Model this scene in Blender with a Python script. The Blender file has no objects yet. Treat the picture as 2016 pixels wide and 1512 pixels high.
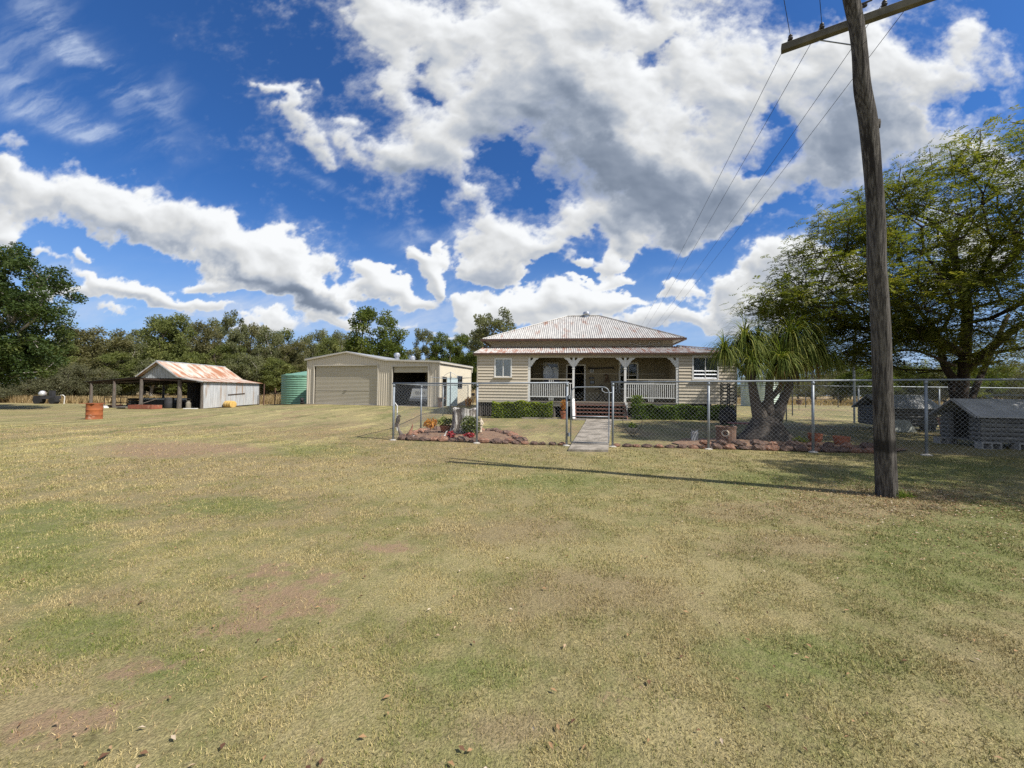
import bpy, math, random
import numpy as np
from mathutils import Vector, Matrix, Euler, noise
sc = bpy.context.scene
COL = sc.collection
R = math.radians
# ------------------------------------------------------------------ camera
F = 757.0; CX = 1008.0; CY = 756.0; CAMZ = 1.45
PITCH = R(1.2); ROLL = R(0.65)
r0 = Vector((1, 0, 0)); u0 = Vector((0, -math.sin(PITCH), math.cos(PITCH))); fw = Vector((0, math.cos(PITCH), math.sin(PITCH)))
rt = r0*math.cos(ROLL) + u0*math.sin(ROLL)
up = u0*math.cos(ROLL) - r0*math.sin(ROLL)
CAM = Vector((0, 0, CAMZ))
cd = bpy.data.cameras.new("camera"); cam = bpy.data.objects.new("camera", cd); COL.objects.link(cam)
cam.matrix_world = Matrix(((rt.x, up.x, -fw.x, 0), (rt.y, up.y, -fw.y, 0), (rt.z, up.z, -fw.z, CAMZ), (0, 0, 0, 1)))
cd.sensor_width = 36; cd.lens = 36*F/2016; cd.clip_start = 0.05; cd.clip_end = 5000
sc.camera = cam
def RAY(px, py):
    return rt*((px-CX)/F) + up*(-(py-CY)/F) + fw
def W(px, py, Y):
    d = RAY(px, py); return CAM + d*(Y/d.y)
# ------------------------------------------------------------------ light
SUN = Vector((0.89, -0.455, 0)).normalized()*math.cos(R(48)); SUN.z = math.sin(R(48))
ld = bpy.data.lights.new("sun", 'SUN'); ld.energy = 4.6; ld.angle = R(0.53); ld.color = (1.0, 0.95, 0.87)
lo = bpy.data.objects.new("sun", ld); COL.objects.link(lo)
lo.rotation_euler = SUN.to_track_quat('Z', 'Y').to_euler()
sc.view_settings.view_transform = 'Standard'; sc.view_settings.look = 'None'
sc.view_settings.exposure = 0.5; sc.view_settings.gamma = 1.0
# ------------------------------------------------------------------ node helper
class NT:
    def __init__(s, tree): s.t = tree; s.n = tree.nodes; s.l = tree.links
    def put(s, sock, v):
        if v is None: return
        if isinstance(v, bpy.types.NodeSocket): s.l.new(v, sock)
        else: sock.default_value = v
    def new(s, typ, ins=None, **kw):
        n = s.n.new(typ)
        for k, v in kw.items(): setattr(n, k, v)
        for k, v in (ins or {}).items(): s.put(n.inputs[k], v)
        return n
    def m(s, op, a, b=None, c=None, clamp=False):
        n = s.n.new('ShaderNodeMath'); n.operation = op; n.use_clamp = clamp
        s.put(n.inputs[0], a); s.put(n.inputs[1], b); s.put(n.inputs[2], c); return n.outputs[0]
    def v(s, op, a, b=None, sc=None):
        n = s.n.new('ShaderNodeVectorMath'); n.operation = op
        s.put(n.inputs[0], a); s.put(n.inputs[1], b)
        if sc is not None: s.put(n.inputs[3], sc)
        return n.outputs[1] if op in ('DOT_PRODUCT', 'LENGTH') else n.outputs[0]
    def mix(s, f, a, b, mode='MIX'):
        n = s.n.new('ShaderNodeMix'); n.data_type = 'RGBA'; n.blend_type = mode
        s.put(n.inputs[0], f); s.put(n.inputs[6], a); s.put(n.inputs[7], b); return n.outputs[2]
    def ramp(s, v, lo, hi, a=0.0, b=1.0, smooth=True):
        n = s.n.new('ShaderNodeMapRange'); n.interpolation_type = 'SMOOTHSTEP' if smooth else 'LINEAR'; n.clamp = True
        for i, q in enumerate((v, lo, hi, a, b)): s.put(n.inputs[i], q)
        return n.outputs[0]
    def noise(s, vec, scale, detail=3, rough=.55, dist=0.0, lac=2.0, dim='3D'):
        n = s.n.new('ShaderNodeTexNoise'); n.noise_dimensions = dim
        s.put(n.inputs['Vector'], vec); s.put(n.inputs['Scale'], scale); s.put(n.inputs['Detail'], detail)
        s.put(n.inputs['Roughness'], rough); s.put(n.inputs['Distortion'], dist); s.put(n.inputs['Lacunarity'], lac)
        return n.outputs[0]
    def blob(s, vec, x, y, rx, ry, rot=0.0, typ='SPHERICAL'):
        mp = s.n.new('ShaderNodeMapping'); mp.vector_type = 'TEXTURE'
        s.put(mp.inputs[0], vec); mp.inputs[1].default_value = (x, y, 0); mp.inputs[2].default_value = (0, 0, rot)
        mp.inputs[3].default_value = (rx, ry, 1)
        g = s.n.new('ShaderNodeTexGradient'); g.gradient_type = typ; s.put(g.inputs[0], mp.outputs[0]); return g.outputs[1]
def col3(c): return (c[0], c[1], c[2], 1.0)
# ------------------------------------------------------------------ world: Nishita sky with broken cumulus
wd = bpy.data.worlds.new("World"); sc.world = wd; wd.use_nodes = True
t = NT(wd.node_tree); t.n.clear()
sky = t.new('ShaderNodeTexSky', sky_type='NISHITA', sun_disc=False)
sky.sun_elevation = R(48); sky.sun_rotation = math.atan2(SUN.x, SUN.y); sky.air_density = 1.0; sky.dust_density = 0.6; sky.ozone_density = 2.2
SKS = 0.085
sc.cycles.use_denoising = False
wd.cycles.sampling_method = 'NONE'
sc.cycles.max_bounces = 5; sc.cycles.diffuse_bounces = 2; sc.cycles.glossy_bounces = 2; sc.cycles.transparent_max_bounces = 6; sc.cycles.transmission_bounces = 3
sc.cycles.caustics_reflective = False; sc.cycles.caustics_refractive = False
dirv = t.new('ShaderNodeTexCoord').outputs['Generated']
sep = t.new('ShaderNodeSeparateXYZ', {0: dirv})
skyc = t.v('MULTIPLY', sky.outputs[0], (0.32, 0.66, 1.12))
skyc = t.mix(t.m('MULTIPLY', t.m('SUBTRACT', 1.0, t.ramp(sep.outputs[2], 0.0, 0.42)), 0.62), skyc, tuple(x/SKS for x in (0.27, 0.40, 0.60))+(1,))
# behind the camera, where no cloud sheet is modelled, the same broken cover brightens the sky evenly
rear = t.m('MULTIPLY', t.ramp(sep.outputs[1], 0.10, -0.25), .62)
skyc = t.mix(rear, skyc, tuple(x/SKS for x in (0.50, 0.50, 0.50))+(1,))
bg = t.new('ShaderNodeBackground', {0: skyc, 1: SKS})
t.l.new(bg.outputs[0], t.new('ShaderNodeOutputWorld').inputs[0])
def uv(px, py):
    d = RAY(px, py); return d.x/d.y, d.z/d.y
# ------------------------------------------------------------------ cloud field over the front of the sky (direction space: u = x/y, v = z/y)
def pnoise(x, y, seed=0):
    r_ = np.random.default_rng(seed); T_ = 256; perm = r_.permutation(T_); ang = r_.random(T_)*2*np.pi; gxs, gys = np.cos(ang), np.sin(ang)
    xi = np.floor(x).astype(int); yi = np.floor(y).astype(int); xf = x-xi; yf = y-yi
    def g(ix, iy, fx, fy):
        h = perm[(perm[ix & 255]+iy) & 255]; return gxs[h]*fx+gys[h]*fy
    su = xf**3*(xf*(xf*6-15)+10); sv = yf**3*(yf*(yf*6-15)+10)
    a = g(xi, yi, xf, yf)*(1-su)+g(xi+1, yi, xf-1, yf)*su; b = g(xi, yi+1, xf, yf-1)*(1-su)+g(xi+1, yi+1, xf-1, yf-1)*su
    return (a*(1-sv)+b*sv)*1.5
def fbm(x, y, oct_=6, gain=.5, seed=0, billow=False, lac=2.03):
    s = 0; a = 1; tot = 0
    for o in range(oct_):
        n = pnoise(x+o*17.3, y-o*9.1, seed+o)
        if billow: n = 1-2*np.abs(n)*1.25-.25
        s = s+n*a; tot += a; a *= gain; x = x*lac; y = y*lac
        x, y = x*.8-y*.6, x*.6+y*.8
    return s/tot
def sstep(x, a, b): q_ = np.clip((x-a)/(b-a), 0, 1); return q_*q_*(3-2*q_)
def blobs(lst, U, Vv, uvf, FF, hard=1.0):
    acc = np.zeros(U.shape)
    for (px, py, rx, ry, rot, w) in lst:
        u_, v_ = uvf(px, py); c_, s_ = math.cos(math.radians(-rot)), math.sin(math.radians(-rot)); dx = U-u_; dy = Vv-v_
        d = ((dx*c_+dy*s_)/(rx/FF))**2+((-dx*s_+dy*c_)/(ry/FF))**2
        acc = acc+w*np.exp(-d*1.1*hard)
    return acc
CUM = [(700,10,110,60,40,.8),(740,90,80,60,50,.75),(870,40,140,110,30,1.0),(1010,90,170,150,10,1.0),(1180,60,170,110,0,.9),(1380,60,170,100,0,1.0),(1470,170,110,90,0,.9),(1110,210,190,110,20,1.0),(1310,230,150,90,0,.8),
 (770,190,75,50,30,.95),(880,240,80,80,20,.9),(800,300,80,32,5,1.0),(690,280,50,20,8,.75),(930,330,55,80,-15,.9),(960,420,45,60,-20,.75),(1230,330,150,80,15,1.1),(1150,440,130,38,-3,1.0),(1010,480,60,30,0,.75),(1060,500,60,22,0,.6),
 (1310,430,110,60,0,1.0),(1420,400,90,60,-30,.9),(1380,330,90,60,0,.9),(1480,390,60,60,-30,.6),(1590,330,110,80,-30,1.0),(1650,120,110,100,0,1.1),(1780,150,130,110,0,1.1),(1700,280,140,90,0,1.1),(1850,300,120,70,0,.9),(1890,60,60,60,0,.8),(1960,150,40,60,30,.6),(2010,330,90,60,0,.8),(1600,210,70,50,0,.8),
 (550,190,44,38,45,1.25),(590,245,50,28,45,1.1),(620,290,40,14,20,.7),(510,175,26,14,20,.7),(607,175,10,22,-25,.8),
 (20,350,50.4,28.16,10,1.0),(20,400,67.2,57.6,12,1.2),(100,415,67.2,40.96,5,1.15),(190,405,61.6,43.52,5,1.2),(270,410,61.6,46.08,0,1.25),(350,440,67.2,51.2,15,1.3),(425,470,61.6,46.08,18,1.3),(500,505,67.2,48.64,20,1.3),(555,470,33.6,38.4,0,1.1),(580,510,47.04,56.32,10,1.3),(640,560,47.04,43.52,15,1.2),(560,570,89.6,33.28,6,1.1),(670,590,40.32,25.6,10,1.0),(470,550,67.2,23.04,12,.7),
 (30,275,60,30,15,.65),(20,470,29.12,17.92,0,1.1),(190,570,51.52,23.04,8,1.1),(260,585,61.6,28.16,10,1.15),(320,605,51.52,20.48,12,.9),(380,555,67.2,17.92,8,.85),(440,562,44.8,12.8,5,.6),(168,510,22.4,15.36,35,.9),(240,632,44.8,11.52,5,.7),(545,632,56,11.52,0,.6),
 (735,560,26.88,21.76,0,1.3),(775,567,26.88,17.92,5,1.2),(852,540,24.64,38.4,20,1.35),(822,505,26.88,15.36,20,.6),(940,600,51.52,30.72,0,.9),(1010,588,44.8,33.28,0,1.1),(1100,582,38.08,25.6,0,1.1),(1165,585,51.52,30.72,0,1.35),(1210,588,26.88,30.72,0,1.1),(1060,610,100.8,23.04,0,.9),(1330,573,47.04,17.92,0,1.2),(1185,500,22.4,17.92,-35,1.0),(1230,478,20.16,14.08,0,1.0),(1170,535,29.12,10.24,0,.6),
 (1320,625,56,17.92,0,1.0),(1400,640,78.4,20.48,0,1.0),(1440,580,44.8,35.84,0,1.0),(1500,545,56,33.28,-10,1.2),(1560,520,56,30.72,-10,1.0),(1490,600,89.6,35.84,0,.9),(1640,560,112,64,0,.9),(1900,470,134.4,76.8,0,.8),(1280,660,67.2,12.8,0,.7),(1190,645,56,12.8,0,.6),(900,650,56,12.8,0,.7),(780,650,78.4,11.52,0,.4)]
HOLE = [(1290,110,26,30,20,.9),(1040,335,26,40,5,1.1),(1075,375,26,16,30,.7),(1520,240,26,30,35,1.1),(1480,300,16,34,30,1.1),(1590,20,46,46,10,1.0),(1905,200,22,46,30,1.0),(1990,40,34,60,0,.9),(805,92,24,34,35,.95),(770,50,16,40,20,.5),(850,160,10,24,0,.6),(740,170,14,22,0,.4),(1400,505,90,12,-14,1.0),(1545,420,80,14,-35,1.1),(1100,530,130,10,-8,.9),(880,395,22,34,-10,.8),(900,460,20,14,0,.6),(1390,250,24,20,0,.25),(985,400,12,20,0,.4),(1240,545,40,12,0,.8)]
GREYB = [(1230,350,130,60,18,1.15),(1320,400,90,40,0,.8),(1150,310,90,50,20,.6),(1090,220,110,50,30,.30),(1400,240,90,60,0,.35),(1620,300,150,60,-15,.9),(1740,240,110,60,0,.7),(1850,310,110,40,0,.5),(900,290,80,50,25,.45),(800,315,60,20,0,.55),(560,215,44,22,40,.30),(590,585,90,16,8,.85),(420,520,110,18,18,.55),(640,600,60,14,8,.6),(560,600,90,12,4,.8),(230,450,90,13,3,.5),(100,440,60,14,5,.4),(470,545,80,12,15,.6),(740,580,40,7,0,.5),(1020,520,60,22,0,.4),(1450,620,90,16,0,.6),(1600,560,100,30,0,.5),(1140,615,70,12,0,.55),(30,290,60,30,0,.4),(1020,110,90,60,0,.25),(1150,470,80,16,-5,.5),(1330,470,80,20,0,.35),(270,600,60,9,10,.5),(1480,380,60,30,-30,.4),(850,565,20,8,0,.5)]
CUM += [(100,520,60,16,10,.8),(60,600,70,16,0,1.0),(150,600,50,12,0,1.0),(410,610,70,14,5,1.0),(500,650,80,12,0,.9),(690,635,60,12,0,1.0),(800,590,30,12,0,1.0),(905,575,30,16,0,1.1),(960,620,60,16,0,1.1),(1080,640,90,14,0,1.0),(1250,600,50,12,0,1.0),(1220,540,30,9,0,.9),(1190,520,34,14,-20,1.1),(1160,545,40,10,0,.9),(1130,505,26,10,0,.8),(1300,640,60,14,0,1.0),(870,490,34,14,-20,.8),(805,515,26,14,20,1.0),(960,520,34,24,0,1.0),(1010,535,50,26,0,1.0),(930,500,24,20,0,.9),(340,250,24,14,40,.0)]
GREYB = [(x, y, rx*1.35, ry*1.4, r_, w*1.05) for x, y, rx, ry, r_, w in GREYB]+[(1000, 200, 160, 60, 20, .35), (1500, 130, 200, 50, 0, .3), (330, 455, 120, 14, 10, .35)]
CIRB = [(500,610,300,40,0,.6),(1000,620,400,34,0,.6),(1500,640,400,34,0,.6),(150,540,120,20,0,.5),(120,60,120,50,50,.85),(200,150,130,26,48,1.0),(300,200,90,22,42,.9),(160,120,50,30,50,.9),(60,180,130,30,35,.7),(90,230,150,26,20,.9),(230,275,110,20,10,.95),(40,100,70,60,0,.5),(340,190,40,30,20,.7),(560,315,30,10,25,.9),(620,345,46,9,32,.8),(670,375,30,7,35,.7),(1250,540,100,7,-8,1.0),(1180,555,50,10,0,.4),(850,475,50,14,10,.8),(900,470,34,14,-20,.7),(790,490,50,20,20,.6),(900,560,90,30,0,.6),(100,560,120,30,5,.5),(480,640,260,26,0,.55),(1000,640,260,26,0,.45),(60,610,160,26,0,.5),(330,500,80,10,0,.3),(1600,470,60,16,-25,.8),(1550,500,80,14,-20,.5),(720,640,60,20,0,.4)]
def blur(f, n):
    for ax in (0, 1):
        for _ in range(2):
            p_ = np.pad(f, [(n, n) if i == ax else (0, 0) for i in (0, 1)], mode='edge'); c_ = np.cumsum(p_, axis=ax); c_ = np.concatenate([np.zeros_like(np.take(c_, [0], ax)), c_], ax)
            L_ = f.shape[ax]; w_ = 2*n+1
            f = (np.take(c_, range(w_, w_+L_), ax)-np.take(c_, range(0, L_), ax))/w_
    return f
def cloud_fields(U, Vv, uvf, FF):
    ks = 1/(.55+.75*np.clip(Vv, 0, 1.2)); cellu = abs(U[0, 1]-U[0, 0]); X = U*1.5; Y = Vv*1.9
    w1 = fbm(X*2.0, Y*2.0, 7, .58, 11); w2 = fbm(X*2.0+50, Y*2.0, 7, .58, 31); amp = .10+.10*np.clip(Vv, 0, 1)
    Uw = U+w1*amp; Vw = Vv+w2*amp
    A_ = blobs(CUM, Uw, Vw, uvf, FF); Ho = blobs(HOLE, U+w1*amp*1.3, Vv+w2*amp*1.3, uvf, FF, .8); G_ = blobs(GREYB, Uw, Vw, uvf, FF); C_ = blobs(CIRB, U+w1*amp*.5, Vv+w2*amp*.5, uvf, FF)
    out = sstep(np.abs(U), 1.42, 1.7)+sstep(Vv, 1.08, 1.3); A_ = A_+.55*np.clip(out, 0, 1)
    bil = fbm(X*5.0+w1*.5, Y*5.0+w2*.5, 8, .60, 5, True); f1 = fbm(X*3.0, Y*3.0, 9, .60, 71)
    hi = fbm(X*26+w1, Y*26, 5, .62, 91); crisp = 1-sstep(Vv, .25, .60)
    base = np.minimum(A_, 1.25)-Ho*.9
    dens = base-.34+.42*bil*crisp+.22*bil*(1-crisp)+.85*f1*(1-.45*crisp)+.20*hi
    a = sstep(dens, 0.0, .30*crisp+.80*(1-crisp))
    frag = sstep(dens, -.30, .3)*.34*(1-.75*crisp)*sstep(Uw, -1.05, -.5)*np.clip(.7+1.2*f1+.8*hi, 0, 1.4)
    a = np.clip(np.maximum(a, frag), 0, 1)
    def rel_(f, n, gain):
        f = blur(f, n) if n else f; gy_, gx_ = np.gradient(f, Vv[:, 0], U[0]); return np.tanh(-(gx_*.45+gy_*.9)*gain)
    hf = np.clip(dens, -.3, 1.6)
    rel = .42*rel_(hf, 10, .16)+.36*rel_(hf, 4, .10)+.22*rel_(hf, 1, .05)
    puff = fbm(X*4.2+w1*.6+3, Y*4.2+w2*.6, 5, .5, 151, True)
    low = fbm(X*1.7+9, Y*1.7, 5, .55, 201)
    lum = .595+.165*rel+.085*puff
    g = sstep(G_*.9+.45*low+.25*f1-.16*puff+.1*bil, -.12, 1.30)*sstep(dens, .05, .85)
    thk = sstep(blur(dens, 6), .35, 1.5)*(1-crisp)
    lum = lum*(1-.58*g)*(1-.13*thk)
    lum = lum+.07*sstep(dens, .5, .12)*(1-g)
    lum = .695-np.log1p(np.exp((.695-lum)*28))/28*1.0 if False else np.clip(lum, .12, .70)
    # thin streaky high cloud
    th_ = .55; ca, sa = math.cos(th_), math.sin(th_); Xr = (X*ca+Y*sa); Yr = (-X*sa+Y*ca)
    st = fbm(Xr*2.4+w1*.6, Yr*9.0+w2*.9, 7, .6, 301)
    cir = np.clip(np.minimum(C_, 1.1)*sstep(st+.35*w1, -.45, .75)*.95, 0, .72); cir = np.clip(cir+sstep(Vv, .34, .04)*(.20+.35*sstep(fbm(X*3+7, Y*11, 6, .6, 401), -.3, .5)), 0, .75)
    return a, lum, cir, g

def build_clouds():
    us = np.linspace(-1.75, 1.75, 1240); vs = np.concatenate([np.linspace(-.01, 1.12, 440), np.linspace(1.125, 1.6, 60)]); U, Vv = np.meshgrid(us, vs)
    a, lum, cir, g = cloud_fields(U, Vv, uv, F); D = np.stack([U, np.ones_like(U), Vv], -1); D /= np.linalg.norm(D, axis=-1, keepdims=True); V = D.reshape(-1, 3)*2600+np.array([0, 0, CAMZ])
    edge = sstep(np.abs(U), 1.75, 1.5)*sstep(Vv, 1.6, 1.3); a = a*edge; cir = cir*edge
    nx, ny = len(us), len(vs); i = np.arange((ny-1)*nx).reshape(ny-1, nx)[:, :-1].ravel(); Fc = np.stack([i, i+1, i+nx+1, i+nx], 1)
    q_ = np.clip((lum-.12)/.38, 0, 1)[..., None]; tint = np.array([.72, .93, 1.30])*(1-q_)+np.array([.965, .985, 1.0])*q_
    al = a+(1-a)*cir; rgb = (tint*lum[..., None]*a[..., None]+np.array([.40, .47, .60])*((1-a)*cir)[..., None])/np.maximum(al, 1e-4)[..., None]
    keep = np.maximum.reduce([al.ravel()[Fc[:, j]] for j in range(4)]) > .004; Fc = Fc[keep]
    used = np.zeros(len(V), bool); used[Fc.ravel()] = True; remap = np.cumsum(used)-1; Fc = remap[Fc]
    me_ = bpy.data.meshes.new('sky'); Vk = V[used].astype(np.float32)
    me_.vertices.add(len(Vk)); me_.vertices.foreach_set('co', Vk.ravel()); me_.loops.add(Fc.size); me_.loops.foreach_set('vertex_index', Fc.ravel().astype(np.int32)); me_.polygons.add(len(Fc))
    me_.polygons.foreach_set('loop_start', np.arange(0, Fc.size, 4, dtype=np.int32)); me_.polygons.foreach_set('loop_total', np.full(len(Fc), 4, np.int32))
    at_ = me_.attributes.new('cloud', 'FLOAT_COLOR', 'POINT'); at_.data.foreach_set('color', np.concatenate([rgb.reshape(-1, 3), al.reshape(-1, 1)], 1)[used].astype(np.float32).ravel())
    me_.polygons.foreach_set('use_smooth', [True]*len(Fc)); me_.update(calc_edges=True)
    m = bpy.data.materials.new('cloud'); m.use_nodes = True; m.node_tree.nodes.clear(); z = NT(m.node_tree); at2 = z.new('ShaderNodeAttribute', attribute_name='cloud')
    em = z.new('ShaderNodeEmission', {'Color': at2.outputs['Color'], 'Strength': 1.0}); tp = z.new('ShaderNodeBsdfTransparent')
    z.l.new(z.new('ShaderNodeMixShader', {0: at2.outputs['Alpha'], 1: tp.outputs[0], 2: em.outputs[0]}).outputs[0], z.new('ShaderNodeOutputMaterial').inputs[0])
    m.cycles.emission_sampling = 'NONE'; me_.materials.append(m)
    o_ = bpy.data.objects.new('sky', me_); COL.objects.link(o_); o_['kind'] = 'structure'
build_clouds()
# ------------------------------------------------------------------ terrain height
def S(x, a, b):
    q = min(1.0, max(0.0, (x-a)/(b-a))); return q*q*(3-2*q)
def gz(x, y):
    z = 0.0145*(min(max(x, -2.0), 13.0)+1.0)*S(y, 3, 9)
    z += 0.31*S(y, 15, 29)*S(x, -24, -15)*(1-0.45*S(x, -6, 2))
    z -= 0.12*S(-x, 17, 26)*S(y, 12, 28)*(1-S(y, 31, 40))
    z += 2.6*S(y, 42, 85)*S(x, -40, -22)*(1-S(x, 5, 40)*.9)
    z -= 0.25*S(-x, 28, 45)*S(y, 30, 45)
    z += 0.14*S(x, 12, 18)*S(y, 20, 32)
    return z
def G(px, py):
    d = RAY(px, py); s = 0.5
    step = 0.02
    while s < 400:
        p = CAM + d*s
        if p.z <= gz(p.x, p.y): break
        s *= 1.01
    lo_, hi_ = s/1.01, s
    for _ in range(20):
        m_ = (lo_+hi_)/2; p = CAM + d*m_
        if p.z <= gz(p.x, p.y): hi_ = m_
        else: lo_ = m_
    return CAM + d*hi_
# ------------------------------------------------------------------ materials
MATS = {}
def newmat(name):
    m = bpy.data.materials.new(name); m.use_nodes = True; m.node_tree.nodes.clear(); MATS[name] = m
    q = NT(m.node_tree)
    out = q.new('ShaderNodeOutputMaterial'); b = q.new('ShaderNodeBsdfPrincipled'); q.l.new(b.outputs[0], out.inputs[0])
    return m, q, b
def setp(b, **kw):
    names = dict(rough='Roughness', metal='Metallic', spec='Specular IOR Level', trans='Transmission Weight', sub='Subsurface Weight')
    for k, v in kw.items(): b.inputs[names[k]].default_value = v
def M(name, c, c2=None, scale=4.0, rough=.7, metal=0.0, spec=.3, stretch=(1, 1, 1), bump=0.0, detail=5, lo=.35, hi=.65, coord='Object', c3=None, s3=1.0, lo3=.55, hi3=.7):
    """a procedural material: c, broken up by c2 in noise, optional third colour in larger patches"""
    if name in MATS: return MATS[name]
    m, q, b = newmat(name)
    tc = q.new('ShaderNodeTexCoord').outputs[coord]
    vec = q.v('MULTIPLY', tc, stretch)
    n = q.noise(vec, scale, detail, .6)
    if c2 is None: c2 = tuple(x*.8 for x in c)
    cc = q.mix(q.ramp(n, lo, hi), col3(c), col3(c2))
    if c3 is not None:
        cc = q.mix(q.ramp(q.noise(vec, s3, 6, .65), lo3, hi3), cc, col3(c3))
    q.l.new(cc, b.inputs['Base Color']); setp(b, rough=rough, metal=metal, spec=spec)
    if bump:
        bp = q.new('ShaderNodeBump', {'Height': q.noise(vec, scale*3, 4, .6), 'Strength': bump, 'Distance': .02})
        q.l.new(bp.outputs[0], b.inputs['Normal'])
    return m
# lawn colour shared by the soil sheet and the grass blades
SOIL = [(560,1190,150,60),(470,1245,110,40),(270,1330,120,45),(110,1440,200,80),(330,1400,110,45),(520,1125,90,30),(1210,1385,60,35),(770,1080,90,20),(1200,1335,40,22),(640,1140,60,25),(350,885,260,22),(300,893,150,14),(470,886,100,12),(350,1455,120,35)]
def px_ellipse(px, py, rx, ry):
    c = G(px, py); a = G(px+rx, py); b1 = G(px, py+ry); b2 = G(px, py-ry)
    ry_ = (b2-b1).length/2; cc = (b1+b2)/2
    ax, ay_ = a.x-c.x, a.y-c.y; bx, by = (b2.x-b1.x)/2, (b2.y-b1.y)/2      # sheared ellipse -> principal axes
    A_ = np.array([[ax, bx], [ay_, by]]); U_, S_, _v = np.linalg.svd(A_)
    return cc.x, cc.y, S_[0], S_[1], math.atan2(U_[1, 0], U_[0, 0])
SOILW = [px_ellipse(*s) for s in SOIL]
GREEN = [(1850,1150,330,160),(1960,1050,160,90),(60,1110,200,130),(1500,945,180,28),(450,1000,200,30),(1750,945,220,35),(1900,930,200,40),(1100,950,160,25),(150,1250,200,70),(640,890,150,20),(330,1330,160,60),(950,1330,200,60),(1600,1300,300,80),(120,1010,200,30)]
GREENW = [px_ellipse(*s) for s in GREEN]
STRAW = [(300,848,360,8),(620,818,260,6),(120,885,200,14),(560,830,300,14),(250,865,220,14),(150,900,160,14),(700,960,260,40),(1100,1100,350,60),(820,1180,220,70),(1400,1150,220,60),(960,1100,160,40),(1320,1440,260,60),(600,925,300,20),(620,812,200,6)]
STRAWW = [px_ellipse(*s) for s in STRAW]
BROWN = [(420,935,480,60),(900,885,420,34),(450,1010,460,70),(300,850,420,14),(700,860,300,20),(1150,1180,300,80),(1650,1010,260,40),(1740,970,200,22),(1800,1000,160,30),(760,905,300,26),(1000,1050,220,40),(650,840,400,14),(200,1180,160,40),(1450,1010,150,30),(100,860,260,12),(1560,1080,220,40),(1000,1440,200,50)]
BROWNW = [px_ellipse(*s) for s in BROWN]
def pfield(lst, X, Y, k=1.25):
    acc = np.zeros(X.shape)
    for (x, y, rx, ry, rot) in lst:
        dx, dy = X-x, Y-y; c_, s_ = math.cos(rot), math.sin(rot)
        d = np.sqrt(((dx*c_+dy*s_)/(rx*k))**2+((-dx*s_+dy*c_)/(ry*k))**2)
        acc = np.maximum(acc, np.clip(1-d, 0, 1))
    return acc
def patches(me, X, Y, dom):
    X = np.asarray(X, float); Y = np.asarray(Y, float)
    a = me.attributes.new('patch', 'FLOAT_COLOR', dom)
    c = np.stack([pfield(STRAWW, X, Y), pfield(BROWNW, X, Y), pfield(GREENW, X, Y), np.ones(len(X))], 1).astype(np.float32)
    a.data.foreach_set('color', c.ravel())
    a = me.attributes.new('soil', 'FLOAT', dom); a.data.foreach_set('value', pfield(SOILW, X, Y, 1.0).astype(np.float32))
lawn = bpy.data.node_groups.new("lawn_colour", 'ShaderNodeTree')
lawn.interface.new_socket("Color", in_out='OUTPUT', socket_type='NodeSocketColor')
lawn.interface.new_socket("Soil", in_out='OUTPUT', socket_type='NodeSocketFloat')
q = NT(lawn)
pos = q.new('ShaderNodeNewGeometry').outputs['Position']
sp_ = q.new('ShaderNodeSeparateXYZ', {0: pos})
p2 = q.new('ShaderNodeCombineXYZ', {0: sp_.outputs[0], 1: sp_.outputs[1], 2: 0.0}).outputs[0]
pt = q.new('ShaderNodeSeparateColor', {0: q.new('ShaderNodeAttribute', attribute_name='patch').outputs['Color']})
soilf = q.new('ShaderNodeAttribute', attribute_name='soil').outputs['Fac']
nL = q.noise(p2, 0.35, 4, .6); nM = q.noise(p2, 1.9, 6, .68); nS = q.noise(p2, 14.0, 4, .65); nT = q.noise(p2, 70.0, 3, .7)
nX = q.noise(p2, 5.5, 5, .7)
nC = q.noise(q.v('ADD', p2, (31, 17, 0)), 7.5, 6, .72)
straw = (0.350, 0.298, 0.138, 1); tan = (0.285, 0.218, 0.122, 1); olive = (0.205, 0.205, 0.072, 1); green = (0.140, 0.180, 0.045, 1); soil = (0.285, 0.190, 0.122, 1)
c = q.mix(q.ramp(nM, .38, .62), olive, straw)
c = q.mix(q.m('MULTIPLY', q.ramp(nL, .42, .66), .55), c, tan)
c = q.mix(q.m('MULTIPLY', q.ramp(nX, .5, .68), .45), c, tan)
c = q.mix(q.m('MULTIPLY', q.ramp(nC, .56, .68), .6), c, (0.42, 0.36, 0.19, 1))
c = q.mix(q.m('MULTIPLY', q.ramp(nC, .44, .34), .55), c, (0.13, 0.105, 0.055, 1))
c = q.mix(q.m('MULTIPLY', q.ramp(q.m('ADD', pt.outputs[0], q.m('MULTIPLY', q.m('SUBTRACT', nM, .5), .9)), .2, .7), .75), c, (0.37, 0.315, 0.15, 1))
c = q.mix(q.m('MULTIPLY', q.ramp(q.m('ADD', pt.outputs[1], q.m('MULTIPLY', q.m('SUBTRACT', nM, .5), .9)), .2, .75), .8), c, tan)
c = q.mix(q.m('MULTIPLY', q.ramp(q.m('ADD', pt.outputs[2], q.m('MULTIPLY', q.m('SUBTRACT', nX, .5), 1.2)), .2, .75), .8), c, green)
sm = q.ramp(q.m('ADD', soilf, q.m('ADD', q.m('MULTIPLY', q.m('SUBTRACT', nX, .5), 1.7), q.m('MULTIPLY', q.m('SUBTRACT', nC, .5), 1.5))), .30, .62)
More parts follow.
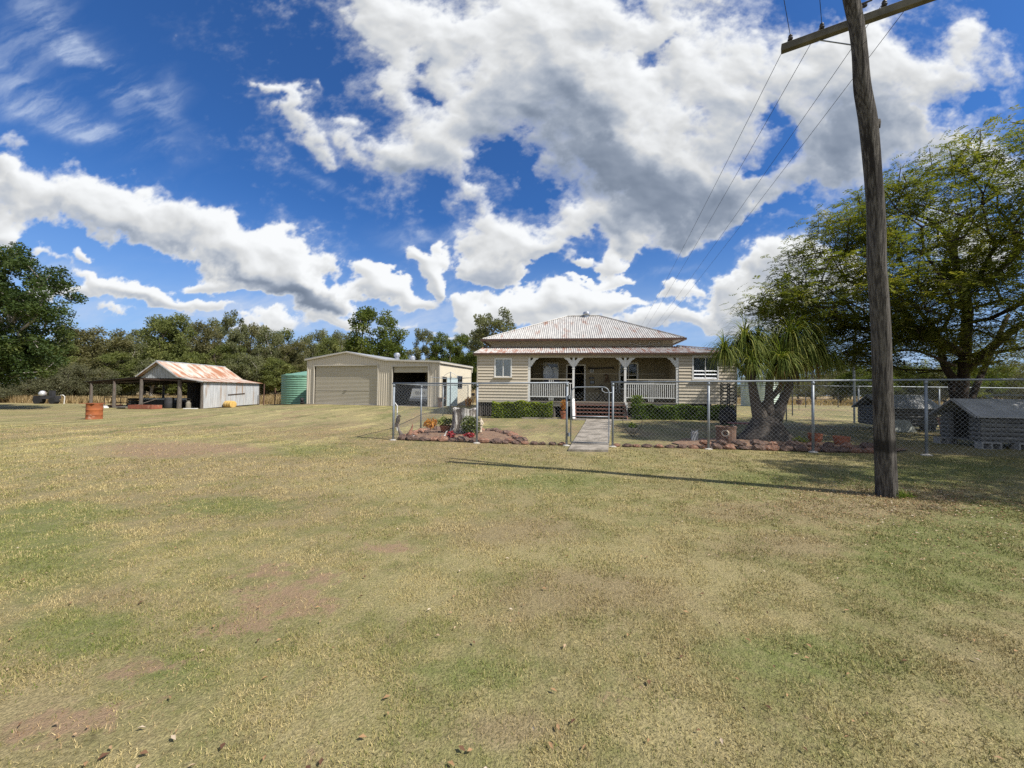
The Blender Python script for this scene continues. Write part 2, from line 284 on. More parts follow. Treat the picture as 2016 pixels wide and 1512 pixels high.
# wheel tracks and bare streaks towards the sheds
pwb = q.v('ADD', p2, q.new('ShaderNodeCombineXYZ', {0: q.m('MULTIPLY', nM, 2.2), 1: q.m('MULTIPLY', nX, 3.0), 2: 0.0}).outputs[0])
trk = q.noise(q.v('MULTIPLY', q.v('ADD', pwb, (0, 0, 3)), (1.0, .16, 1)), 1.0, 6, .66)
far = q.ramp(sp_.outputs[1], 5.5, 14.0)
c = q.mix(q.m('MULTIPLY', q.m('MULTIPLY', q.ramp(trk, .5, .60), far), .75), c, (0.29, 0.195, 0.115, 1))
c = q.mix(q.m('MULTIPLY', q.m('MULTIPLY', q.ramp(trk, .48, .38), far), .6), c, (0.16, 0.17, 0.055, 1))
c = q.mix(q.m('MULTIPLY', q.ramp(nS, .30, .75), .35), c, (0.44, 0.36, 0.20, 1))
c = q.mix(q.m('MULTIPLY', q.ramp(nT, .62, .35), .55), c, (0.08, 0.07, 0.03, 1))
str2 = q.noise(q.v('MULTIPLY', q.v('ADD', pwb, (7, 3, 9)), (1.5, .22, 1)), 1.0, 7, .68)
c = q.mix(q.m('MULTIPLY', q.m('MULTIPLY', q.ramp(str2, .53, .62), far), .7), c, (0.45, 0.39, 0.17, 1))
c = q.mix(q.m('MULTIPLY', q.m('MULTIPLY', q.ramp(str2, .46, .37), far), .8), c, (0.115, 0.13, 0.045, 1))
c = q.mix(q.m('MULTIPLY', sm, q.ramp(nS, .25, .6, .35, .85)), c, soil)
dry = q.ramp(sp_.outputs[1], 33.0, 42.0)
c = q.mix(q.m('MULTIPLY', dry, .8), c, (0.36, 0.26, 0.14, 1))
go = q.new('NodeGroupOutput'); q.l.new(c, go.inputs[0]); q.l.new(sm, go.inputs[1])
def lawn_mat(name, blades=False):
    m, q, b = newmat(name)
    g = q.new('ShaderNodeGroup'); g.node_tree = lawn
    c = g.outputs[0]
    if blades:
        at = q.new('ShaderNodeAttribute', attribute_name='tint').outputs['Fac']
        c = q.mix(q.ramp(at, .55, .95), c, (0.40, 0.33, 0.18, 1))
        c = q.mix(q.ramp(at, .35, .05), c, (0.10, 0.13, 0.03, 1))
        c = q.mix(1.0, c, (1.30, 1.27, 1.15, 1), 'MULTIPLY')
    q.l.new(c, b.inputs['Base Color']); setp(b, rough=.85, spec=.15)
    if not blades:
        ps = q.new('ShaderNodeNewGeometry').outputs['Position']
        h = q.m('ADD', q.noise(ps, 22, 5, .7), q.m('MULTIPLY', q.noise(ps, 90, 3, .7), .6))
        bp = q.new('ShaderNodeBump', {'Height': h, 'Strength': .75, 'Distance': .03}); q.l.new(bp.outputs[0], b.inputs['Normal'])
    return m
lawn_mat('lawn'); lawn_mat('grass_blades', True)
# ------------------------------------------------------------------ object helpers
def tag(o, label=None, cat=None, group=None, kind=None):
    if label: o['label'] = label
    if cat: o['category'] = cat
    if group: o['group'] = group
    if kind: o['kind'] = kind
    return o
def thing(name, label, cat, loc=(0, 0, 0), rz=0.0, group=None):
    o = bpy.data.objects.new(name, None); COL.objects.link(o); o.location = loc; o.rotation_euler = (0, 0, rz); o.empty_display_size = .2
    return tag(o, label, cat, group)
def link(name, me, parent=None, mat=None, smooth=False):
    o = bpy.data.objects.new(name, me); COL.objects.link(o)
    if parent is not None: o.parent = parent
    if mat is not None: me.materials.append(MATS[mat] if isinstance(mat, str) else mat)
    if smooth and len(me.polygons): me.polygons.foreach_set('use_smooth', [True]*len(me.polygons))
    return o
def npmesh(name, V, Fc, k, attr=None):
    """V (n,3), Fc (m,k) numpy arrays -> mesh with k-gons"""
    me = bpy.data.meshes.new(name); V = np.asarray(V, np.float32); Fc = np.asarray(Fc, np.int32)
    me.vertices.add(len(V)); me.vertices.foreach_set('co', V.ravel())
    me.loops.add(Fc.size); me.loops.foreach_set('vertex_index', Fc.ravel())
    me.polygons.add(len(Fc)); me.polygons.foreach_set('loop_start', np.arange(0, Fc.size, k, dtype=np.int32))
    me.polygons.foreach_set('loop_total', np.full(len(Fc), k, np.int32))
    if attr is not None:
        a = me.attributes.new('tint', 'FLOAT', 'FACE'); a.data.foreach_set('value', np.asarray(attr, np.float32))
    me.update(calc_edges=True); return me
class MB:
    """collects shapes, builds ONE mesh"""
    def __init__(s, mw=None): s.v = []; s.f = []; s.mw = mw
    def add(s, vs, fs):
        b = len(s.v); s.v += [tuple(v) for v in vs]; s.f += [tuple(i+b for i in f) for f in fs]; return s
    def box(s, x0, x1, y0, y1, z0, z1, mat=None):
        vs = [Vector((x, y, z)) for z in (z0, z1) for y in (y0, y1) for x in (x0, x1)]
        if mat is not None: vs = [mat @ v for v in vs]
        return s.add(vs, [(0, 2, 3, 1), (4, 5, 7, 6), (0, 1, 5, 4), (2, 6, 7, 3), (0, 4, 6, 2), (1, 3, 7, 5)])
    def bar(s, a, b, w, h, upv=(0, 0, 1)):
        a = Vector(a); b = Vector(b); d = (b-a); L = d.length; d.normalize()
        sd = d.cross(Vector(upv));
        if sd.length < 1e-4: sd = d.cross(Vector((0, 1, 0)))
        sd.normalize(); u_ = sd.cross(d)
        vs = [p + sd*sx*w/2 + u_*sz*h/2 for p in (a, b) for sx, sz in ((-1, -1), (1, -1), (1, 1), (-1, 1))]
        return s.add(vs, [(0, 1, 2, 3), (7, 6, 5, 4), (0, 4, 5, 1), (1, 5, 6, 2), (2, 6, 7, 3), (3, 7, 4, 0)])
    def tube(s, pts, rad, n=8, cap=True, wob=0.0, rnd=None):
        pts = [Vector(p) for p in pts]; m_ = len(pts)
        if not hasattr(rad, '__len__'): rad = [rad]*m_
        vs = []; prev = None
        for i, p in enumerate(pts):
            d = (pts[min(i+1, m_-1)] - pts[max(i-1, 0)]).normalized()
            if prev is None:
                a = d.cross(Vector((0, 0, 1)) if abs(d.z) < .9 else Vector((0, 1, 0))).normalized()
            else:
                a = (prev - d*prev.dot(d)).normalized()
            prev = a; b = d.cross(a)
            for k in range(n):
                th = 2*math.pi*k/n; rr = rad[i]*(1+(wob*(rnd.random()-.5) if wob else 0))
                vs.append(p + a*math.cos(th)*rr + b*math.sin(th)*rr)
        fs = [(i*n+k, i*n+(k+1) % n, (i+1)*n+(k+1) % n, (i+1)*n+k) for i in range(m_-1) for k in range(n)]
        if cap: fs += [tuple(range(n-1, -1, -1)), tuple((m_-1)*n+k for k in range(n))]
        return s.add(vs, fs)
    def lathe(s, prof, c=(0, 0, 0), n=20, sx=1, sy=1, closed=False):
        c = Vector(c); vs = []; m_ = len(prof)
        for r_, z_ in prof:
            for k in range(n):
                th = 2*math.pi*k/n; vs.append(c + Vector((math.cos(th)*r_*sx, math.sin(th)*r_*sy, z_)))
        fs = [(i*n+k, i*n+(k+1) % n, (i+1)*n+(k+1) % n, (i+1)*n+k) for i in range(m_-1) for k in range(n)]
        fs += [tuple(range(n-1, -1, -1)), tuple((m_-1)*n+k for k in range(n))]
        return s.add(vs, fs)
    def prism(s, pts2, o, ux, uy, n_, th):
        """polygon pts2 in plane o+ux*a+uy*b, extruded along n_ by th"""
        o = Vector(o); ux = Vector(ux); uy = Vector(uy); n_ = Vector(n_).normalized()*th; k = len(pts2)
        vs = [o+ux*a+uy*b for a, b in pts2] + [o+ux*a+uy*b+n_ for a, b in pts2]
        fs = [tuple(range(k-1, -1, -1)), tuple(range(k, 2*k))] + [(i, (i+1) % k, (i+1) % k+k, i+k) for i in range(k)]
        return s.add(vs, fs)
    def blob(s, c, r, n=8, rn=None, amp=.15, sq=(1, 1, 1), mat=None):
        rn = rn or random; c = Vector(c); vs = []; rings = max(3, n//2+1)
        for i in range(rings+1):
            ph = math.pi*i/rings
            for k in range(n):
                th = 2*math.pi*k/n; rr = r*(1+amp*(rn.random()-.5)*2)
                p = Vector((math.sin(ph)*math.cos(th)*sq[0], math.sin(ph)*math.sin(th)*sq[1], math.cos(ph)*sq[2]))*rr
                if mat is not None: p = mat @ p
                vs.append(c+p)
        fs = [(i*n+k, (i+1)*n+k, (i+1)*n+(k+1) % n, i*n+(k+1) % n) for i in range(rings) for k in range(n)]
        return s.add(vs, fs)
    def wave(s, o, u_, v_, n_, poly, pitch, amp, shape='sine', thick=0.0):
        """corrugated sheet: ribs run along v_, waves along u_, cut to the convex polygon poly [(u,v)...]"""
        o = Vector(o); u_ = Vector(u_).normalized(); v_ = Vector(v_).normalized(); n_ = Vector(n_).normalized()
        us = [p[0] for p in poly]; a, b = min(us), max(us)
        if shape == 'sine': ph = [i/6 for i in range(6)]; hf = lambda f: math.sin(f*2*math.pi)
        else: ph = [0, .2, .3, .5, .6, .999]; hf = lambda f: 1 if (.2 <= f % 1 <= .3 or f % 1 < .01) and False else (1.0 if .3 <= f % 1 <= .5 else -1.0)
        samp = set([a, b] + [u for u in us]); k0 = math.floor(a/pitch)
        k = k0
        while k*pitch < b:
            for f in ph:
                uu = (k+f)*pitch
                if a < uu < b: samp.add(uu)
            k += 1
        samp = sorted(samp); last = None; vs = []; fs = []
        for uu in samp:
            vv = []
            for i in range(len(poly)):
                (x0, y0), (x1, y1) = poly[i], poly[(i+1) % len(poly)]
                if abs(x1-x0) < 1e-9:
                    if abs(uu-x0) < 1e-6: vv += [y0, y1]
                elif min(x0, x1)-1e-9 <= uu <= max(x0, x1)+1e-9:
                    vv.append(y0+(y1-y0)*(uu-x0)/(x1-x0))
            if not vv: continue
            h = amp*hf(uu/pitch)
            vs += [o+u_*uu+v_*min(vv)+n_*h, o+u_*uu+v_*max(vv)+n_*h]
        for i in range(len(vs)//2-1): fs.append((2*i, 2*i+2, 2*i+3, 2*i+1))
        return s.add(vs, fs)
    def build(s, name, mat, parent=None, smooth=False, label=None, bevel=0):
        me = bpy.data.meshes.new(name)
        vs = s.v if s.mw is None else [tuple(s.mw @ Vector(v)) for v in s.v]
        me.from_pydata(vs, [], s.f); me.update()
        o = link(name, me, parent, mat, smooth)
        if label: o['label'] = label
        if bevel:
            md = o.modifiers.new('bevel', 'BEVEL'); md.width = bevel; md.segments = 2; md.limit_method = 'ANGLE'
        return o
def arc(pts, n=6):
    """Catmull-Rom through pts"""
    pts = [Vector(p) for p in pts]; out = []
    P = [pts[0]*2-pts[1]] + pts + [pts[-1]*2-pts[-2]]
    for i in range(1, len(P)-2):
        for k in range(n):
            t_ = k/n; a, b, c_, d = P[i-1], P[i], P[i+1], P[i+2]
            out.append(.5*((2*b)+(c_-a)*t_+(2*a-5*b+4*c_-d)*t_*t_+(3*b-a-3*c_+d)*t_**3))
    out.append(pts[-1]); return out
# ------------------------------------------------------------------ ground sheet
def sheet(name, xs, ys, fn, mat):
    X, Y = np.meshgrid(xs, ys); nx, ny = len(xs), len(ys)
    Z = np.array([[fn(x, y) for x in xs] for y in ys])
    V = np.stack([X.ravel(), Y.ravel(), Z.ravel()], 1)
    i = np.arange((ny-1)*nx).reshape(ny-1, nx)[:, :-1].ravel()
    Fc = np.stack([i, i+1, i+nx+1, i+nx], 1)
    me = npmesh(name, V, Fc, 4); patches(me, V[:, 0], V[:, 1], 'POINT')
    return link(name, me, None, mat, True)
xs = np.concatenate([np.array([-1500, -700, -300, -160, -110]), np.arange(-80, -40, 4), np.arange(-40, -16, .6), np.arange(-16, 16, .2), np.arange(16, 40, .6), np.arange(40, 81, 4), np.array([110, 160, 300, 700, 1500])])
ys = np.concatenate([np.array([-1500, -400, -100, -40, -15]), np.arange(-6, 1, 1.0), np.arange(1, 14, .17), np.arange(14, 45, .6), np.arange(45, 101, 4), np.array([130, 180, 300, 700, 1500])])
def gfull(x, y): return gz(x, y) + (0.012*noise.noise(Vector((x*.6, y*.6, 0))) if abs(x) < 40 and -6 < y < 45 else 0)
tag(sheet('lawn_ground', xs, ys, gfull, 'lawn'), kind='structure')
# ------------------------------------------------------------------ grass blades on the near lawn
rng = np.random.default_rng(7)
def in_soil(x, y):
    d = np.full(x.shape, 9.0)
    for (cx, cy, rx, ry, rot) in SOILW:
        dx, dy = x-cx, y-cy; c_, s_ = math.cos(-rot), math.sin(-rot)
        a = (dx*c_-dy*s_)/rx; b = (dx*s_+dy*c_)/ry
        d = np.minimum(d, a*a+b*b)
    return d
def vgz(x, y):
    return np.array([gfull(a, b) for a, b in zip(x, y)])
GB = 0
def blades(n, y0, y1, dens0, wid, ln, name):
    pass
# density falls with distance as the eye resolves less
N = 900000
ya, yb = 1.25, 15.0
u = rng.random(N)
# pdf ~ X-width(2.9*Y) * min(1,(2.4/Y)^2)
k1 = (2.4**2-ya**2)/2; k2 = 2.4**2*math.log(yb/2.4); K = k1+k2
Yp = np.where(u*K < k1, np.sqrt(ya**2+2*np.minimum(u*K, k1)), 2.4*np.exp((np.maximum(u*K-k1, 0))/2.4**2))
Xp = (rng.random(N)*2-1)*(1.42*Yp+0.4)
keep = (in_soil(Xp, Yp) > 0.75) | (rng.random(N) < .22)
# not on the garden side of the fence or under the pole
keep &= ~((Yp > 10.55-.2194*Xp) & (Xp > -3.6))
keep &= ~((np.abs(Xp-1.8+(Yp-9.3)*-.236) < .55) & (Yp > 9.0))
Xp, Yp = Xp[keep], Yp[keep]; N = len(Xp)
gx = np.linspace(-24, 24, 97); gy = np.linspace(0, 16, 65)
GZ = np.array([[gfull(x, y) for x in gx] for y in gy])
cl = fbm(Xp*2.6, Yp*2.6, 4, .6, 801); cg = fbm(Xp*1.1+40, Yp*1.1, 5, .6, 901)
kk = rng.random(N) < np.clip(.62+1.5*cl, .12, 1); Xp, Yp, cl, cg = Xp[kk], Yp[kk], cl[kk], cg[kk]; N = len(Xp)
fx = (Xp+24)/.5; fy = Yp/.25; ix = fx.astype(int); iy = fy.astype(int); tx = fx-ix; ty = fy-iy
Zp = GZ[iy, ix]*(1-tx)*(1-ty)+GZ[iy, ix+1]*tx*(1-ty)+GZ[iy+1, ix]*(1-tx)*ty+GZ[iy+1, ix+1]*tx*ty - .004
sc_ = np.clip(Yp/2.6, 1, 3.2)
Ln = (0.009+0.017*rng.random(N)**1.6)*(.75+.25*sc_)*np.clip(1+.9*cl, .6, 1.6)
Wd = (0.0014+0.0014*rng.random(N))*sc_
th = rng.random(N)*2*np.pi; lean = rng.random(N)**.6*1.45; ph = rng.random(N)*2*np.pi
dx = np.cos(ph)*np.sin(lean)*Ln; dy = np.sin(ph)*np.sin(lean)*Ln; dz = np.cos(lean)*Ln+.006
V = np.empty((N, 3, 3), np.float32)
V[:, 0] = np.stack([Xp-np.cos(th)*Wd, Yp-np.sin(th)*Wd, Zp], 1)
V[:, 1] = np.stack([Xp+np.cos(th)*Wd, Yp+np.sin(th)*Wd, Zp], 1)
V[:, 2] = np.stack([Xp+dx, Yp+dy, Zp+dz], 1)
Fc = np.arange(N*3).reshape(N, 3)
me = npmesh('lawn_grass', V.reshape(-1, 3), Fc, 3, np.clip(rng.random(N)*.8+.1+.6*cg+.15*cl, 0, 1)); patches(me, Xp, Yp, 'FACE')
tag(link('lawn_grass', me, None, 'grass_blades'), 'short dry mown grass covering the open lawn', 'grass', kind='stuff')
# fallen leaves
def litter(pts, size, name, mat, label, cat):
    n = len(pts); V = np.empty((n, 4, 3), np.float32); a = rng.random(n)*6.283; s_ = size*(.6+.9*rng.random(n)); asp = .28+.3*rng.random(n)
    up_ = .4*s_*(rng.random(n)-.2)
    X, Y = pts[:, 0], pts[:, 1]; Z = np.array([gfull(x, y) for x, y in pts])+.016
    ca, sa = np.cos(a), np.sin(a)
    V[:, 0] = np.stack([X-ca*s_, Y-sa*s_, Z], 1); V[:, 2] = np.stack([X+ca*s_, Y+sa*s_, Z+up_], 1)
    V[:, 1] = np.stack([X+sa*s_*asp, Y-ca*s_*asp, Z+.008], 1); V[:, 3] = np.stack([X-sa*s_*asp, Y+ca*s_*asp, Z+.3*s_], 1)
    F3 = np.concatenate([np.arange(n)[:, None]*4+np.array([0, 1, 2]), np.arange(n)[:, None]*4+np.array([0, 2, 3])])
    me = npmesh(name, V.reshape(-1, 3), F3, 3, np.tile(rng.random(n), 2)); 
    return tag(link(name, me, None, mat), label, cat, kind='stuff')
m_, q, b = newmat('leaf_litter')
at = q.new('ShaderNodeAttribute', attribute_name='tint').outputs['Fac']
c = q.mix(q.ramp(at, 0, .5), (.10, .05, .03, 1), (.33, .20, .10, 1)); c = q.mix(q.ramp(at, .6, 1), c, (.50, .42, .31, 1))
q.l.new(c, b.inputs['Base Color']); setp(b, rough=.8, spec=.2)
pts = []
for _ in range(450):
    Y = 1.3*math.exp(rng.random()*2.3); pts.append((rng.uniform(-1.4, 1.4)*Y, Y))
for _ in range(3200):
    x, y = rng.normal(6.0, 1.9), rng.normal(5.0, .9)
    if y > 1.3: pts.append((x, y))
for _ in range(1500):
    x, y = rng.normal(5.5, 1.0), rng.normal(5.5, .45); pts.append((x, y))
pts = np.array(pts)
litter(pts, .013, 'leaf_litter', 'leaf_litter', 'dry fallen leaves scattered over the lawn and round the pole foot', 'leaf litter')
# ------------------------------------------------------------------ paints and sheet metals
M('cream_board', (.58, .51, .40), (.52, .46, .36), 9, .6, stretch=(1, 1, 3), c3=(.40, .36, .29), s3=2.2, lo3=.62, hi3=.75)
M('cream_trim', (.50, .45, .36), (.45, .41, .33), 6, .6)
M('white_paint', (.78, .78, .76), (.70, .70, .67), 12, .5, c3=(.55, .53, .48), s3=5, lo3=.66, hi3=.75)
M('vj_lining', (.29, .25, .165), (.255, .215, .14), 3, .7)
M('brown_gutter', (.10, .058, .04), (.075, .045, .034), 5, .5, c3=(.18, .08, .045), s3=3)
M('roof_iron', (.52, .505, .475), (.40, .385, .36), 2.2, .6, .1, .3, stretch=(3, .7, .7), c3=(.30, .16, .11), s3=.75, lo3=.52, hi3=.72)
M('roof_iron_front', (.52, .50, .47), (.40, .37, .34), 2.2, .6, .1, .3, stretch=(3, .7, .7), c3=(.31, .16, .11), s3=1.1, lo3=.44, hi3=.64)
M('dark_wood', (.085, .055, .040), (.05, .034, .027), 8, .8, stretch=(1, 5, 1))
M('tread_wood', (.22, .11, .08), (.13, .065, .048), 8, .7, stretch=(1, 6, 1))
M('grey_timber', (.20, .18, .155), (.10, .09, .08), 5, .9, stretch=(8, 8, .7), bump=.5, c3=(.30, .28, .25), s3=2)
M('batten_timber', (.13, .115, .10), (.06, .052, .046), 6, .9, stretch=(8, 8, .7))
M('veranda_boards', (.30, .255, .20), (.22, .19, .15), 6, .7, stretch=(1, 8, 1))
M('concrete', (.36, .32, .265), (.26, .23, .19), 5, .95, bump=.6, c3=(.17, .15, .12), s3=2.2, lo3=.46, hi3=.62)
M('blind', (.80, .82, .83), (.74, .76, .78), 2, .6)
M('grey_curtain', (.30, .33, .35), (.20, .22, .24), 14, .7, stretch=(3, 3, .4))
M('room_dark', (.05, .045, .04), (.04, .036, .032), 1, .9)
M('black_iron', (.02, .02, .022), (.035, .03, .03), 8, .6)
M('brick_red', (.36, .17, .10), (.26, .12, .08), 9, .9, bump=.4)
m_ = bpy.data.materials.new('glass'); m_.use_nodes = True; m_.node_tree.nodes.clear(); MATS['glass'] = m_
q = NT(m_.node_tree); out = q.new('ShaderNodeOutputMaterial')
fr = q.m('ADD', q.new('ShaderNodeFresnel', {'IOR': 1.45}).outputs[0], .0)
gl = q.new('ShaderNodeBsdfGlossy', {'Color': (1, 1, 1, 1), 'Roughness': .03}); trn = q.new('ShaderNodeBsdfTransparent', {'Color': (.90, .92, .92, 1)})
q.l.new(q.new('ShaderNodeMixShader', {0: fr, 1: trn.outputs[0], 2: gl.outputs[0]}).outputs[0], out.inputs[0])

def rects_minus(x0, x1, z0, z1, holes):
    xs_ = sorted({x0, x1, *[h[0] for h in holes], *[h[1] for h in holes]}); zs = sorted({z0, z1, *[h[2] for h in holes], *[h[3] for h in holes]})
    xs_ = [x for x in xs_ if x0 <= x <= x1]; zs = [z for z in zs if z0 <= z <= z1]
    for a, b in zip(xs_, xs_[1:]):
        run = None
        for c_, d in zip(zs, zs[1:]):
            mx, mz = (a+b)/2, (c_+d)/2
            if any(h[0] < mx < h[1] and h[2] < mz < h[3] for h in holes):
                if run: yield (a, b, *run); run = None
            else: run = (run[0], d) if run else (c_, d)
        if run: yield (a, b, *run)
def wall(mb, x0, x1, z0, z1, y, th, holes=()):
    for a, b, c_, d in rects_minus(x0, x1, z0, z1, holes): mb.box(a, b, y, y+th, c_, d)
def boards(mb, x0, x1, z0, z1, y, pitch, holes=(), axis='x', sgn=-1):
    """weatherboards facing sgn*(other axis)"""
    n = int(round((z1-z0)/pitch)); pitch = (z1-z0)/n
    for i in range(n):
        a, b = z0+i*pitch, z0+(i+1)*pitch; mid = (a+b)/2; segs = [(x0, x1)]
        for h in holes:
            if h[2] < mid < h[3]:
                segs = [s_ for (p, r_) in segs for s_ in ((p, min(r_, h[0])), (max(p, h[1]), r_)) if s_[1]-s_[0] > .01]
        for p, r_ in segs:
            prof = [(y, a), (y+sgn*.042, a), (y+sgn*.006, b), (y, b)]
            if axis == 'x': vs = [(p, yy, zz) for yy, zz in prof]+[(r_, yy, zz) for yy, zz in prof]
            else: vs = [(yy, p, zz) for yy, zz in prof]+[(yy, r_, zz) for yy, zz in prof]
            mb.add(vs, [(0, 1, 5, 4), (1, 2, 6, 5), (2, 3, 7, 6), (0, 3, 2, 1), (4, 5, 6, 7)])
# ================================================================== HOUSE
HO = Vector((-1.91, 21.3, 0)); HYAW = R(-7.8)
H = thing('cottage', 'cream weatherboard cottage with rusty hipped iron roof and open front veranda', 'house', HO, HYAW)
HM = Matrix.Translation(HO) @ Matrix.Rotation(HYAW, 4, 'Z')
FZ = .98; LEN = 13.39; TB = 3.47
wl = (1.0, 1.86, 2.27, 3.24); wr = (11.33, 12.50, 2.20, 3.38)
hp = [wl]; 
b = MB(); wall(b, 0.02, 2.875, FZ-.0, TB, .0, .08, [wl]); boards(b, -.01, 2.80, FZ+.02, TB, .0, .165, [wl])
b.build('wall', 'cream_board', H)
b = MB(); wall(b, 10.54, LEN-.02, FZ, TB, .0, .08, [wr]); boards(b, 10.62, LEN+.01, FZ-.02, TB, .0, .165, [wr])
b.build('wall', 'cream_board', H)
b = MB(); b.box(0, .08, .08, 11.3, FZ, TB+.1); boards(b, .0, 11.3, FZ+.02, TB, 0, .165, axis='y', sgn=-1); b.build('wall', 'cream_board', H)
b = MB(); b.box(LEN-.08, LEN, .08, 11.3, FZ, TB+.1); boards(b, .0, 11.3, FZ+.02, TB, LEN, .165, axis='y', sgn=1); b.build('wall', 'cream_board', H)
b = MB(); b.box(.08, LEN-.08, 11.2, 11.3, FZ, TB+.1); b.build('wall', 'cream_board', H)
# bottom plates and corner stops
b = MB(); b.box(-.035, 2.80, -.036, 0, FZ-.10, FZ+.018); b.box(-.035, .035, -.040, .0, FZ+.018, TB); b.build('corner_trim', 'cream_trim', H)
b = MB(); b.box(LEN-.03, LEN+.035, -.040, 0, FZ-.022, TB); b.build('corner_trim', 'cream_trim', H)
# veranda-side linings of the two end rooms
b = MB(); b.box(2.80, 2.875, .08, 2.2, FZ, TB-.02); b.build('lining', 'vj_lining', H)
b = MB(); b.box(10.54, 10.61, .08, 2.2, FZ, TB-.02); b.build('lining', 'vj_lining', H)
# core front wall: vertical-joint boards with door and two windows
holes = [(4.94, 5.92, FZ, 3.05), (3.56, 4.37, 1.62, 3.18), (7.98, 8.92, 1.72, 3.16)]
b = MB(); wall(b, 2.875, 10.54, FZ, 3.62, 2.2, .1, holes)
for i in range(int((10.54-2.9)/.13)):
    x = 2.9+i*.13
    for a_, b_, c_, d_ in rects_minus(x, x+.118, FZ, 3.6, [(h[0]-.06, h[1]+.06, h[2]-.06, h[3]+.06) for h in holes]):
        if b_-a_ > .05: b.box(a_, b_, 2.186, 2.2, c_, d_)
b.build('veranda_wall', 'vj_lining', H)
b = MB(); b.box(2.9, 10.5, 2.165, 2.186, 2.56, 2.60); b.build('wall_rail', 'cream_trim', H)
# core sides above the skillions
b = MB()
b.box(.3, 10.95, 2.32, 2.40, 3.65, 4.53); b.box(.3, .38, 2.4, 10.8, 3.55, 4.53); b.box(10.87, 10.95, 2.4, 10.8, 3.55, 4.53); b.box(.3, 10.95, 10.72, 10.8, 3.55, 4.53)
b.build('upper_wall', 'cream_board', H)
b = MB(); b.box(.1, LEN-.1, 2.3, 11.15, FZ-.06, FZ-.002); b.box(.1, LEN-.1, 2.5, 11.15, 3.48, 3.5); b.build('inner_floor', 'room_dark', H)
# veranda floor, edge beam, ceiling
b = MB(); b.box(2.875, 10.54, -.06, 2.18, FZ-.04, FZ)
b.build('veranda_floor', 'veranda_boards', H)
b = MB(); b.box(2.93, 5.30, .0, .05, FZ-.26, FZ-.045); b.box(7.88, 10.50, .0, .05, FZ-.28, FZ-.045); b.box(5.30, 7.88, .02, .06, FZ-.15, FZ-.045)
b.build('edge_beam', 'cream_trim', H)
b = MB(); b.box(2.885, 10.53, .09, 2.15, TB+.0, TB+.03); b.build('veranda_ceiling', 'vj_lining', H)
b = MB(); b.box(2.81, 10.62, -.03, .08, 3.335, 3.46); b.build('veranda_beam', 'cream_trim', H)
# veranda posts with fretwork brackets
def post(x, w=.105, z0=FZ, z1=3.335, lab=None):
    b = MB(); b.box(x-w/2, x+w/2, -.012, w-.012, z0, z1)
    b.box(x-w/2-.015, x+w/2+.015, -.027, w+.003, z1-.60, z1-.56); return b.build('post', 'white_paint', H)
post(2.865, .12, FZ-.24); post(5.249, .115); post(7.94, .115); post(10.555, .12, FZ-.24)
def bracket(x, s):
    b = MB(); o = (x+s*.055, .012, 3.335); inner = []; outer = []
    for i in range(9):
        a = math.pi/2*i/8
        inner.append((.15*math.cos(a), -.15*math.sin(a)))
    prof = [(.46, 0), (.46, -.03), (.40, -.055), (.385, -.10), (.30, -.11), (.285, -.17), (.22, -.19), (.235, -.25), (.165, -.28), (.15, -.36), (.10, -.38), (.09, -.45), (.03, -.47), (0, -.52)]
    for i in range(len(prof)-1): pass
    ring_i = [(.46, 0)]+[(.15*math.cos(math.pi/2*i/12), -.15*math.sin(math.pi/2*i/12)) for i in range(0, 13)]
    n_ = 14; ii = [(.15*math.cos(math.pi/2*i/(n_-1)), -.15*math.sin(math.pi/2*i/(n_-1))) for i in range(n_)]
    if s < 0: pass
    for i in range(n_-1):
        b.prism([ii[i], prof[i], prof[i+1], ii[i+1]], o, (s, 0, 0), (0, 0, 1), (0, 1, 0), .03)
    b.build('bracket', 'white_paint', H)
for x, s in ((2.87, 1), (5.249, -1), (5.249, 1), (7.94, -1), (7.94, 1), (10.55, -1)): bracket(x, s)
# balustrades
def balustrade(x0, x1):
    f = MB(); f.box(x0, x1, .0, .07, 2.15, 2.20); rail = f.build('balustrade', 'cream_trim', H)
    f = MB(); f.box(x0, x1, .005, .06, 1.93, 1.98); f.box(x0, x1, .005, .06, 1.20, 1.25); f.build('rail', 'white_paint', rail)
    n_ = int((x1-x0)/.1); stp = (x1-x0)/n_
    for i in range(n_-1):
        x = x0+(i+1)*stp; c_ = abs(i-(n_-2)/2) < 1.6
        f = MB(); f.box(x-.017, x+.017, .012, .05, 1.245 if not c_ else 1.02, 1.935 if not c_ else 2.155); f.build('baluster', 'white_paint', rail)
balustrade(2.935, 5.19); balustrade(8.0, 10.49)
# veranda (skillion) roof
def slope(y0, z0, y1, z1): d = Vector((0, y1-y0, z1-z0)); L = d.length; d.normalize(); return d, L, Vector((0, -d.z, d.y))
d, L, n_ = slope(-.14, 3.56, 2.35, 4.20)
b = MB(); b.wave((0, -.14, 3.56), (1, 0, 0), d, n_, [(-.2, 0), (LEN+.25, 0), (11.15, L), (-.06, L)], .125, .022); b.build('veranda_roof', 'roof_iron_front', H)
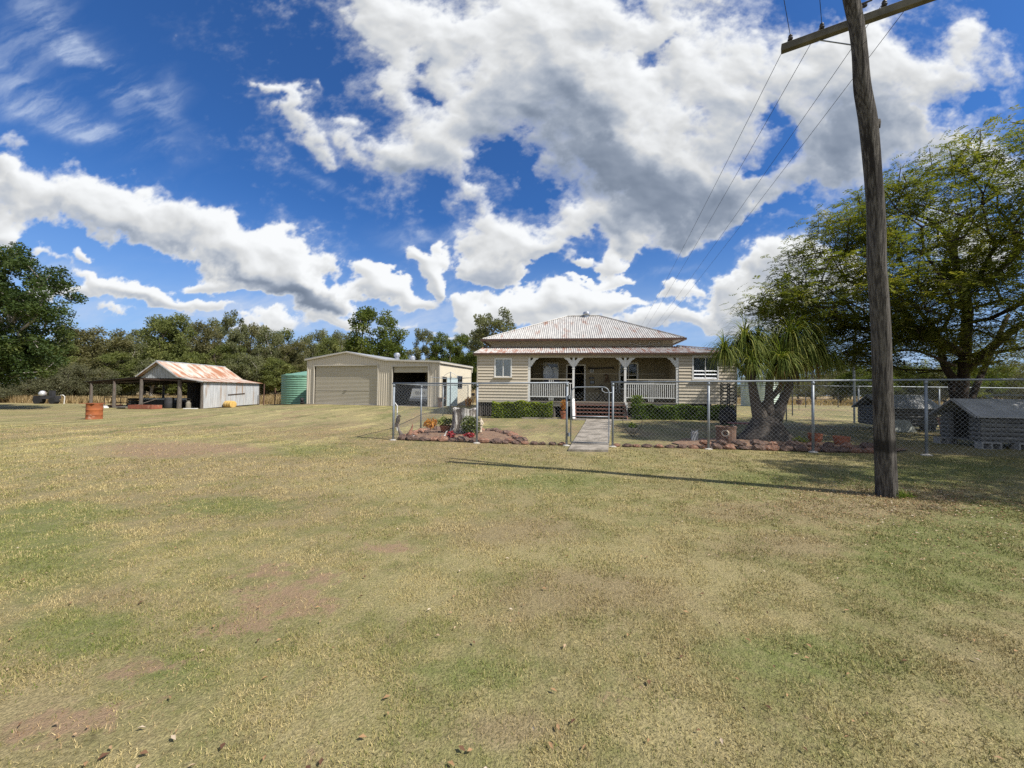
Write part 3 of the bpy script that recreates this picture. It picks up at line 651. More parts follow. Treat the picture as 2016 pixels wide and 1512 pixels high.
# right-hand and left-hand skillions, back skillion
d2 = Vector((-(LEN+.25-11.15), 0, .615)); L2 = d2.length; d2.normalize()
b = MB(); b.wave((LEN+.25, -.14, 3.56), (0, 1, 0), d2, Vector((.26, 0, 1)).normalized(), [(0, 0), (11.7, 0), (11.7, L2), (2.5, L2)], .125, .022); b.build('side_roof', 'roof_iron', H)
b = MB(); b.tube([(11.15, 2.30, 4.23), (LEN+.25, -.36, 3.62)], .035, 6); b.build('hip_capping', 'roof_iron_front', H)
b = MB(); b.tube([(-.2, -.14, 3.58), (-.06, 2.3, 4.22)], .03, 6); b.build('hip_capping', 'roof_iron_front', H)
b = MB(); b.wave((0, 11.7, 3.585), (1, 0, 0), Vector((0, -1, .3)).normalized(), (0, .3, 1), [(-.2, 0), (LEN+.2, 0), (LEN+.2, 1.0), (-.2, 1.0)], .25, .02); b.build('back_roof', 'roof_iron', H)
# ceiling lining over the end rooms so no sky shows under the iron
b = MB(); b.box(.08, 2.8, .09, 2.2, TB+.02, TB+.05); b.build('ceiling', 'vj_lining', H); b = MB(); b.box(10.62, LEN-.08, .09, 11.2, TB+.02, TB+.05); b.build('ceiling', 'vj_lining', H); b = MB(); b.box(.08, .3, 2.2, 11.2, TB+.02, TB+.05); b.build('ceiling', 'vj_lining', H)
b = MB(); b.box(-.2, LEN+.28, -.22, -.14, 3.475, 3.575); b.build('gutter', 'brown_gutter', H)
b = MB(); b.box(-.2, LEN+.2, -.138, -.115, 3.44, 3.55); b.box(LEN+.19, LEN+.22, -.3, 11.5, 3.44, 3.57); b.box(-.2, LEN+.2, -.11, -.04, 3.455, 3.468); b.build('fascia', 'cream_trim', H)
b = MB(); b.box(-.215, -.19, -.13, 0.0, 3.46, 3.58); b.build('barge_board', 'brown_gutter', H)
# main hipped roof
X0, X1, Y0, Y1, EZ = -.13, 11.4, 1.72, 11.3, 4.60; RX0, RX1, RY, RZ = 4.94, 7.14, 6.5, 6.84
roof = MB()
d, L, n_ = slope(Y0, EZ, RY, RZ); roof.wave((0, Y0, EZ), (1, 0, 0), d, n_, [(X0, 0), (X1, 0), (RX1, L), (RX0, L)], .125, .022)
R_ = roof.build('main_roof', 'roof_iron', H)
b = MB(); dl = Vector((RX0-X0, 0, RZ-EZ)); LL = dl.length; b.wave((X0, Y0, EZ), (0, 1, 0), dl, (-.4, 0, 1), [(0, 0), (Y1-Y0, 0), (RY-Y0, LL)], .125, .022)
b.build('roof_side', 'roof_iron', R_)
b = MB(); dr = Vector((RX1-X1, 0, RZ-EZ)); LR = dr.length; b.wave((X1, Y0, EZ), (0, 1, 0), dr, (.5, 0, 1), [(0, 0), (Y1-Y0, 0), (RY-Y0, LR)], .125, .022)
b.build('roof_side', 'roof_iron', R_)
b = MB(); db = Vector((0, RY-Y1, RZ-EZ)); LB = db.length; b.wave((0, Y1, EZ), (1, 0, 0), db, (0, .4, 1), [(X0, 0), (X1, 0), (RX1, LB), (RX0, LB)], .25, .022)
b.build('roof_side', 'roof_iron', R_)
b = MB(); zz = .03
b.tube([(RX0, RY, RZ+zz), (RX1, RY, RZ+zz)], .05, 6)
for p in ((X0, Y0), (X0, Y1)): b.tube([(p[0], p[1], EZ+zz), (RX0, RY, RZ+zz)], .035, 6)
for p in ((X1, Y0), (X1, Y1)): b.tube([(p[0], p[1], EZ+zz), (RX1, RY, RZ+zz)], .035, 6)
b.build('ridge_capping', 'roof_iron', R_)
b = MB(); b.lathe([(.17, -.25), (.17, 0), (.24, .02), (.26, .1), (.25, .18), (.2, .25), (.1, .30), (0.01, .31)], (6.25, RY-.15, RZ), 14); b.build('vent', M('vent_metal', (.55, .56, .58), (.4, .41, .43), 5, .35, .7), R_)
b = MB(); b.box(X0, X1, Y0-.11, Y0, EZ-.12, EZ+.0); b.box(X1, X1+.10, Y0-.11, Y1, EZ-.12, EZ); b.box(X0-.1, X0, Y0-.11, Y1, EZ-.12, EZ); b.build('gutter', 'brown_gutter', H)
b = MB(); b.box(X0+.01, X1-.01, Y0, 2.32, EZ-.07, EZ-.05); b.box(X0+.01, .3, 2.32, Y1, EZ-.07, EZ-.05); b.box(10.95, X1-.01, 2.32, Y1, EZ-.07, EZ-.05); b.build('eave_lining', 'cream_trim', H)
# service insulators under the eave
for x in (8.55, 9.1, 9.62, 10.15):
    b = MB(); b.lathe([(.012, -.06), (.012, 0), (.045, .01), (.05, .04), (.03, .06), (.04, .09), (.02, .11)], (x, 2.24, 4.33), 8); b.build('insulator', 'white_paint', H)
b = MB(); b.tube(arc([(8.55, 2.2, 4.36), (8.85, 2.1, 4.28), (9.25, 2.1, 4.2), (9.65, 2.1, 4.28), (10.15, 2.2, 4.36)]), .012, 5); b.build('service_cable', 'white_paint', H)
# windows
def window(w, y, name='window', pane='glass', backing='blind', mull=1, trans=None, fm='white_paint', sill=True, tr=.06):
    x0, x1, z0, z1 = w; f = MB()
    f.box(x0-tr, x0+.012, y-.045, y+.03, z0-.02, z1+tr); f.box(x1-.012, x1+tr, y-.045, y+.03, z0-.02, z1+tr); f.box(x0+.012, x1-.012, y-.043, y+.03, z1-.012, z1+tr); f.box(x0+.012, x1-.012, y-.04, y+.03, z0-.02, z0+.025)
    for i in range(mull): xm = x0+(x1-x0)*(i+1)/(mull+1); f.box(xm-.02, xm+.02, y-.035, y+.02, z0+.02, z1-.01)
    if trans: f.box(x0+.01, x1-.01, y-.03, y+.018, trans-.02, trans+.02)
    o = f.build(name, fm, H)
    p = MB(); p.box(x0, x1, y, y+.006, z0, z1); p.build('pane', pane, o)
    if backing: p = MB(); p.box(x0+.002, x1-.002, y+.012, y+.02, z0+.002, z1-.002); p.build('blind', backing, o)
    if sill: p = MB(); p.box(x0-tr-.05, x1+tr+.05, y-.13, y-.046, z0-.065, z0-.02); p.build('sill', 'cream_trim' if fm == 'white_paint' else fm, o)
    return o
window(wl, 0.0)
o = window(wr, 0.0, backing=None, trans=None)
p = MB(); p.box(wr[0]-.02, wr[1]+.02, .085, .095, 2.72, wr[3]+.02); p.build('curtain', 'grey_curtain', o)
for (za, zb) in ((2.25, 2.36), (2.44, 2.55), (2.62, 2.70)):
    for xa, xb in ((wr[0]+.03, 11.89), (11.94, wr[1]-.03)):
        p = MB(); p.add([(xa, -.05, za), (xb, -.05, za), (xb, .03, zb), (xa, .03, zb), (xa, -.045, za-.005), (xb, -.045, za-.005), (xb, .035, zb-.005), (xa, .035, zb-.005)], [(0, 1, 2, 3), (7, 6, 5, 4), (0, 4, 5, 1), (2, 6, 7, 3), (1, 5, 6, 2), (3, 7, 4, 0)]); p.build('louvre', 'blind', o)
window(holes[1], 2.19, backing=None, sill=False, mull=0, trans=2.62); window(holes[2], 2.19, backing=None, mull=1, trans=2.5, tr=.08)
# door
f = MB(); f.box(4.86, 4.945, 2.15, 2.22, FZ, 3.13); f.box(5.915, 6.0, 2.15, 2.22, FZ, 3.13); f.box(4.945, 5.915, 2.152, 2.22, 3.05, 3.13); dfr = f.build('door_frame', 'white_paint', H)
f = MB(); f.box(0, .95, 0, .04, 0, 2.05, Matrix.Translation((4.96, 2.3, FZ+.01)) @ Matrix.Rotation(R(78), 4, 'Z')); f.build('door', 'dark_wood', dfr)
# stumps, battens under the floor
for i, x in enumerate((.15, 1.5, 2.8, 4.2, 5.3, 7.9, 9.2, 10.5, 11.8, 13.2)):
    for y in (.1, 2.2, 4.6):
        f = MB(); f.lathe([(.11, -.3), (.105, .4), (.10, .87 if x < 10 else .80)], (x, y+.02, 0), 10); f.build('stump', 'batten_timber', H)
f = MB()
rn = random.Random(3)
for i in range(24):
    x = .02+i*.118
    f.box(x, x+.062, .02+rn.random()*.015, .05, .12+rn.random()*.08, .88)
for i in range(24):
    x = 10.6+i*.118
    f.box(x, x+.062, .02+rn.random()*.015, .05, .05, .82)
f.build('underfloor_battens', 'batten_timber', H)
f = MB(); f.box(.1, LEN-.1, 3.0, 3.02, 0, FZ-.07); f.box(.0, .02, .1, 11, 0, .88); f.box(LEN-.05, LEN-.03, .1, 11, 0, .8); f.build('underfloor_screen', 'batten_timber', H)
# steps
st = MB(); 
st.prism([(0, .0), (0, .18), (-1.28, -.76), (-1.28, -.94)], (5.33, -.02, FZ-.2), (0, 1, 0), (0, 0, 1), (1, 0, 0), .05); st.prism([(0, .0), (0, .18), (-1.28, -.76), (-1.28, -.94)], (7.88, -.02, FZ-.2), (0, 1, 0), (0, 0, 1), (1, 0, 0), .05)
so = st.build('steps', 'tread_wood', H)
for i in range(5):
    f = MB(); z = FZ-.175*(i+1)+.02; y = -.06-.235*(i+1); f.box(5.385, 7.875, y, y+.27, z-.045, z); f.build('tread', 'tread_wood', so)
f = MB(); f.prism([(0, .16), (.0, .0), (-1.30, -.86), (-1.42, -.86), (-1.42, -.80)], (5.19, -.06, FZ), (0, 1, 0), (0, 0, 1), (1, 0, 0), .13); f.build('stringer', 'white_paint', so)
f = MB(); f.box(7.9, 8.04, -.2, -.06, .16, FZ-.02); f.box(5.19, 5.31, -.06, .0, FZ-.12, FZ+.12); f.build('newel', 'white_paint', so)
# hanging odds and ends fixed to the veranda wall
def vthing(name, label, cat, mb, mat, group=None):
    me_o = mb.build(name, mat); me_o.matrix_world = HM; tag(me_o, label, cat, group); return me_o
f = MB(); f.prism([(0, .03), (.05, .09), (.4, .06), (1.0, .085), (1.45, .10), (1.52, .04), (1.45, -.02), (1.38, .03), (.9, .02), (.5, -.01), (.2, -.02), (.05, -.03)], (6.12, 2.10, 2.86), (1, 0, 0), (0, 0, 1), (0, 1, 0), .02)
vthing('crosscut_saw', 'long dark old saw hung high on the veranda wall right of the door', 'saw', f, 'black_iron')
f = MB(); prancing = [(0, 0), (.06, .05), (.10, .03), (.13, .12), (.08, .2), (.10, .27), (.17, .22), (.18, .30), (.13, .37), (.05, .36), (.0, .31), (.03, .40), (.12, .45), (.2, .43), (.27, .34), (.30, .22), (.30, .10), (.36, .02), (.38, -.02), (.27, -.02), (.25, .08), (.22, .12), (.19, .02), (.12, -.03)]
f.prism(prancing, (7.02, 2.13, 2.12), (1, 0, 0), (0, 0, 1), (0, 1, 0), .015)
vthing('wall_ornament', 'small dark curved metal silhouette on the cream veranda wall above the table', 'wall ornament', f, M('bronze', (.17, .10, .05), (.08, .05, .03), 8, .6))
for (x, z, w, h, lab) in ((6.25, 2.66, .22, .16, 'small white framed picture below the saw beside the door'), (6.2, 2.27, .28, .10, 'dark narrow plaque on the veranda wall right of the door'), (6.25, 1.98, .26, .2, 'dark square plaque lowest on the veranda wall right of the door')):
    f = MB(); f.box(x, x+w, 2.14, 2.165, z, z+h); po = vthing('wall_plaque', lab, 'plaque', f, 'black_iron' if 'dark' in lab else 'white_paint')
    f = MB(); f.box(x+.03, x+w-.03, 2.132, 2.14, z+.025, z+h-.025); f.build('picture_face', 'grey_curtain', po)
def chair(x, y, rz, lab):
    t_ = thing('striped_chair', lab, 'chair', HM @ Vector((x, y, FZ)), HYAW+rz, 'striped folding chairs on the veranda')
    f = MB()
    for sx in (-.27, .27):
        f.tube([(sx, -.28, 0), (sx, .25, .45)], .012, 6); f.tube([(sx, .28, 0), (sx, -.22, .43)], .012, 6); f.tube([(sx, .12, .40), (sx, .30, 1.02)], .012, 6); f.tube([(sx, -.24, .62), (sx, .2, .64)], .016, 6)
    f.build('chair_frame', 'black_iron', t_)
    for i in range(7):
        f = MB(); x0 = -.25+i*.072; f.box(x0, x0+.06, -.24, .2, .425, .437); f.bar((x0+.03, .155, .5), (x0+.03, .29, 1.0), .06, .012, (1, 0, 0)) ; f.build('stripe', 'blind' if i % 2 == 0 else 'black_iron', t_)
chair(7.72, 1.45, R(18), 'striped folding chair right of the small black table on the veranda')
chair(9.25, 1.5, R(-5), 'striped folding chair behind the veranda balustrade right of the steps')
t_ = thing('side_table', 'small black table with splayed legs on the veranda by the door', 'table', HM @ Vector((6.85, 1.35, FZ)), HYAW)
f = MB(); f.box(-.36, .36, -.26, .26, .66, .69); f.build('tabletop', 'black_iron', t_)
for sx in (-1, 1):
    f = MB(); f.tube([(sx*.04, 0, .66), (sx*.05, 0, .35), (sx*.3, -.2, 0)], .014, 6); f.build('leg', 'black_iron', t_); f = MB(); f.tube([(sx*.04, 0, .45), (sx*.28, .22, 0)], .014, 6); f.build('leg', 'black_iron', t_)
f = MB(); f.box(-.13, .13, -.1, .1, 0, .17); f.box(-.15, .15, -.12, .12, .17, .19); f.tube([(-.1, 0, .19), (0, 0, .26), (.1, 0, .19)], .008, 5); o = f.build('storage_box', 'black_iron'); o.location = HM @ Vector((6.83, 1.35, FZ+.69)); o.rotation_euler = (0, 0, HYAW); tag(o, 'black lidded box standing on the small veranda table', 'box')
# clothes drying on the left bay of the veranda
M('cloth_white', (.62, .66, .70), (.5, .54, .6), 3, .9); M('cloth_dark', (.03, .035, .05), (.06, .06, .08), 4, .9)
def garment(x, y, z, w, h, mat, lab, seed, cat='shirt'):
    rr = random.Random(seed); f = MB(); n_ = 9; vs = []
    for j in range(8):
        for i in range(n_):
            u_ = i/(n_-1)-.5; v_ = j/7
            ww = w*(.55+.45*min(1, v_*3)) if cat == 'shirt' else w*(.9+.2*v_)
            vs.append((x+u_*ww+.02*rr.random(), y+.05*math.sin(u_*14+seed)*(.3+v_)+.02*rr.random(), z-h*v_))
    k = len(vs); vs += [(a, b_+.02, c_) for a, b_, c_ in vs]; fs = []
    for j in range(7):
        for i in range(n_-1):
            a = j*n_+i; fs += [(a, a+1, a+n_+1, a+n_), (k+a, k+a+n_, k+a+n_+1, k+a+1)]
    for i in range(n_-1): fs += [(i, k+i, k+i+1, i+1), (7*n_+i, 7*n_+i+1, k+7*n_+i+1, k+7*n_+i)]
    f.add(vs, fs); vthing('hanging_' + cat, lab, cat, f, mat)
garment(3.82, 1.2, 2.95, .5, .75, 'cloth_white', 'pale blue shirt hanging in the left veranda bay', 1)
garment(4.18, 1.35, 2.9, .42, .8, 'cloth_white', 'white shirt hanging behind the pale blue one on the veranda', 5)
garment(4.05, 1.0, 2.2, .9, .45, 'cloth_dark', 'dark folded cloths hung along the left veranda rail', 3, 'cloth')
f = MB(); f.lathe([(.17, 0), (.16, .015), (.09, .02), (.085, .09), (.06, .12), (.01, .125)], (3.72, 1.1, 2.98), 16); vthing('straw_hat', 'pale brimmed hat hung above the shirts on the veranda', 'hat', f, M('straw_hat', (.5, .46, .36), (.4, .36, .27), 20, .9))
f = MB(); f.tube([(2.9, 1.2, 3.1), (4.0, 1.2, 3.06), (5.0, 1.3, 3.1)], .004, 4); vthing('veranda_clothesline', 'thin cord strung across the left veranda bay', 'cord', f, 'white_paint')
# ================================================================== COLORBOND GARAGE
M('cream_sheet', (.60, .54, .44), (.57, .515, .42), 2, .45, .0, .4, stretch=(4, 4, .5))
M('cream_sheet_side', (.64, .58, .45), (.61, .55, .43), 2, .45)
M('door_sheet', (.47, .43, .345), (.44, .40, .32), 3, .5, stretch=(.6, .6, 5))
M('cream_flash', (.55, .51, .43), (.5, .46, .39), 4, .45)
M('zinc_roof', (.62, .63, .64), (.55, .56, .57), 2, .35, .5)
GO = Vector((-16.77, 31.5, 0)); GYAW = R(-16.96)
Gz = .30
GA = thing('garage', 'cream ribbed metal garage with a wide roller door and lower lean-to bay', 'garage', GO, GYAW)
GM = Matrix.Translation(GO) @ Matrix.Rotation(GYAW, 4, 'Z')
DEP = 5.85
def gtop(x):
    return 3.93+(4.475-3.93)*x/3.86 if x < 3.86 else (4.475+(3.78-4.475)*(x-3.86)/(7.53-3.86) if x < 7.53 else 3.78+(3.60-3.78)*(x-7.53)/(12-7.53))
D1 = (.72, 6.72, 3.37); D2 = (8.07, 11.07, 3.27)
def gpoly(xa, xb, z0):
    ks = [xa]+[k for k in (3.86, 7.53) if xa < k < xb]+[xb]
    return [(xa, z0), (xb, z0)]+[(k, gtop(k)-.02) for k in reversed(ks)]
b = MB()
for xa, xb, z0 in ((0, D1[0], Gz), (D1[1], 7.53, Gz), (7.53, D2[0], Gz), (D2[1], 12, Gz)):
    b.wave((0, 0, 0), (1, 0, 0), (0, 0, 1), (0, -1, 0), gpoly(xa, xb, z0), .19, .014, 'trap')
for xa, xb, z0 in ((D1[0], 3.86, D1[2]), (3.86, D1[1], D1[2]), (D2[0], D2[1], D2[2])):
    b.wave((0, 0, 0), (1, 0, 0), (0, 0, 1), (0, -1, 0), gpoly(xa, xb, z0), .19, .014, 'trap')
b.build('front_wall', 'cream_sheet', GA)
SD = (.42, 1.12, 2.52); SW = (3.02, 3.9, 1.76, 2.67)
b = MB()
def ysheet(ya, yb, z0, z1):
    b.wave((12, 0, 0), (0, 1, 0), (0, 0, 1), (1, 0, 0), [(ya, z0), (yb, z0), (yb, z1), (ya, z1)], .19, .007, 'trap')
ysheet(0, SD[0], Gz, 3.58); ysheet(SD[0], SD[1], SD[2], 3.58); ysheet(SD[1], SW[0], Gz, 3.58); ysheet(SW[0], SW[1], Gz, SW[2]); ysheet(SW[0], SW[1], SW[3], 3.58); ysheet(SW[1], DEP, Gz, 3.58)
b.build('side_wall', 'cream_sheet_side', GA)
b = MB(); b.wave((0, 0, 0), (0, 1, 0), (0, 0, 1), (-1, 0, 0), [(0, Gz), (DEP, Gz), (DEP, 3.9), (0, 3.9)], .19, .01, 'trap'); b.build('side_wall', 'cream_sheet_side', GA)
b = MB(); b.wave((0, DEP, 0), (1, 0, 0), (0, 0, 1), (0, 1, 0), gpoly(0, 12, Gz), .38, .01, 'trap'); b.build('back_wall', 'cream_sheet_side', GA)
b = MB(); b.box(7.50, 7.53, .1, DEP-.05, Gz, 3.70); b.build('inner_wall', 'room_dark', GA)
b = MB(); b.box(.02, 11.98, -.12, DEP, 0.05, Gz+.02); b.build('slab', 'concrete', GA)
# flashings
b = MB()
def lin(x0, z0, x1, z1, w=.05, y=-.03): b.bar((x0, y, z0), (x1, y, z1), .06, w, (0, 0, 1))
for D in (D1, D2):
    b.box(D[0]-.09, D[0], -.05, .02, Gz, D[2]+.09); b.box(D[1], D[1]+.09, -.05, .02, Gz, D[2]+.09); b.box(D[0], D[1], -.048, .02, D[2], D[2]+.09)
b.build('door_flashing', 'cream_flash', GA); b = MB(); b.box(-.03, .06, -.04, .04, Gz, 3.88); b.build('corner_flashing', 'cream_flash', GA); b = MB(); b.box(11.93, 12.03, -.04, .05, Gz, 3.54); b.build('corner_flashing', 'cream_flash', GA); b = MB(); b.box(11.95, 12.02, DEP-.06, DEP+.02, Gz, 3.54)
b.build('corner_flashing', 'cream_flash', GA)
b = MB()
for xa, xb in ((-.22, 3.86), (3.86, 7.53), (7.53, 12.1)):
    b.bar((xa, -.10, gtop(max(xa, 0))+(-.03 if xa < 0 else 0)-.02), (xb, -.10, gtop(min(xb, 12))-.02), .08, .11)
b.box(12.0, 12.13, -.15, DEP+.12, 3.49, 3.61); b.box(12.03, 12.10, DEP-.0, DEP+.08, 3.1, 3.49)
b.build('barge', 'cream_flash', GA)
b = MB()
for (xa, xb) in ((-.24, 3.86), (3.86, 7.53), (7.53, 12.1)):
    za = gtop(max(xa, 0))+.04; zb = gtop(min(xb, 12))+.04; v_ = Vector((xb-xa, 0, zb-za)); L = v_.length
    b.wave((xa, -.14, za), (0, 1, 0), v_, (0, 0, 1), [(0, 0), (DEP+.3, 0), (DEP+.3, L), (0, L)], .19, .014, 'trap')
b.build('roof', 'zinc_roof', GA)
for x in (5.35, 6.9):
    y = 4.6; b = MB(); z = gtop(x)
    b.lathe([(.20, -.1), (.20, .22), (.17, .24), (.17, .26), (.25, .30), (.28, .40), (.27, .52), (.20, .62), (.06, .66), (.01, .665)], (x, y, z), 18); b.build('roof_ventilator', 'vent_metal', GA)
# roller doors
b = MB(); b.wave((D1[0], .10, Gz), (0, 0, 1), (1, 0, 0), (0, -1, 0), [(0, 0), (3.07, 0), (3.07, 6.0), (0, 6.0)], .105, .012); o = b.build('roller_door', 'door_sheet', GA)
b = MB(); b.box(3.55, 3.8, .05, .085, 1.38, 1.41); b.build('handle', 'black_iron', o); b = MB(); b.box(D1[0], D1[1], .07, .12, Gz+.0, Gz+.07); b.box(D1[0], D1[1], .084, .095, 1.40, 1.43); b.build('bottom_rail', 'cream_flash', o)
b = MB(); b.wave((D2[0], .10, 2.83), (0, 0, 1), (1, 0, 0), (0, -1, 0), [(0, 0), (.44, 0), (.44, 3.0), (0, 3.0)], .105, .012); o = b.build('roller_door', 'door_sheet', GA); o['label'] = 'half rolled up roller door of the lean-to bay'
# side door and window
b = MB(); b.box(12.0, 12.04, SD[0]-.05, SD[0], Gz, SD[2]+.05); b.box(12.0, 12.04, SD[1], SD[1]+.05, Gz, SD[2]+.05); b.box(12.0, 12.04, SD[0], SD[1], SD[2], SD[2]+.05); o = b.build('door_frame', 'cream_flash', GA)
b = MB(); b.box(0, .82, 0, .035, 0, 2.15, Matrix.Translation((12.05, SD[1]+.02, Gz+.04)) @ Matrix.Rotation(R(38), 4, 'Z')); od = b.build('door', M('pale_blue_door', (.55, .66, .68), (.5, .61, .64), 3, .5), o)
b = MB(); b.box(12.0, 12.045, SW[0]-.05, SW[1]+.05, SW[2]-.05, SW[2]); b.box(12.0, 12.045, SW[0]-.05, SW[1]+.05, SW[3], SW[3]+.05); b.box(12.0, 12.04, SW[0]-.05, SW[0], SW[2], SW[3]); b.box(12.0, 12.04, SW[1], SW[1]+.05, SW[2], SW[3]); b.box(12.0, 12.035, 3.44, 3.48, SW[2], SW[3]); b.box(12.0, 12.03, SW[0], SW[1], 2.2, 2.24)
o = b.build('window', M('alu_grey', (.20, .21, .23), (.15, .16, .18), 5, .5, .3), GA)
b = MB(); b.box(11.985, 11.992, SW[0], SW[1], SW[2], SW[3]); b.build('pane', 'glass', o)
# white utility parked in the lean-to
M('white_car', (.80, .82, .84), (.74, .76, .78), 2, .35, 0, .5); M('car_glass', (.02, .025, .03), (.03, .035, .04), 2, .1, 0, .5); M('tyre', (.02, .02, .02), (.03, .03, .03), 9, .9)
V = thing('parked_van', 'white van with dark lettering on its panel parked inside the lean-to bay', 'van', GM @ Vector((10.0, .75, Gz+.02)), GYAW)
b = MB(); b.prism([(-.90, .40), (.90, .40), (.90, .62), (.86, .70), (.70, 1.32), (-.70, 1.32), (-.86, .70), (-.90, .62)], (0, 0, 0), (1, 0, 0), (0, 0, 1), (0, 1, 0), 3.4); b.build('body', 'white_car', V, bevel=.03)
b = MB(); b.prism([(-.66, 1.32), (.66, 1.32), (.56, 1.86), (-.56, 1.86)], (0, .15, 0), (1, 0, 0), (0, 0, 1), (0, 1, 0), 3.0); b.build('cabin', 'car_glass', V, bevel=.04)
b = MB(); b.box(-.57, .57, .13, .15, 1.40, 1.76); b.build('windscreen', 'car_glass', V)
b = MB(); b.box(-.92, .92, -.10, .02, .36, .56); b.build('bumper', 'alu_grey', V)
b = MB(); b.box(-.7, .7, -.012, .0, .64, .68); b.build('grille', 'black_iron', V)
for sx in (-.78, .78):
    b = MB(); b.tube([(sx-.1, .5, .33), (sx+.1, .5, .33)], .33, 16); b.tube([(sx-.1, 2.7, .33), (sx+.1, 2.7, .33)], .33, 16); b.build('wheel', 'tyre', V)
fc = bpy.data.curves.new('number_lettering', 'FONT'); fc.body = '00119'; fc.size = .34; fc.extrude = .004; fc.align_x = 'CENTER'
to = bpy.data.objects.new('text_source', fc); COL.objects.link(to)
tme = bpy.data.meshes.new_from_object(to.evaluated_get(bpy.context.evaluated_depsgraph_get())); bpy.data.objects.remove(to)
tme.materials.clear(); fo = link('number_lettering', tme, V, M('blue_letter', (.02, .03, .08), (.03, .04, .09), 3, .6)); fo.location = (0, -.008, .86); fo.rotation_euler = (R(90), 0, 0)
b = MB(); b.box(-.62, .62, -.006, 0, .76, 1.2); b.build('panel', 'white_paint', V)
# plants and junk along the side wall
# ================================================================== OLD TIMBER SHED
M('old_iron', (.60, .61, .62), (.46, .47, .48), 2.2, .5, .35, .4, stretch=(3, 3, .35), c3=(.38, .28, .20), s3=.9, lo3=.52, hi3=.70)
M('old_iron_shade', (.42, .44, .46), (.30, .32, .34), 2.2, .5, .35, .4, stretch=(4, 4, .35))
M('rusty_roof', (.56, .51, .45), (.45, .36, .28), 2.4, .6, .1, .3, stretch=(.45, 1.5, .45), c3=(.34, .155, .085), s3=1.15, lo3=.43, hi3=.60)
M('dark_iron', (.06, .06, .065), (.04, .04, .042), 3, .6, .3)
M('post_wood', (.16, .14, .12), (.08, .07, .06), 6, .9, stretch=(6, 6, .6), bump=.5, c3=(.10, .05, .04), s3=1.5)
SO = Vector((-24.06, 30.0, 0))
SH = thing('open_shed', 'old corrugated iron shed with rust streaked gable roof and open pole lean-to', 'shed', SO)
sz = lambda x, y: gz(SO.x+x, SO.y+y)
LN = 6.6
# long wall on the right (x = 0)
b = MB(); b.wave((0, 0, 0), (0, 1, 0), (0, 0, 1), (1, 0, 0), [(0, -.1), (LN, .05), (LN, 1.97), (0, 1.97)], .125, .014)
b.build('iron_wall', 'old_iron', SH)
b = MB(); b.bar((.03, 2.6, .95), (.03, 4.6, 1.06), .05, .06); b.build('wall_batten', 'dark_wood', SH)
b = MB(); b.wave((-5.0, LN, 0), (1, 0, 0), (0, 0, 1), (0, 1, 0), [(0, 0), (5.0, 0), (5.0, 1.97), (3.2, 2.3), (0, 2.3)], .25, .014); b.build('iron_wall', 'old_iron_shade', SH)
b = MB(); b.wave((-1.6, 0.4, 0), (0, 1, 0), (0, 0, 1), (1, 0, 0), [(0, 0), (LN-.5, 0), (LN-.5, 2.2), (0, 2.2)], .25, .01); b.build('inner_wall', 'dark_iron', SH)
# roof: ridge x=-3.45 z=3.52 ; break x=-1.75 z=2.33 ; eave x=.2 z=2.02 ; left eave x=-4.95 z 2.33 ; lean-to edge x=-9.0 z 1.93
RXs, RZs = -3.42, 3.52
def rplane(name, xa, za, xb, zb, y0, y1, mat, pitch=.125):
    b = MB(); v_ = Vector((xb-xa, 0, zb-za)); L = v_.length; n_ = Vector((-v_.z, 0, v_.x)).normalized()
    if n_.z < 0: n_ = -n_
    b.wave((xa, y0, za), (0, 1, 0), v_, n_, [(0, 0), (y1-y0, 0), (y1-y0, L), (0, L)], pitch, .016); return b.build(name, mat, SH)
rplane('roof', -1.74, 2.36, RXs, RZs, -.35, LN+.2, 'rusty_roof'); rplane('skirt_roof', .22, 2.0, -1.74, 2.34, -.35, LN+.2, 'rusty_roof')
rplane('roof', -5.0, 2.34, RXs, RZs, -.35, LN+.2, 'rusty_roof'); rplane('lean_to_roof', -9.15, 1.88, -4.95, 2.30, -.15, LN, 'dark_iron')
b = MB(); b.tube([(RXs, -.36, RZs+.02), (RXs, LN+.2, RZs+.02)], .05, 6)
b.bar((-1.74, -.36, 2.33), (RXs, -.36, RZs-.02), .03, .09); b.bar((-5.0, -.36, 2.31), (RXs, -.36, RZs-.02), .03, .09); b.bar((.22, -.36, 1.98), (-1.74, -.36, 2.32), .03, .07); b.build('barge_capping', 'old_iron', SH)
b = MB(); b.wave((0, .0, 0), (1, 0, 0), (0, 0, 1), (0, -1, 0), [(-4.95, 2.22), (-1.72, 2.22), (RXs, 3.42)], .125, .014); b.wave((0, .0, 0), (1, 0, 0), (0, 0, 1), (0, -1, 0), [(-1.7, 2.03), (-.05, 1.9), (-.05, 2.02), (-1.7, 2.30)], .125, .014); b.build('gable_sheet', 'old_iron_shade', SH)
b = MB(); b.bar((-9.0, .0, 1.83), (-5.0, .0, 2.22), .10, .14); b.bar((-9.0, .1, 1.72), (-1.7, .1, 2.14), .06, .06); b.bar((-5.0, .02, 2.17), (0, .02, 2.0), .1, .12); b.bar((-9.0, LN-.2, 1.80), (-5.0, LN-.2, 2.2), .1, .12); b.bar((-9, 0, 1.8), (-9, LN, 1.8), .1, .1); b.bar((-6.9, 0, 2.0), (-6.9, LN, 2.0), .08, .1); b.bar((-5, 0, 2.2), (-5, LN, 2.2), .1, .12); b.build('beam', 'dark_wood', SH)
rn = random.Random(11)
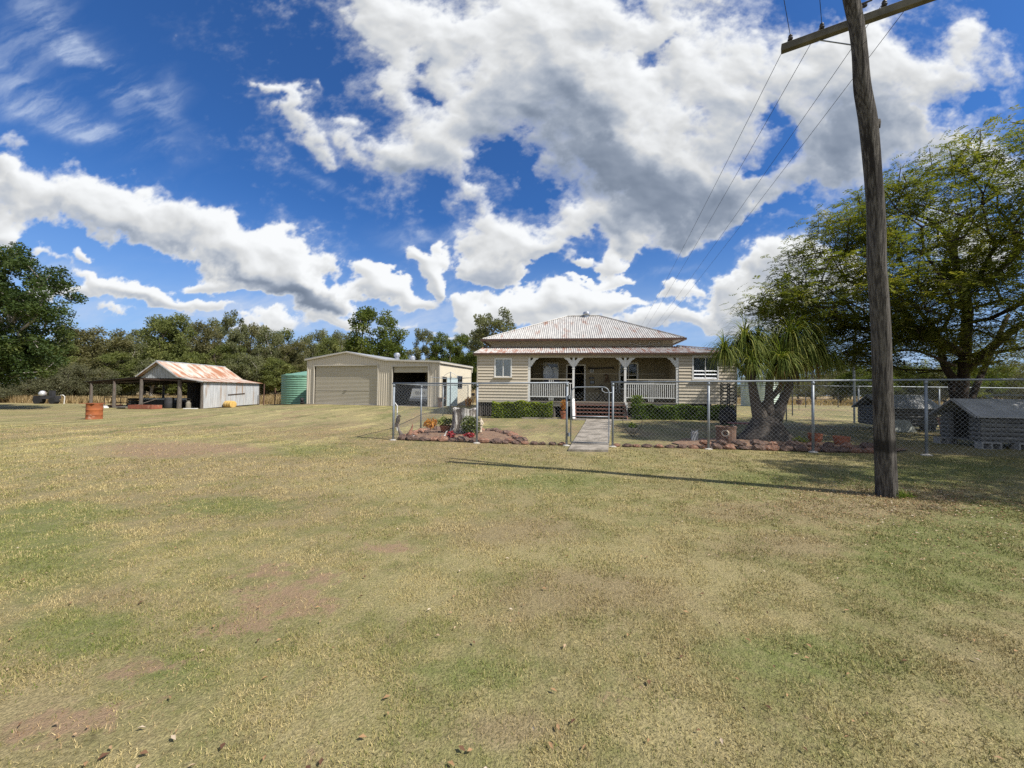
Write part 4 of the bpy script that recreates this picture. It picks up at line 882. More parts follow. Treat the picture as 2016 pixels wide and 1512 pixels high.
for (x, y, zt, rr) in ((-8.75, 0, 1.82, .10), (-6.95, 0, 1.98, .11), (-4.85, 0, 2.2, .12), (-1.85, 0, 2.1, .15), (-.1, -.02, 1.93, .10), (-7.3, LN-.2, 1.9, .10), (-5.2, LN-.2, 2.1, .1), (-8.9, LN-.2, 1.8, .1), (-.05, LN, 1.9, .08)):
    b = MB(); g = sz(x, y)-.1; b.tube([(x+rn.uniform(-.03, .03), y, g), (x+rn.uniform(-.03, .03), y, g+.9), (x, y, zt)], [rr*1.1, rr, rr*.85], 9); b.build('post', 'post_wood', SH)
# tools and junk under it
def junk(name, label, cat, mb, mat, loc, rz=0, group=None, bevel=0):
    o = mb.build(name, mat, bevel=bevel); o.location = loc; o.rotation_euler = (0, 0, rz); return tag(o, label, cat, group)
def SP(x, y, dz=0): return (SO.x+x, SO.y+y, sz(x, y)+dz)
t_ = thing('farm_trailer', 'old flat grey tray trailer with dark sides parked under the lean-to roof', 'trailer', SP(-3.9, 2.6), R(4))
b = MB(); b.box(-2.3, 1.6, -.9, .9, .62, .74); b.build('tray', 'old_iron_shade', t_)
b = MB(); b.box(-2.3, 1.6, -.92, -.86, .22, .62); b.build('side_panel', 'dark_iron', t_)
b = MB(); b.tube([(-.4, -1.0, .33), (-.4, -.82, .33)], .33, 14); b.tube([(-.4, .82, .33), (-.4, 1.0, .33)], .33, 14); b.build('wheel', 'tyre', t_)
b = MB(); b.bar((1.6, 0, .6), (2.7, 0, .45), .08, .08); b.build('drawbar', 'dark_iron', t_)
b = MB(); b.box(1.0, 1.6, -.6, .6, .74, 1.15); b.build('toolbox', M('green_box', (.10, .14, .12), (.07, .10, .09), 3, .6), t_)
for (nm, lab, ct, x, y, mk) in (('tyre_stack', 'stack of black tyres beside the second shed post', 'tyres', -6.3, .9, 't'), ('wooden_barrel', 'dark timber barrel in the shade behind the flat tray trailer', 'barrel', -2.2, 3.0, 'b'), ('scrap_heap', 'dark tangled scrap heap behind the white crate under the lean-to', 'scrap heap', -6.9, 2.2, 's'), ('oil_drum', 'dark blue oil drum standing left of the thick shed post', 'drum', -2.9, .3, 'd'), ('tool_bench', 'dark timber bench along the back of the open shed', 'bench', -3.2, 5.2, 'n')):
    b = MB(); rq = random.Random(len(lab))
    if mk == 't':
        for k in range(4): b.lathe([(.2, k*.19), (.32, k*.19+.02), (.34, k*.19+.09), (.32, k*.19+.17), (.2, k*.19+.18)], (rq.uniform(-.04, .04), 0, 0), 16)
    elif mk in 'bd': b.lathe([(.24, 0), (.29, .05), (.31, .4), (.29, .8), (.25, .85)], (0, 0, 0), 16)
    elif mk == 's':
        for k in range(16): b.bar((rq.uniform(-.9, .5), rq.uniform(-.6, .6), rq.uniform(0, .3)), (rq.uniform(-.5, .9), rq.uniform(-.6, .6), rq.uniform(.2, .8)), .06+.05*rq.random(), .05)
        b.box(-.5, .4, -.3, .3, .02, .42)
    else: b.box(-1.3, 1.3, -.3, .3, .8, .86); b.box(-1.2, -1.1, -.25, .25, 0, .8); b.box(1.1, 1.2, -.25, .25, 0, .8); b.box(-.8, -.1, -.2, .2, .86, 1.2)
    o = b.build(nm, {'t': 'tyre', 'b': 'dark_wood', 's': 'dark_iron', 'd': 'dark_iron', 'n': 'dark_wood'}[mk]); o.location = SP(x, y); tag(o, lab, ct)
t_ = thing('steel_frame_junk', 'rusty welded frame leaning among scrap under the lean-to end', 'scrap frame', SP(-7.75, .7), R(15))
b = MB()
for z in (.35, .8): b.tube([(-.55, 0, z), (.5, 0, z+.05)], .022, 5); b.tube([(-.55, .7, z), (.5, .7, z)], .022, 5)
for x in (-.55, .5):
    for y in (0, .7): b.tube([(x, y, .0), (x, y, .85)], .022, 5)
b.build('frame', 'dark_iron', t_)
b = MB(); b.bar((-.9, -.1, .12), (.7, -.15, .22), .12, .08); b.bar((-.7, -.3, .05), (.5, .3, .12), .1, .06); b.build('bar', M('rust_dark', (.14, .06, .04), (.08, .04, .03), 7, .8), t_)
M('rusty_tray', (.30, .10, .06), (.20, .075, .05), 5, .75, c3=(.38, .2, .13), s3=2)
b = MB(); b.box(-.95, .95, -.4, .4, .0, .05); b.box(-.95, .95, -.4, -.36, .05, .28); b.box(-.95, .95, .36, .4, .05, .28); b.box(-.95, -.91, -.36, .36, .05, .28); b.box(.91, .95, -.36, .36, .05, .28)
junk('rusty_trough', 'low red rusty metal trough lying in front of the open shed', 'trough', b, 'rusty_tray', SP(-3.55, -1.0, .02), R(-4))
b = MB(); b.box(-.75, .75, -.35, .35, .1, .16); b.box(-.6, -.5, -.3, .3, 0, .1); b.box(.5, .6, -.3, .3, 0, .1)
junk('pallet_board', 'flat grey board on skids beside the red trough', 'pallet', b, 'grey_timber', SP(-4.9, -.9, .0), R(3))
b = MB(); b.bar((-.7, 0, .15), (.6, .2, .65), .09, .05); junk('timber_plank', 'loose plank sloping over the red trough', 'plank', b, 'grey_timber', SP(-3.9, -.55, .1), 0)
b = MB(); b.lathe([(.16, 0), (.17, .05), (.17, .42), (.10, .55), (.11, .62), (.13, .64)], (0, 0, 0), 14); b.tube([(-.12, 0, .58), (-.2, 0, .72), (0, 0, .80), (.2, 0, .72), (.12, 0, .58)], .012, 5)
junk('milk_can', 'grey milk can standing by the thick shed post', 'milk can', b, M('canvas', (.25, .23, .18), (.18, .16, .13), 4, .7), SP(-1.35, .25))
b = MB(); b.box(-.45, .45, -.15, .15, 0, .05); junk('white_sheet', 'flat white offcut lying at the open shed doorway', 'offcut', b, 'white_paint', SP(-.75, -.25, .0), R(5))
b = MB(); b.box(-.3, .3, -.15, .15, 0, .1); b.box(-.1, .25, -.1, .1, .1, .18); junk('white_crate', 'small white crate lying on the ground under the lean-to end', 'crate', b, 'white_paint', SP(-7.4, -.35, .0), R(-8))
b = MB(); b.lathe([(.28, 0), (.30, .04), (.30, .5), (.28, .54)], (0, 0, 0), 16); junk('black_drum', 'black drum standing in the shade behind the red trough', 'drum', b, 'dark_iron', SP(-2.6, .9, .0))
M('yellow_plastic', (.60, .42, .14), (.52, .33, .10), 5, .5, c3=(.60, .50, .30), s3=2)
b = MB(); prof = [(.22, -.42), (.285, -.40), (.285, -.15), (.30, -.14), (.30, -.10), (.285, -.09), (.285, .12), (.30, .13), (.30, .17), (.285, .18), (.285, .40), (.22, .42)]
b.lathe(prof, (0, 0, 0), 20); ob = b.build('yellow_barrel', 'yellow_plastic', smooth=False); ob.rotation_euler = (R(90), 0, R(72)); ob.location = (SO.x+.62, SO.y+2.0, gz(SO.x+.6, SO.y+2)+.27); tag(ob, 'yellow plastic barrel lying on its side against the iron wall', 'barrel')
# rusty drum on the lawn
M('drum_rust', (.36, .11, .035), (.24, .075, .03), 4, .8, c3=(.45, .28, .20), s3=2.2, lo3=.58, hi3=.66, bump=.3)
dp = W(185, 835, 17.6); dz_ = gz(dp.x, dp.y)
D = thing('rusty_drum', 'orange rusty steel drum standing alone on the lawn', 'drum', (dp.x, dp.y, dz_-.01))
b = MB(); b.lathe([(.27, 0), (.285, .015), (.285, .03), (.275, .045), (.275, .20), (.285, .215), (.275, .23), (.275, .42), (.287, .44), (.275, .46), (.275, .68), (.285, .70), (.285, .715), (.265, .715), (.262, .40), (.262, .05)], (0, 0, 0), 28); b.build('drum_body', 'drum_rust', D, True)
b = MB(); b.box(-.40, .22, -.3, .3, .722, .737); b.build('lid_sheet', 'drum_rust', D)
# ================================================================== TANKS
def tank(name, label, x, y, r, z0, z1, zc, mat, n=40, pitch=.2):
    t_ = thing(name, label, 'water tank', (x, y, z0)); b = MB(); prof = []; h = z1-z0; k = int(h/pitch)
    for i in range(k):
        for f in (0, .25, .5, .75): prof.append((r+.03*math.sin(2*math.pi*f), (i+f)*h/k))
    prof.append((r, h)); b.lathe(prof, (0, 0, 0), n); b.build('tank_wall', mat, t_, True)
    b = MB(); seg = 16; vs = [(0, 0, zc-z0)]
    for i in range(seg):
        a = 2*math.pi*i/seg; vs.append((math.cos(a)*(r+.06), math.sin(a)*(r+.06), h+.0))
    for i in range(seg):
        a = 2*math.pi*i/seg; vs.append((math.cos(a)*(r+.06), math.sin(a)*(r+.06), h-.08))
    b.add(vs, [(0, 1+i, 1+(i+1) % seg) for i in range(seg)]+[(1+i, 1+seg+i, 1+seg+(i+1) % seg, 1+(i+1) % seg) for i in range(seg)])
    b.build('tank_roof', mat if isinstance(mat, str) else mat, t_)
    return t_
M('tank_green', (.16, .31, .22), (.13, .26, .19), 2, .5, 0, .4); M('tank_pale', (.50, .58, .50), (.42, .50, .43), 3, .5)
tz = gz(-19.4, 36)
tk = tank('water_tank', 'large green corrugated water tank with conical roof beside the garage', -19.4, 36.2, 2.0, tz, 2.75, 3.2, 'tank_green')
b = MB(); b.box(-.2, .2, -.2, .2, 0, .12); b.build('hatch', 'tank_green', tk).location = (-.9, -1.2, 2.78-tz)
tank('water_tank', 'pale green ribbed water tank behind the right end of the cottage', 20.6, 32.0, 1.35, gz(20.6, 32), 2.9, 3.2, 'tank_pale', pitch=.17)
# ================================================================== POWER POLE AND WIRES
M('pole_wood', (.150, .138, .122), (.048, .043, .039), 4.5, .95, stretch=(11, 11, .40), bump=1.0, detail=8, lo=.40, hi=.60, c3=(.030, .026, .024), s3=.8, lo3=.52, hi3=.62)
M('arm_wood', (.17, .16, .13), (.10, .095, .08), 4, .9, stretch=(1, 1, 1), bump=.6); M('galv', (.27, .30, .33), (.20, .225, .25), 6, .5, .25, .5); M('galv_wire', (.33, .35, .37), (.26, .28, .30), 4, .45, .3, .5)
M('insulator_black', (.03, .03, .03), (.05, .04, .04), 5, .25, 0, .6)
_pm = MATS['pole_wood']; _q = NT(_pm.node_tree); _b = [n for n in _pm.node_tree.nodes if n.type == 'BSDF_PRINCIPLED'][0]; _src = _b.inputs['Base Color'].links[0].from_socket
_s = _q.new('ShaderNodeSeparateXYZ', {0: _q.new('ShaderNodeTexCoord').outputs['Object']}); _n = _q.noise(_q.v('MULTIPLY', _q.new('ShaderNodeTexCoord').outputs['Object'], (14, 14, 2)), 1.0, 4, .6)
_z = _q.m('ADD', _s.outputs[2], _q.m('MULTIPLY', _q.m('SUBTRACT', _n, .5), .12))
_k = _q.m('MULTIPLY', _q.ramp(_z, .60, .66), _q.ramp(_z, .86, .76)); _x = _q.ramp(_s.outputs[0], .075, .045)
_q.l.new(_q.mix(_q.m('MULTIPLY', _q.m('MULTIPLY', _k, _x), .88), _src, (.018, .016, .015, 1)), _b.inputs['Base Color'])   # charred band from a grass fire
tr = [(1745,995,47),(1745,960,46),(1742,890,44),(1740,840,43),(1737,740,41),(1734,640,40),(1729,560,40),(1726,516,40),(1725,430,39),(1719,344,37),(1710,241,39),(1698,172,37),(1692.5,103,34),(1686,52,34),(1675,-5,35),(1669,-50,35)]
rn = random.Random(5)
pb = W(1745, 982, 5.5); pz = gz(pb.x, pb.y); rings = []
for px, py, w in tr:
    Yp_ = 5.5-.45*(982-py)/1032; p = W(px, py, Yp_); rings.append((p, w*Yp_/F/2/1.38))
M('log_crack', (.05, .025, .018), (.03, .016, .012), 6, .95)
P_ = thing('power_pole', 'tall weathered grey timber power pole with a timber crossarm standing on the lawn', 'power pole', (pb.x, pb.y, pz))
cen = arc([r_[0] for r_ in rings], 5); rads = np.interp(np.linspace(0, 1, len(cen)), np.linspace(0, 1, len(rings)), [r_[1] for r_ in rings])
mb = MB(); n_ = 40; vs = []
for i, p in enumerate(cen):
    for k in range(n_):
        th = 2*math.pi*k/n_; h = noise.noise(Vector((math.cos(th)*2.2, math.sin(th)*2.2, p.z*.55)))*.10+noise.noise(Vector((math.cos(th)*7, math.sin(th)*7, p.z*.5+9)))*.075
        rr = rads[i]*(1+h); vs.append((p.x+math.cos(th)*rr-pb.x, p.y+math.sin(th)*rr-pb.y, p.z-pz))
mb.add(vs, [(i*n_+k, i*n_+(k+1) % n_, (i+1)*n_+(k+1) % n_, (i+1)*n_+k) for i in range(len(cen)-1) for k in range(n_)]+[tuple(range(n_-1, -1, -1)), tuple((len(cen)-1)*n_+k for k in range(n_))])
mb.build('pole', 'pole_wood', P_, True)
b = MB(); b.prism([(-.006, 0), (.006, 0), (.010, .18), (.004, .42), (-.004, .42), (-.008, .2)], (-.015, -.121, .30), (1, 0, 0), (0, 0, 1), (0, -1, 0), .01); b.build('crack', 'log_crack', P_)
kn = W(1732, 245, 5.14)-Vector((pb.x, pb.y, pz)); b = MB(); b.blob(kn+Vector((-.035, 0, 0)), .045, 8, random.Random(2), .25, (1, 1, 1.4)); b.build('knot', 'pole_wood', P_, True)
ac = W(1686, 44, 5.26); AZ = ac.z
def onz(px, py): d_ = RAY(px, py); return CAM+d_*((AZ-CAMZ)/d_.z)
aL = onz(1538, 97); aR = onz(1822, -4); adir = (aL-aR).normalized(); off = Vector((0, 0, 0)); ac = aR+adir*((ac-aR).dot(adir)); aR = aR-adir*.18
loc = lambda v: v-Vector((pb.x, pb.y, pz))
b = MB(); b.bar(loc(aL), loc(aR), .085, .105); b.build('crossarm', 'arm_wood', P_, bevel=.006)
b = MB(); b.bar(loc(ac+adir*.40+Vector((0, .02, -.05))), loc(ac+Vector((.0, -.03, -.36))), .012, .035, (1, 0, 0)); b.build('brace', 'galv', P_)
INS = []
for k, s_ in enumerate((1556, 1618, 1741, 1815)):
    p = aR+adir*((onz(s_, 97-(s_-1538)*.356)-aR).dot(adir)); INS.append(p+Vector((0, 0, .155)))
    b = MB(); b.lathe([(.009, .04), (.009, .09), (.030, .092), (.036, .105), (.030, .12), (.020, .125), (.030, .14), (.022, .165), (.008, .17)], loc(p), 10); b.build('insulator', 'insulator_black', P_)
b = MB(); b.tube([loc(ac+Vector((-.02, -.1, .16))), loc(ac+Vector((.11, -.12, .20)))], .012, 6); b.lathe([(.012, 0), (.03, .01), (.03, .05), (.01, .06)], loc(ac+Vector((.10, -.02, .20))), 8); b.build('bolt', 'insulator_black', P_)
M('wire', (.035, .035, .04), (.05, .05, .05), 3, .6)
for k, p in enumerate(INS):
    B_ = Vector((17.0+k*.42, 60-k*.25, 7.6)); C_ = p+Vector((-.66, -.75, 0))*42+Vector((0, 0, 1.2)); pts = []
    for i in range(25):
        q_ = i/24; v_ = p.lerp(B_, q_**1.4); qq = q_**1.4; v_.z -= 4*.75*qq*(1-qq); pts.append(v_)
    bk = []
    for i in range(1, 13):
        q_ = (i/12)**1.3; v_ = p.lerp(C_, q_); v_.z -= 4*.7*q_*(1-q_); bk.append(v_)
    b = MB(); b.tube(list(reversed(bk))+pts, .0042, 5); o = b.build('power_line', 'wire')
    tag(o, ['leftmost of the four overhead wires leaving the crossarm', 'second wire from the left on the pole crossarm', 'third wire from the left passing behind the pole', 'rightmost of the four overhead wires on the pole'][k], 'power line', 'overhead wires from the pole to beyond the cottage')
# the pole that carries the far end, out beyond the cottage
b = MB(); b.tube([(17.6, 60, 0), (17.6, 60, 8)], [.15, .1], 10); far_pole = b.build('power_pole', 'pole_wood'); tag(far_pole, 'distant timber power pole beyond the cottage where the four wires end', 'power pole')
b = MB(); b.bar((16.6, 60.2, 7.5), (18.9, 59.2, 7.5), .09, .11); b.build('crossarm', 'arm_wood', far_pole)
# ================================================================== CHAIN-LINK FENCES
def fz(X): return gz(X, 10.632-.2194*X)
def FP(X, dz=0): Y = 10.632-.2194*X; return Vector((X, Y, gz(X, Y)+dz))
def chain_panel(a, b_, za, zb, parent, sag=0.0, cell=.098, inv=None, wr_=.0014):
    """diamond mesh between ground points a and b_, from za to zb above them"""
    a = Vector(a); b_ = Vector(b_); d = b_-a; L = math.hypot(d.x, d.y); Hh = zb-za; m = MB(); r_ = wr_
    def P3(u, v): return Vector((a.x+d.x*u/L, a.y+d.y*u/L, a.z+d.z*u/L+za+v))
    n = int((L+Hh)/cell)+1
    for i in range(n):
        for s in (1, -1):
            u0 = i*cell-Hh if s > 0 else i*cell
            u1 = u0+Hh*s; v0, v1 = 0, Hh
            if s < 0: u0, u1 = i*cell, i*cell-Hh
            lo_u, hi_u = sorted((u0, u1))
            if hi_u <= 0 or lo_u >= L: continue
            def clip(uu): return min(max(uu, 0), L)
            c0, c1 = clip(u0), clip(u1); k = (v1-v0)/(u1-u0); w0 = v0+(c0-u0)*k; w1 = v0+(c1-u0)*k
            if abs(c1-c0) < .01: continue
            p0, p1 = P3(c0, w0), P3(c1, w1); dd = (p1-p0).normalized(); nn = Vector((-d.y, d.x, 0)).normalized(); sd = dd.cross(nn)
            bb = [p+nn*(r_*math.cos(t_))+sd*(r_*math.sin(t_))+nn*(.004*s) for p in (p0, p1) for t_ in (0, 2.1, 4.2)]
            m.add(bb, [(0, 1, 4, 3), (1, 2, 5, 4), (2, 0, 3, 5)])
    if inv is not None: m.v = [tuple(inv @ Vector(v)) for v in m.v]
    return m.build('wire_mesh', 'galv_wire', parent)
M('footing', (.50, .47, .42), (.4, .38, .34), 5, .9, bump=.3)
def fence(name, label, Ps, H_=1.68, rail=True, footing=True, r_=.029, ext=(.05, .05), wr_=.0014):
    o0 = Vector(Ps[0]); t_ = thing(name, label, 'fence', o0); inv = Matrix.Translation(-o0)
    for i, p in enumerate(Ps):
        p = Vector(p)-o0; b = MB(); b.tube([p+Vector((0, 0, -.05)), p+Vector((0, 0, H_-.02))], r_, 10); b.lathe([(r_+.008, -.06), (r_+.008, 0), (.012, .02)], p+Vector((0, 0, H_-.03)), 10); b.build('post', 'galv', t_, True)
        if footing:
            b = MB(); b.lathe([(.11, -.03), (.10, .012), (.04, .03)], p, 9); b.build('footing', 'footing', t_)
    for i in range(len(Ps)-1):
        chain_panel(Ps[i], Ps[i+1], .03, H_-.03, t_, inv=inv, wr_=wr_)
    pts = [Vector(p)-o0+Vector((0, 0, H_)) for p in Ps]; e0 = (pts[0]-pts[1]).normalized()*ext[0]; e1 = (pts[-1]-pts[-2]).normalized()*ext[1]
    b = MB(); b.tube([pts[0]+e0]+pts[1:-1]+[pts[-1]+e1], .024, 10); b.build('top_rail', 'galv', t_, True)
    return t_
FL = [FP(-3.5), FP(-.974), FP(1.475)]
fence('chain_link_fence', 'front chain-link fence section left of the gate beside the stump garden', FL)
fence('chain_link_fence', 'front chain-link fence section running right from the gate past the palm', [FP(2.64), FP(4.887), FP(7.1), FP(9.26), FP(11.5), FP(13.7), FP(16)])
def GP(x, y): return Vector((x, y, gz(x, y)))
fence('chain_link_fence', 'side chain-link fence running back from the front corner towards the garage', [GP(-3.52, 11.5), GP(-3.32, 14.1), GP(-3.75, 21), GP(-3.4, 29.8)], footing=False, wr_=.0010)
fence('chain_link_fence', 'distant chain-link fence beyond the palm on the right side of the yard', [GP(10.2, 21.5), GP(13.2, 18.5), GP(16.4, 18.2), GP(20, 18), GP(24, 17.8), GP(29, 17.6)], footing=False, wr_=.0012)
# gate
gA, gB = FP(1.56), FP(2.56)
G_ = thing('garden_gate', 'tubular metal gate with chain mesh across the concrete path', 'gate', gA); d = gB-gA; L = d.length; ex = d.normalized(); lz = .10; hz_ = 1.56
def gp(u, v): return ex*u+Vector((0, -.02, v))
fr = [gp(.02, lz), gp(.02, hz_-.16)]+[gp(.02+.16*(1-math.cos(a)), hz_-.16+.16*math.sin(a)) for a in (.4, .8, 1.2, 1.57)]+[gp(L-.18, hz_)]+[gp(L-.18+.16*math.sin(a), hz_-.16+.16*math.cos(a)) for a in (.4, .8, 1.2, 1.57)]+[gp(L-.02, lz), gp(.02, lz)]
b = MB(); b.tube(fr, .016, 8); b.tube([gp(L-.2, hz_-.02), gp(L-.2, hz_-.10), gp(L-.12, hz_-.15), gp(L+.06, hz_-.15)], .012, 8); b.tube([gp(.02, .78), gp(L-.02, .78)], .014, 8); b.build('gate_frame', 'galv', G_, True)
inv = Matrix.Translation(-gA); mm = chain_panel(gA+ex*.03+Vector((0, -.02, 0)), gA+ex*(L-.03)+Vector((0, -.02, 0)), lz, hz_-.14, G_, inv=inv)
b = MB(); b.lathe([(.03, 0), (.03, .10)], gp(-.03, .25), 8); b.build('hinge', 'galv', G_); b = MB(); b.lathe([(.03, 0), (.03, .10)], gp(-.03, 1.25), 8); b.build('hinge', 'galv', G_)
# path
pa = [(1.37, 9.28), (2.30, 9.16), (4.95, 19.0), (3.75, 19.2)]
b = MB(); nseg = 14; vs = []
for i in range(nseg+1):
    q_ = i/nseg
    for A_, B_ in ((pa[0], pa[3]), (pa[1], pa[2])):
        x, y = A_[0]+(B_[0]-A_[0])*q_, A_[1]+(B_[1]-A_[1])*q_; z = gz(x, y)+.055; vs += [(x, y, z), (x, y, z-.2)]
fs = []
for i in range(nseg):
    a = 4*i; fs += [(a, a+2, a+6, a+4), (a, a+4, a+5, a+1), (a+2, a+3, a+7, a+6)]
fs += [(0, 1, 3, 2)]; b.add(vs, fs); o = b.build('garden_path', 'concrete'); tag(o, kind='structure')
b = MB(); p = HM @ Vector((6.6, -1.5, 0)); mt = Matrix.Translation((0, 0, 0)); b.box(5.2, 8.0, -1.62, -1.25, .0, .16); o = b.build('step_slab', 'concrete'); o.matrix_world = HM; tag(o, kind='structure')
b = MB(); b.box(2.6, 5.0, -1.05, -.97, .02, .15); b.box(8.1, 12.0, -1.2, -1.12, .02, .14); o = b.build('garden_kerb', 'concrete'); o.matrix_world = HM; tag(o, kind='structure')
b = MB(); 
bed = [(-3.35, 11.45), (-.8, 10.95), (.3, 11.0), (.0, 12.6), (-.6, 13.9), (-1.6, 14.6), (-3.1, 14.4)]
M('bed_soil', (.17, .10, .065), (.26, .17, .11), 9, .95, bump=.8, c3=(.09, .06, .04), s3=5)
cx_ = sum(p[0] for p in bed)/len(bed); cy_ = sum(p[1] for p in bed)/len(bed)
b.add([(cx_, cy_, gz(cx_, cy_)+.13)]+[(x, y, gz(x, y)+.03) for x, y in bed], [(0, i+1, (i+1) % len(bed)+1) for i in range(len(bed))]); o = b.build('garden_bed', 'bed_soil'); tag(o, kind='structure')
b = MB(); bed2 = [(4.6, 9.75), (8.7, 8.85), (9.6, 9.3), (8.6, 10.6), (7.4, 11.7), (5.2, 11.6), (4.4, 10.6)]
b.add([(6.6, 10.3, gz(6.6, 10.3)+.12)]+[(x, y, gz(x, y)+.03) for x, y in bed2], [(0, i+1, (i+1) % len(bed2)+1) for i in range(len(bed2))]); o = b.build('garden_bed', 'bed_soil'); tag(o, kind='structure')
# ================================================================== ROCKS
M('rock_red', (.36, .19, .12), (.22, .11, .075), 7, .9, bump=.8, c3=(.48, .33, .24), s3=3, lo3=.52, hi3=.66); M('rock_brown', (.20, .13, .10), (.11, .07, .055), 7, .9, bump=.8, c3=(.34, .24, .18), s3=3)
rockmesh = []
for k in range(8):
    rr = random.Random(40+k); b = MB(); b.blob((0, 0, 0), 1, 9, rr, .16, (1, .62+.2*rr.random(), .42+.15*rr.random())); o = b.build('rock', 'rock_red' if k % 2 else 'rock_brown'); rockmesh.append(o.data); bpy.data.objects.remove(o)
rrn = random.Random(9)
def rock(x, y, s, label, group, dz=0, rz=None):
    o = bpy.data.objects.new('rock', rrn.choice(rockmesh)); COL.objects.link(o); o.location = (x, y, gz(x, y)+s*.28+dz); o.scale = (s, s, s); o.rotation_euler = (rrn.uniform(-.15, .15), rrn.uniform(-.15, .15), rz if rz is not None else rrn.random()*6)
    return tag(o, label, 'rock', group)
gl_ = ('reddish brown border rock lying along the front fence foot', 'border rocks along the front fence')
x = -3.25
while x < -.75:
    p = FP(x); rock(x, p.y+.16+rrn.random()*.08, .155+.05*rrn.random(), 'large red brown rock bordering the stump garden bed', 'rocks round the stump garden', rz=rrn.uniform(-.4, .2)); x += .27+rrn.random()*.08
while x < 1.42:
    p = FP(x); rock(x, p.y+.07, .10+.04*rrn.random(), *gl_, rz=rrn.uniform(-.4, .2)); x += .22+rrn.random()*.08
x = 2.75
while x < 4.9:
    p = FP(x); rock(x, p.y+.07, .095+.04*rrn.random(), *gl_, rz=rrn.uniform(-.4, .2)); x += .21+rrn.random()*.08
while x < 8.6:
    p = FP(x); rock(x, p.y+.13, .15+.05*rrn.random(), 'dark red flat rock bordering the bed under the ponytail palm', 'rocks round the palm bed', rz=rrn.uniform(-.4, .2)); x += .26+rrn.random()*.08
x = 4.9
while x < 8.7:
    p = FP(x); rock(x, p.y+.22, .13+.05*rrn.random(), 'dark red flat rock bordering the bed under the ponytail palm', 'rocks round the palm bed', dz=.10); x += .33+rrn.random()*.1
for i in range(len(bed)-1):
    (xa, ya), (xb, yb) = bed[i+1], bed[(i+2) % len(bed)]
    k = max(2, int(math.hypot(xb-xa, yb-ya)/.30))
    for j in range(k):
        q_ = j/k; rock(xa+(xb-xa)*q_, ya+(yb-ya)*q_, .15+.06*rrn.random(), 'large red brown rock bordering the stump garden bed', 'rocks round the stump garden')
for (px, py, Y) in ((800,868,12.0),(815,862,12.6),(842,866,12.3),(860,858,13),(905,868,12.1),(842,852,13.5)):
    p = W(px, py, Y); rock(p.x, p.y, .16, 'large red brown rock bordering the stump garden bed', 'rocks round the stump garden')
# ================================================================== GARDEN ORNAMENTS
M('stump_bark', (.20, .175, .145), (.06, .05, .042), 4, .95, stretch=(4, 4, .6), bump=1.0, c3=(.55, .53, .49), s3=2.4, lo3=.48, hi3=.56)
sp = W(914, 850, 12.9); szz = gz(sp.x, sp.y)
b = MB(); vs = []; n_ = 26
rr = random.Random(4); prof = [(.60, 0), (.50, .12), (.43, .3), (.40, .55), (.40, .80), (.41, .90)]
for r_, z in prof:
    for k in range(n_):
        th = 2*math.pi*k/n_; w = 1+.10*math.sin(th*5+1)*(1.6-z)+.05*math.sin(th*11); vs.append((math.cos(th)*r_*w, math.sin(th)*r_*w, z+(.05*math.sin(th*3) if z > .85 else 0)))
vs.append((0, 0, .84)); b.add(vs, [(i*n_+k, i*n_+(k+1) % n_, (i+1)*n_+(k+1) % n_, (i+1)*n_+k) for i in range(len(prof)-1) for k in range(n_)]+[((len(prof)-1)*n_+k, (len(prof)-1)*n_+(k+1) % n_, len(vs)-1) for k in range(n_)])
o = b.build('tree_stump', 'stump_bark'); o.location = (sp.x, sp.y, szz-.02); tag(o, 'thick weathered tree stump with pale peeling bark in the garden bed', 'tree stump')
M('log_dark', (.09, .065, .05), (.05, .038, .03), 6, .8); M('statue_stone', (.62, .54, .42), (.5, .43, .33), 9, .8); M('driftwood', (.24, .20, .17), (.12, .10, .09), 5, .9, stretch=(3, 3, .6), bump=.7)
def place(px, py, Y): p = W(px, py, Y); return (p.x, p.y, gz(p.x, p.y))
def skinfig(name, verts, edges, rads, mat, parent=None, loc=(0, 0, 0), sub=2):
    me = bpy.data.meshes.new(name); me.from_pydata(verts, edges, []); me.update(); o = bpy.data.objects.new(name, me); COL.objects.link(o); me.materials.append(MATS[mat])
    md = o.modifiers.new('skin', 'SKIN'); md.use_smooth_shade = True
    for i, r_ in enumerate(rads): me.skin_vertices[0].data[i].radius = (r_, r_)
    me.skin_vertices[0].data[0].use_root = True
    s_ = o.modifiers.new('sub', 'SUBSURF'); s_.levels = sub; s_.render_levels = sub
    if parent: o.parent = parent
    o.location = loc; return o
# cream garden statue of a standing draped figure
t_ = thing('garden_statue', 'cream stone statue of a draped standing figure right of the stump', 'statue', place(946, 848, 12.6))
b = MB(); b.lathe([(.11, 0), (.11, .05), (.08, .07), (.08, .10)], (0, 0, 0), 14); b.build('plinth', 'statue_stone', t_)
skinfig('figure', [(0, 0, .10), (-.01, 0, .22), (.015, 0, .34), (.0, 0, .44), (0, 0, .51), (.005, -.005, .545), (.01, -.01, .60), (.05, 0, .485), (.085, -.02, .40), (.04, -.06, .36), (-.05, 0, .485), (-.085, -.01, .42), (-.055, -.05, .50)], [(0, 1), (1, 2), (2, 3), (3, 4), (4, 5), (5, 6), (4, 7), (7, 8), (8, 9), (4, 10), (10, 11), (11, 12)], [.055, .058, .06, .052, .045, .022, .038, .026, .022, .016, .026, .022, .016], 'statue_stone', t_)
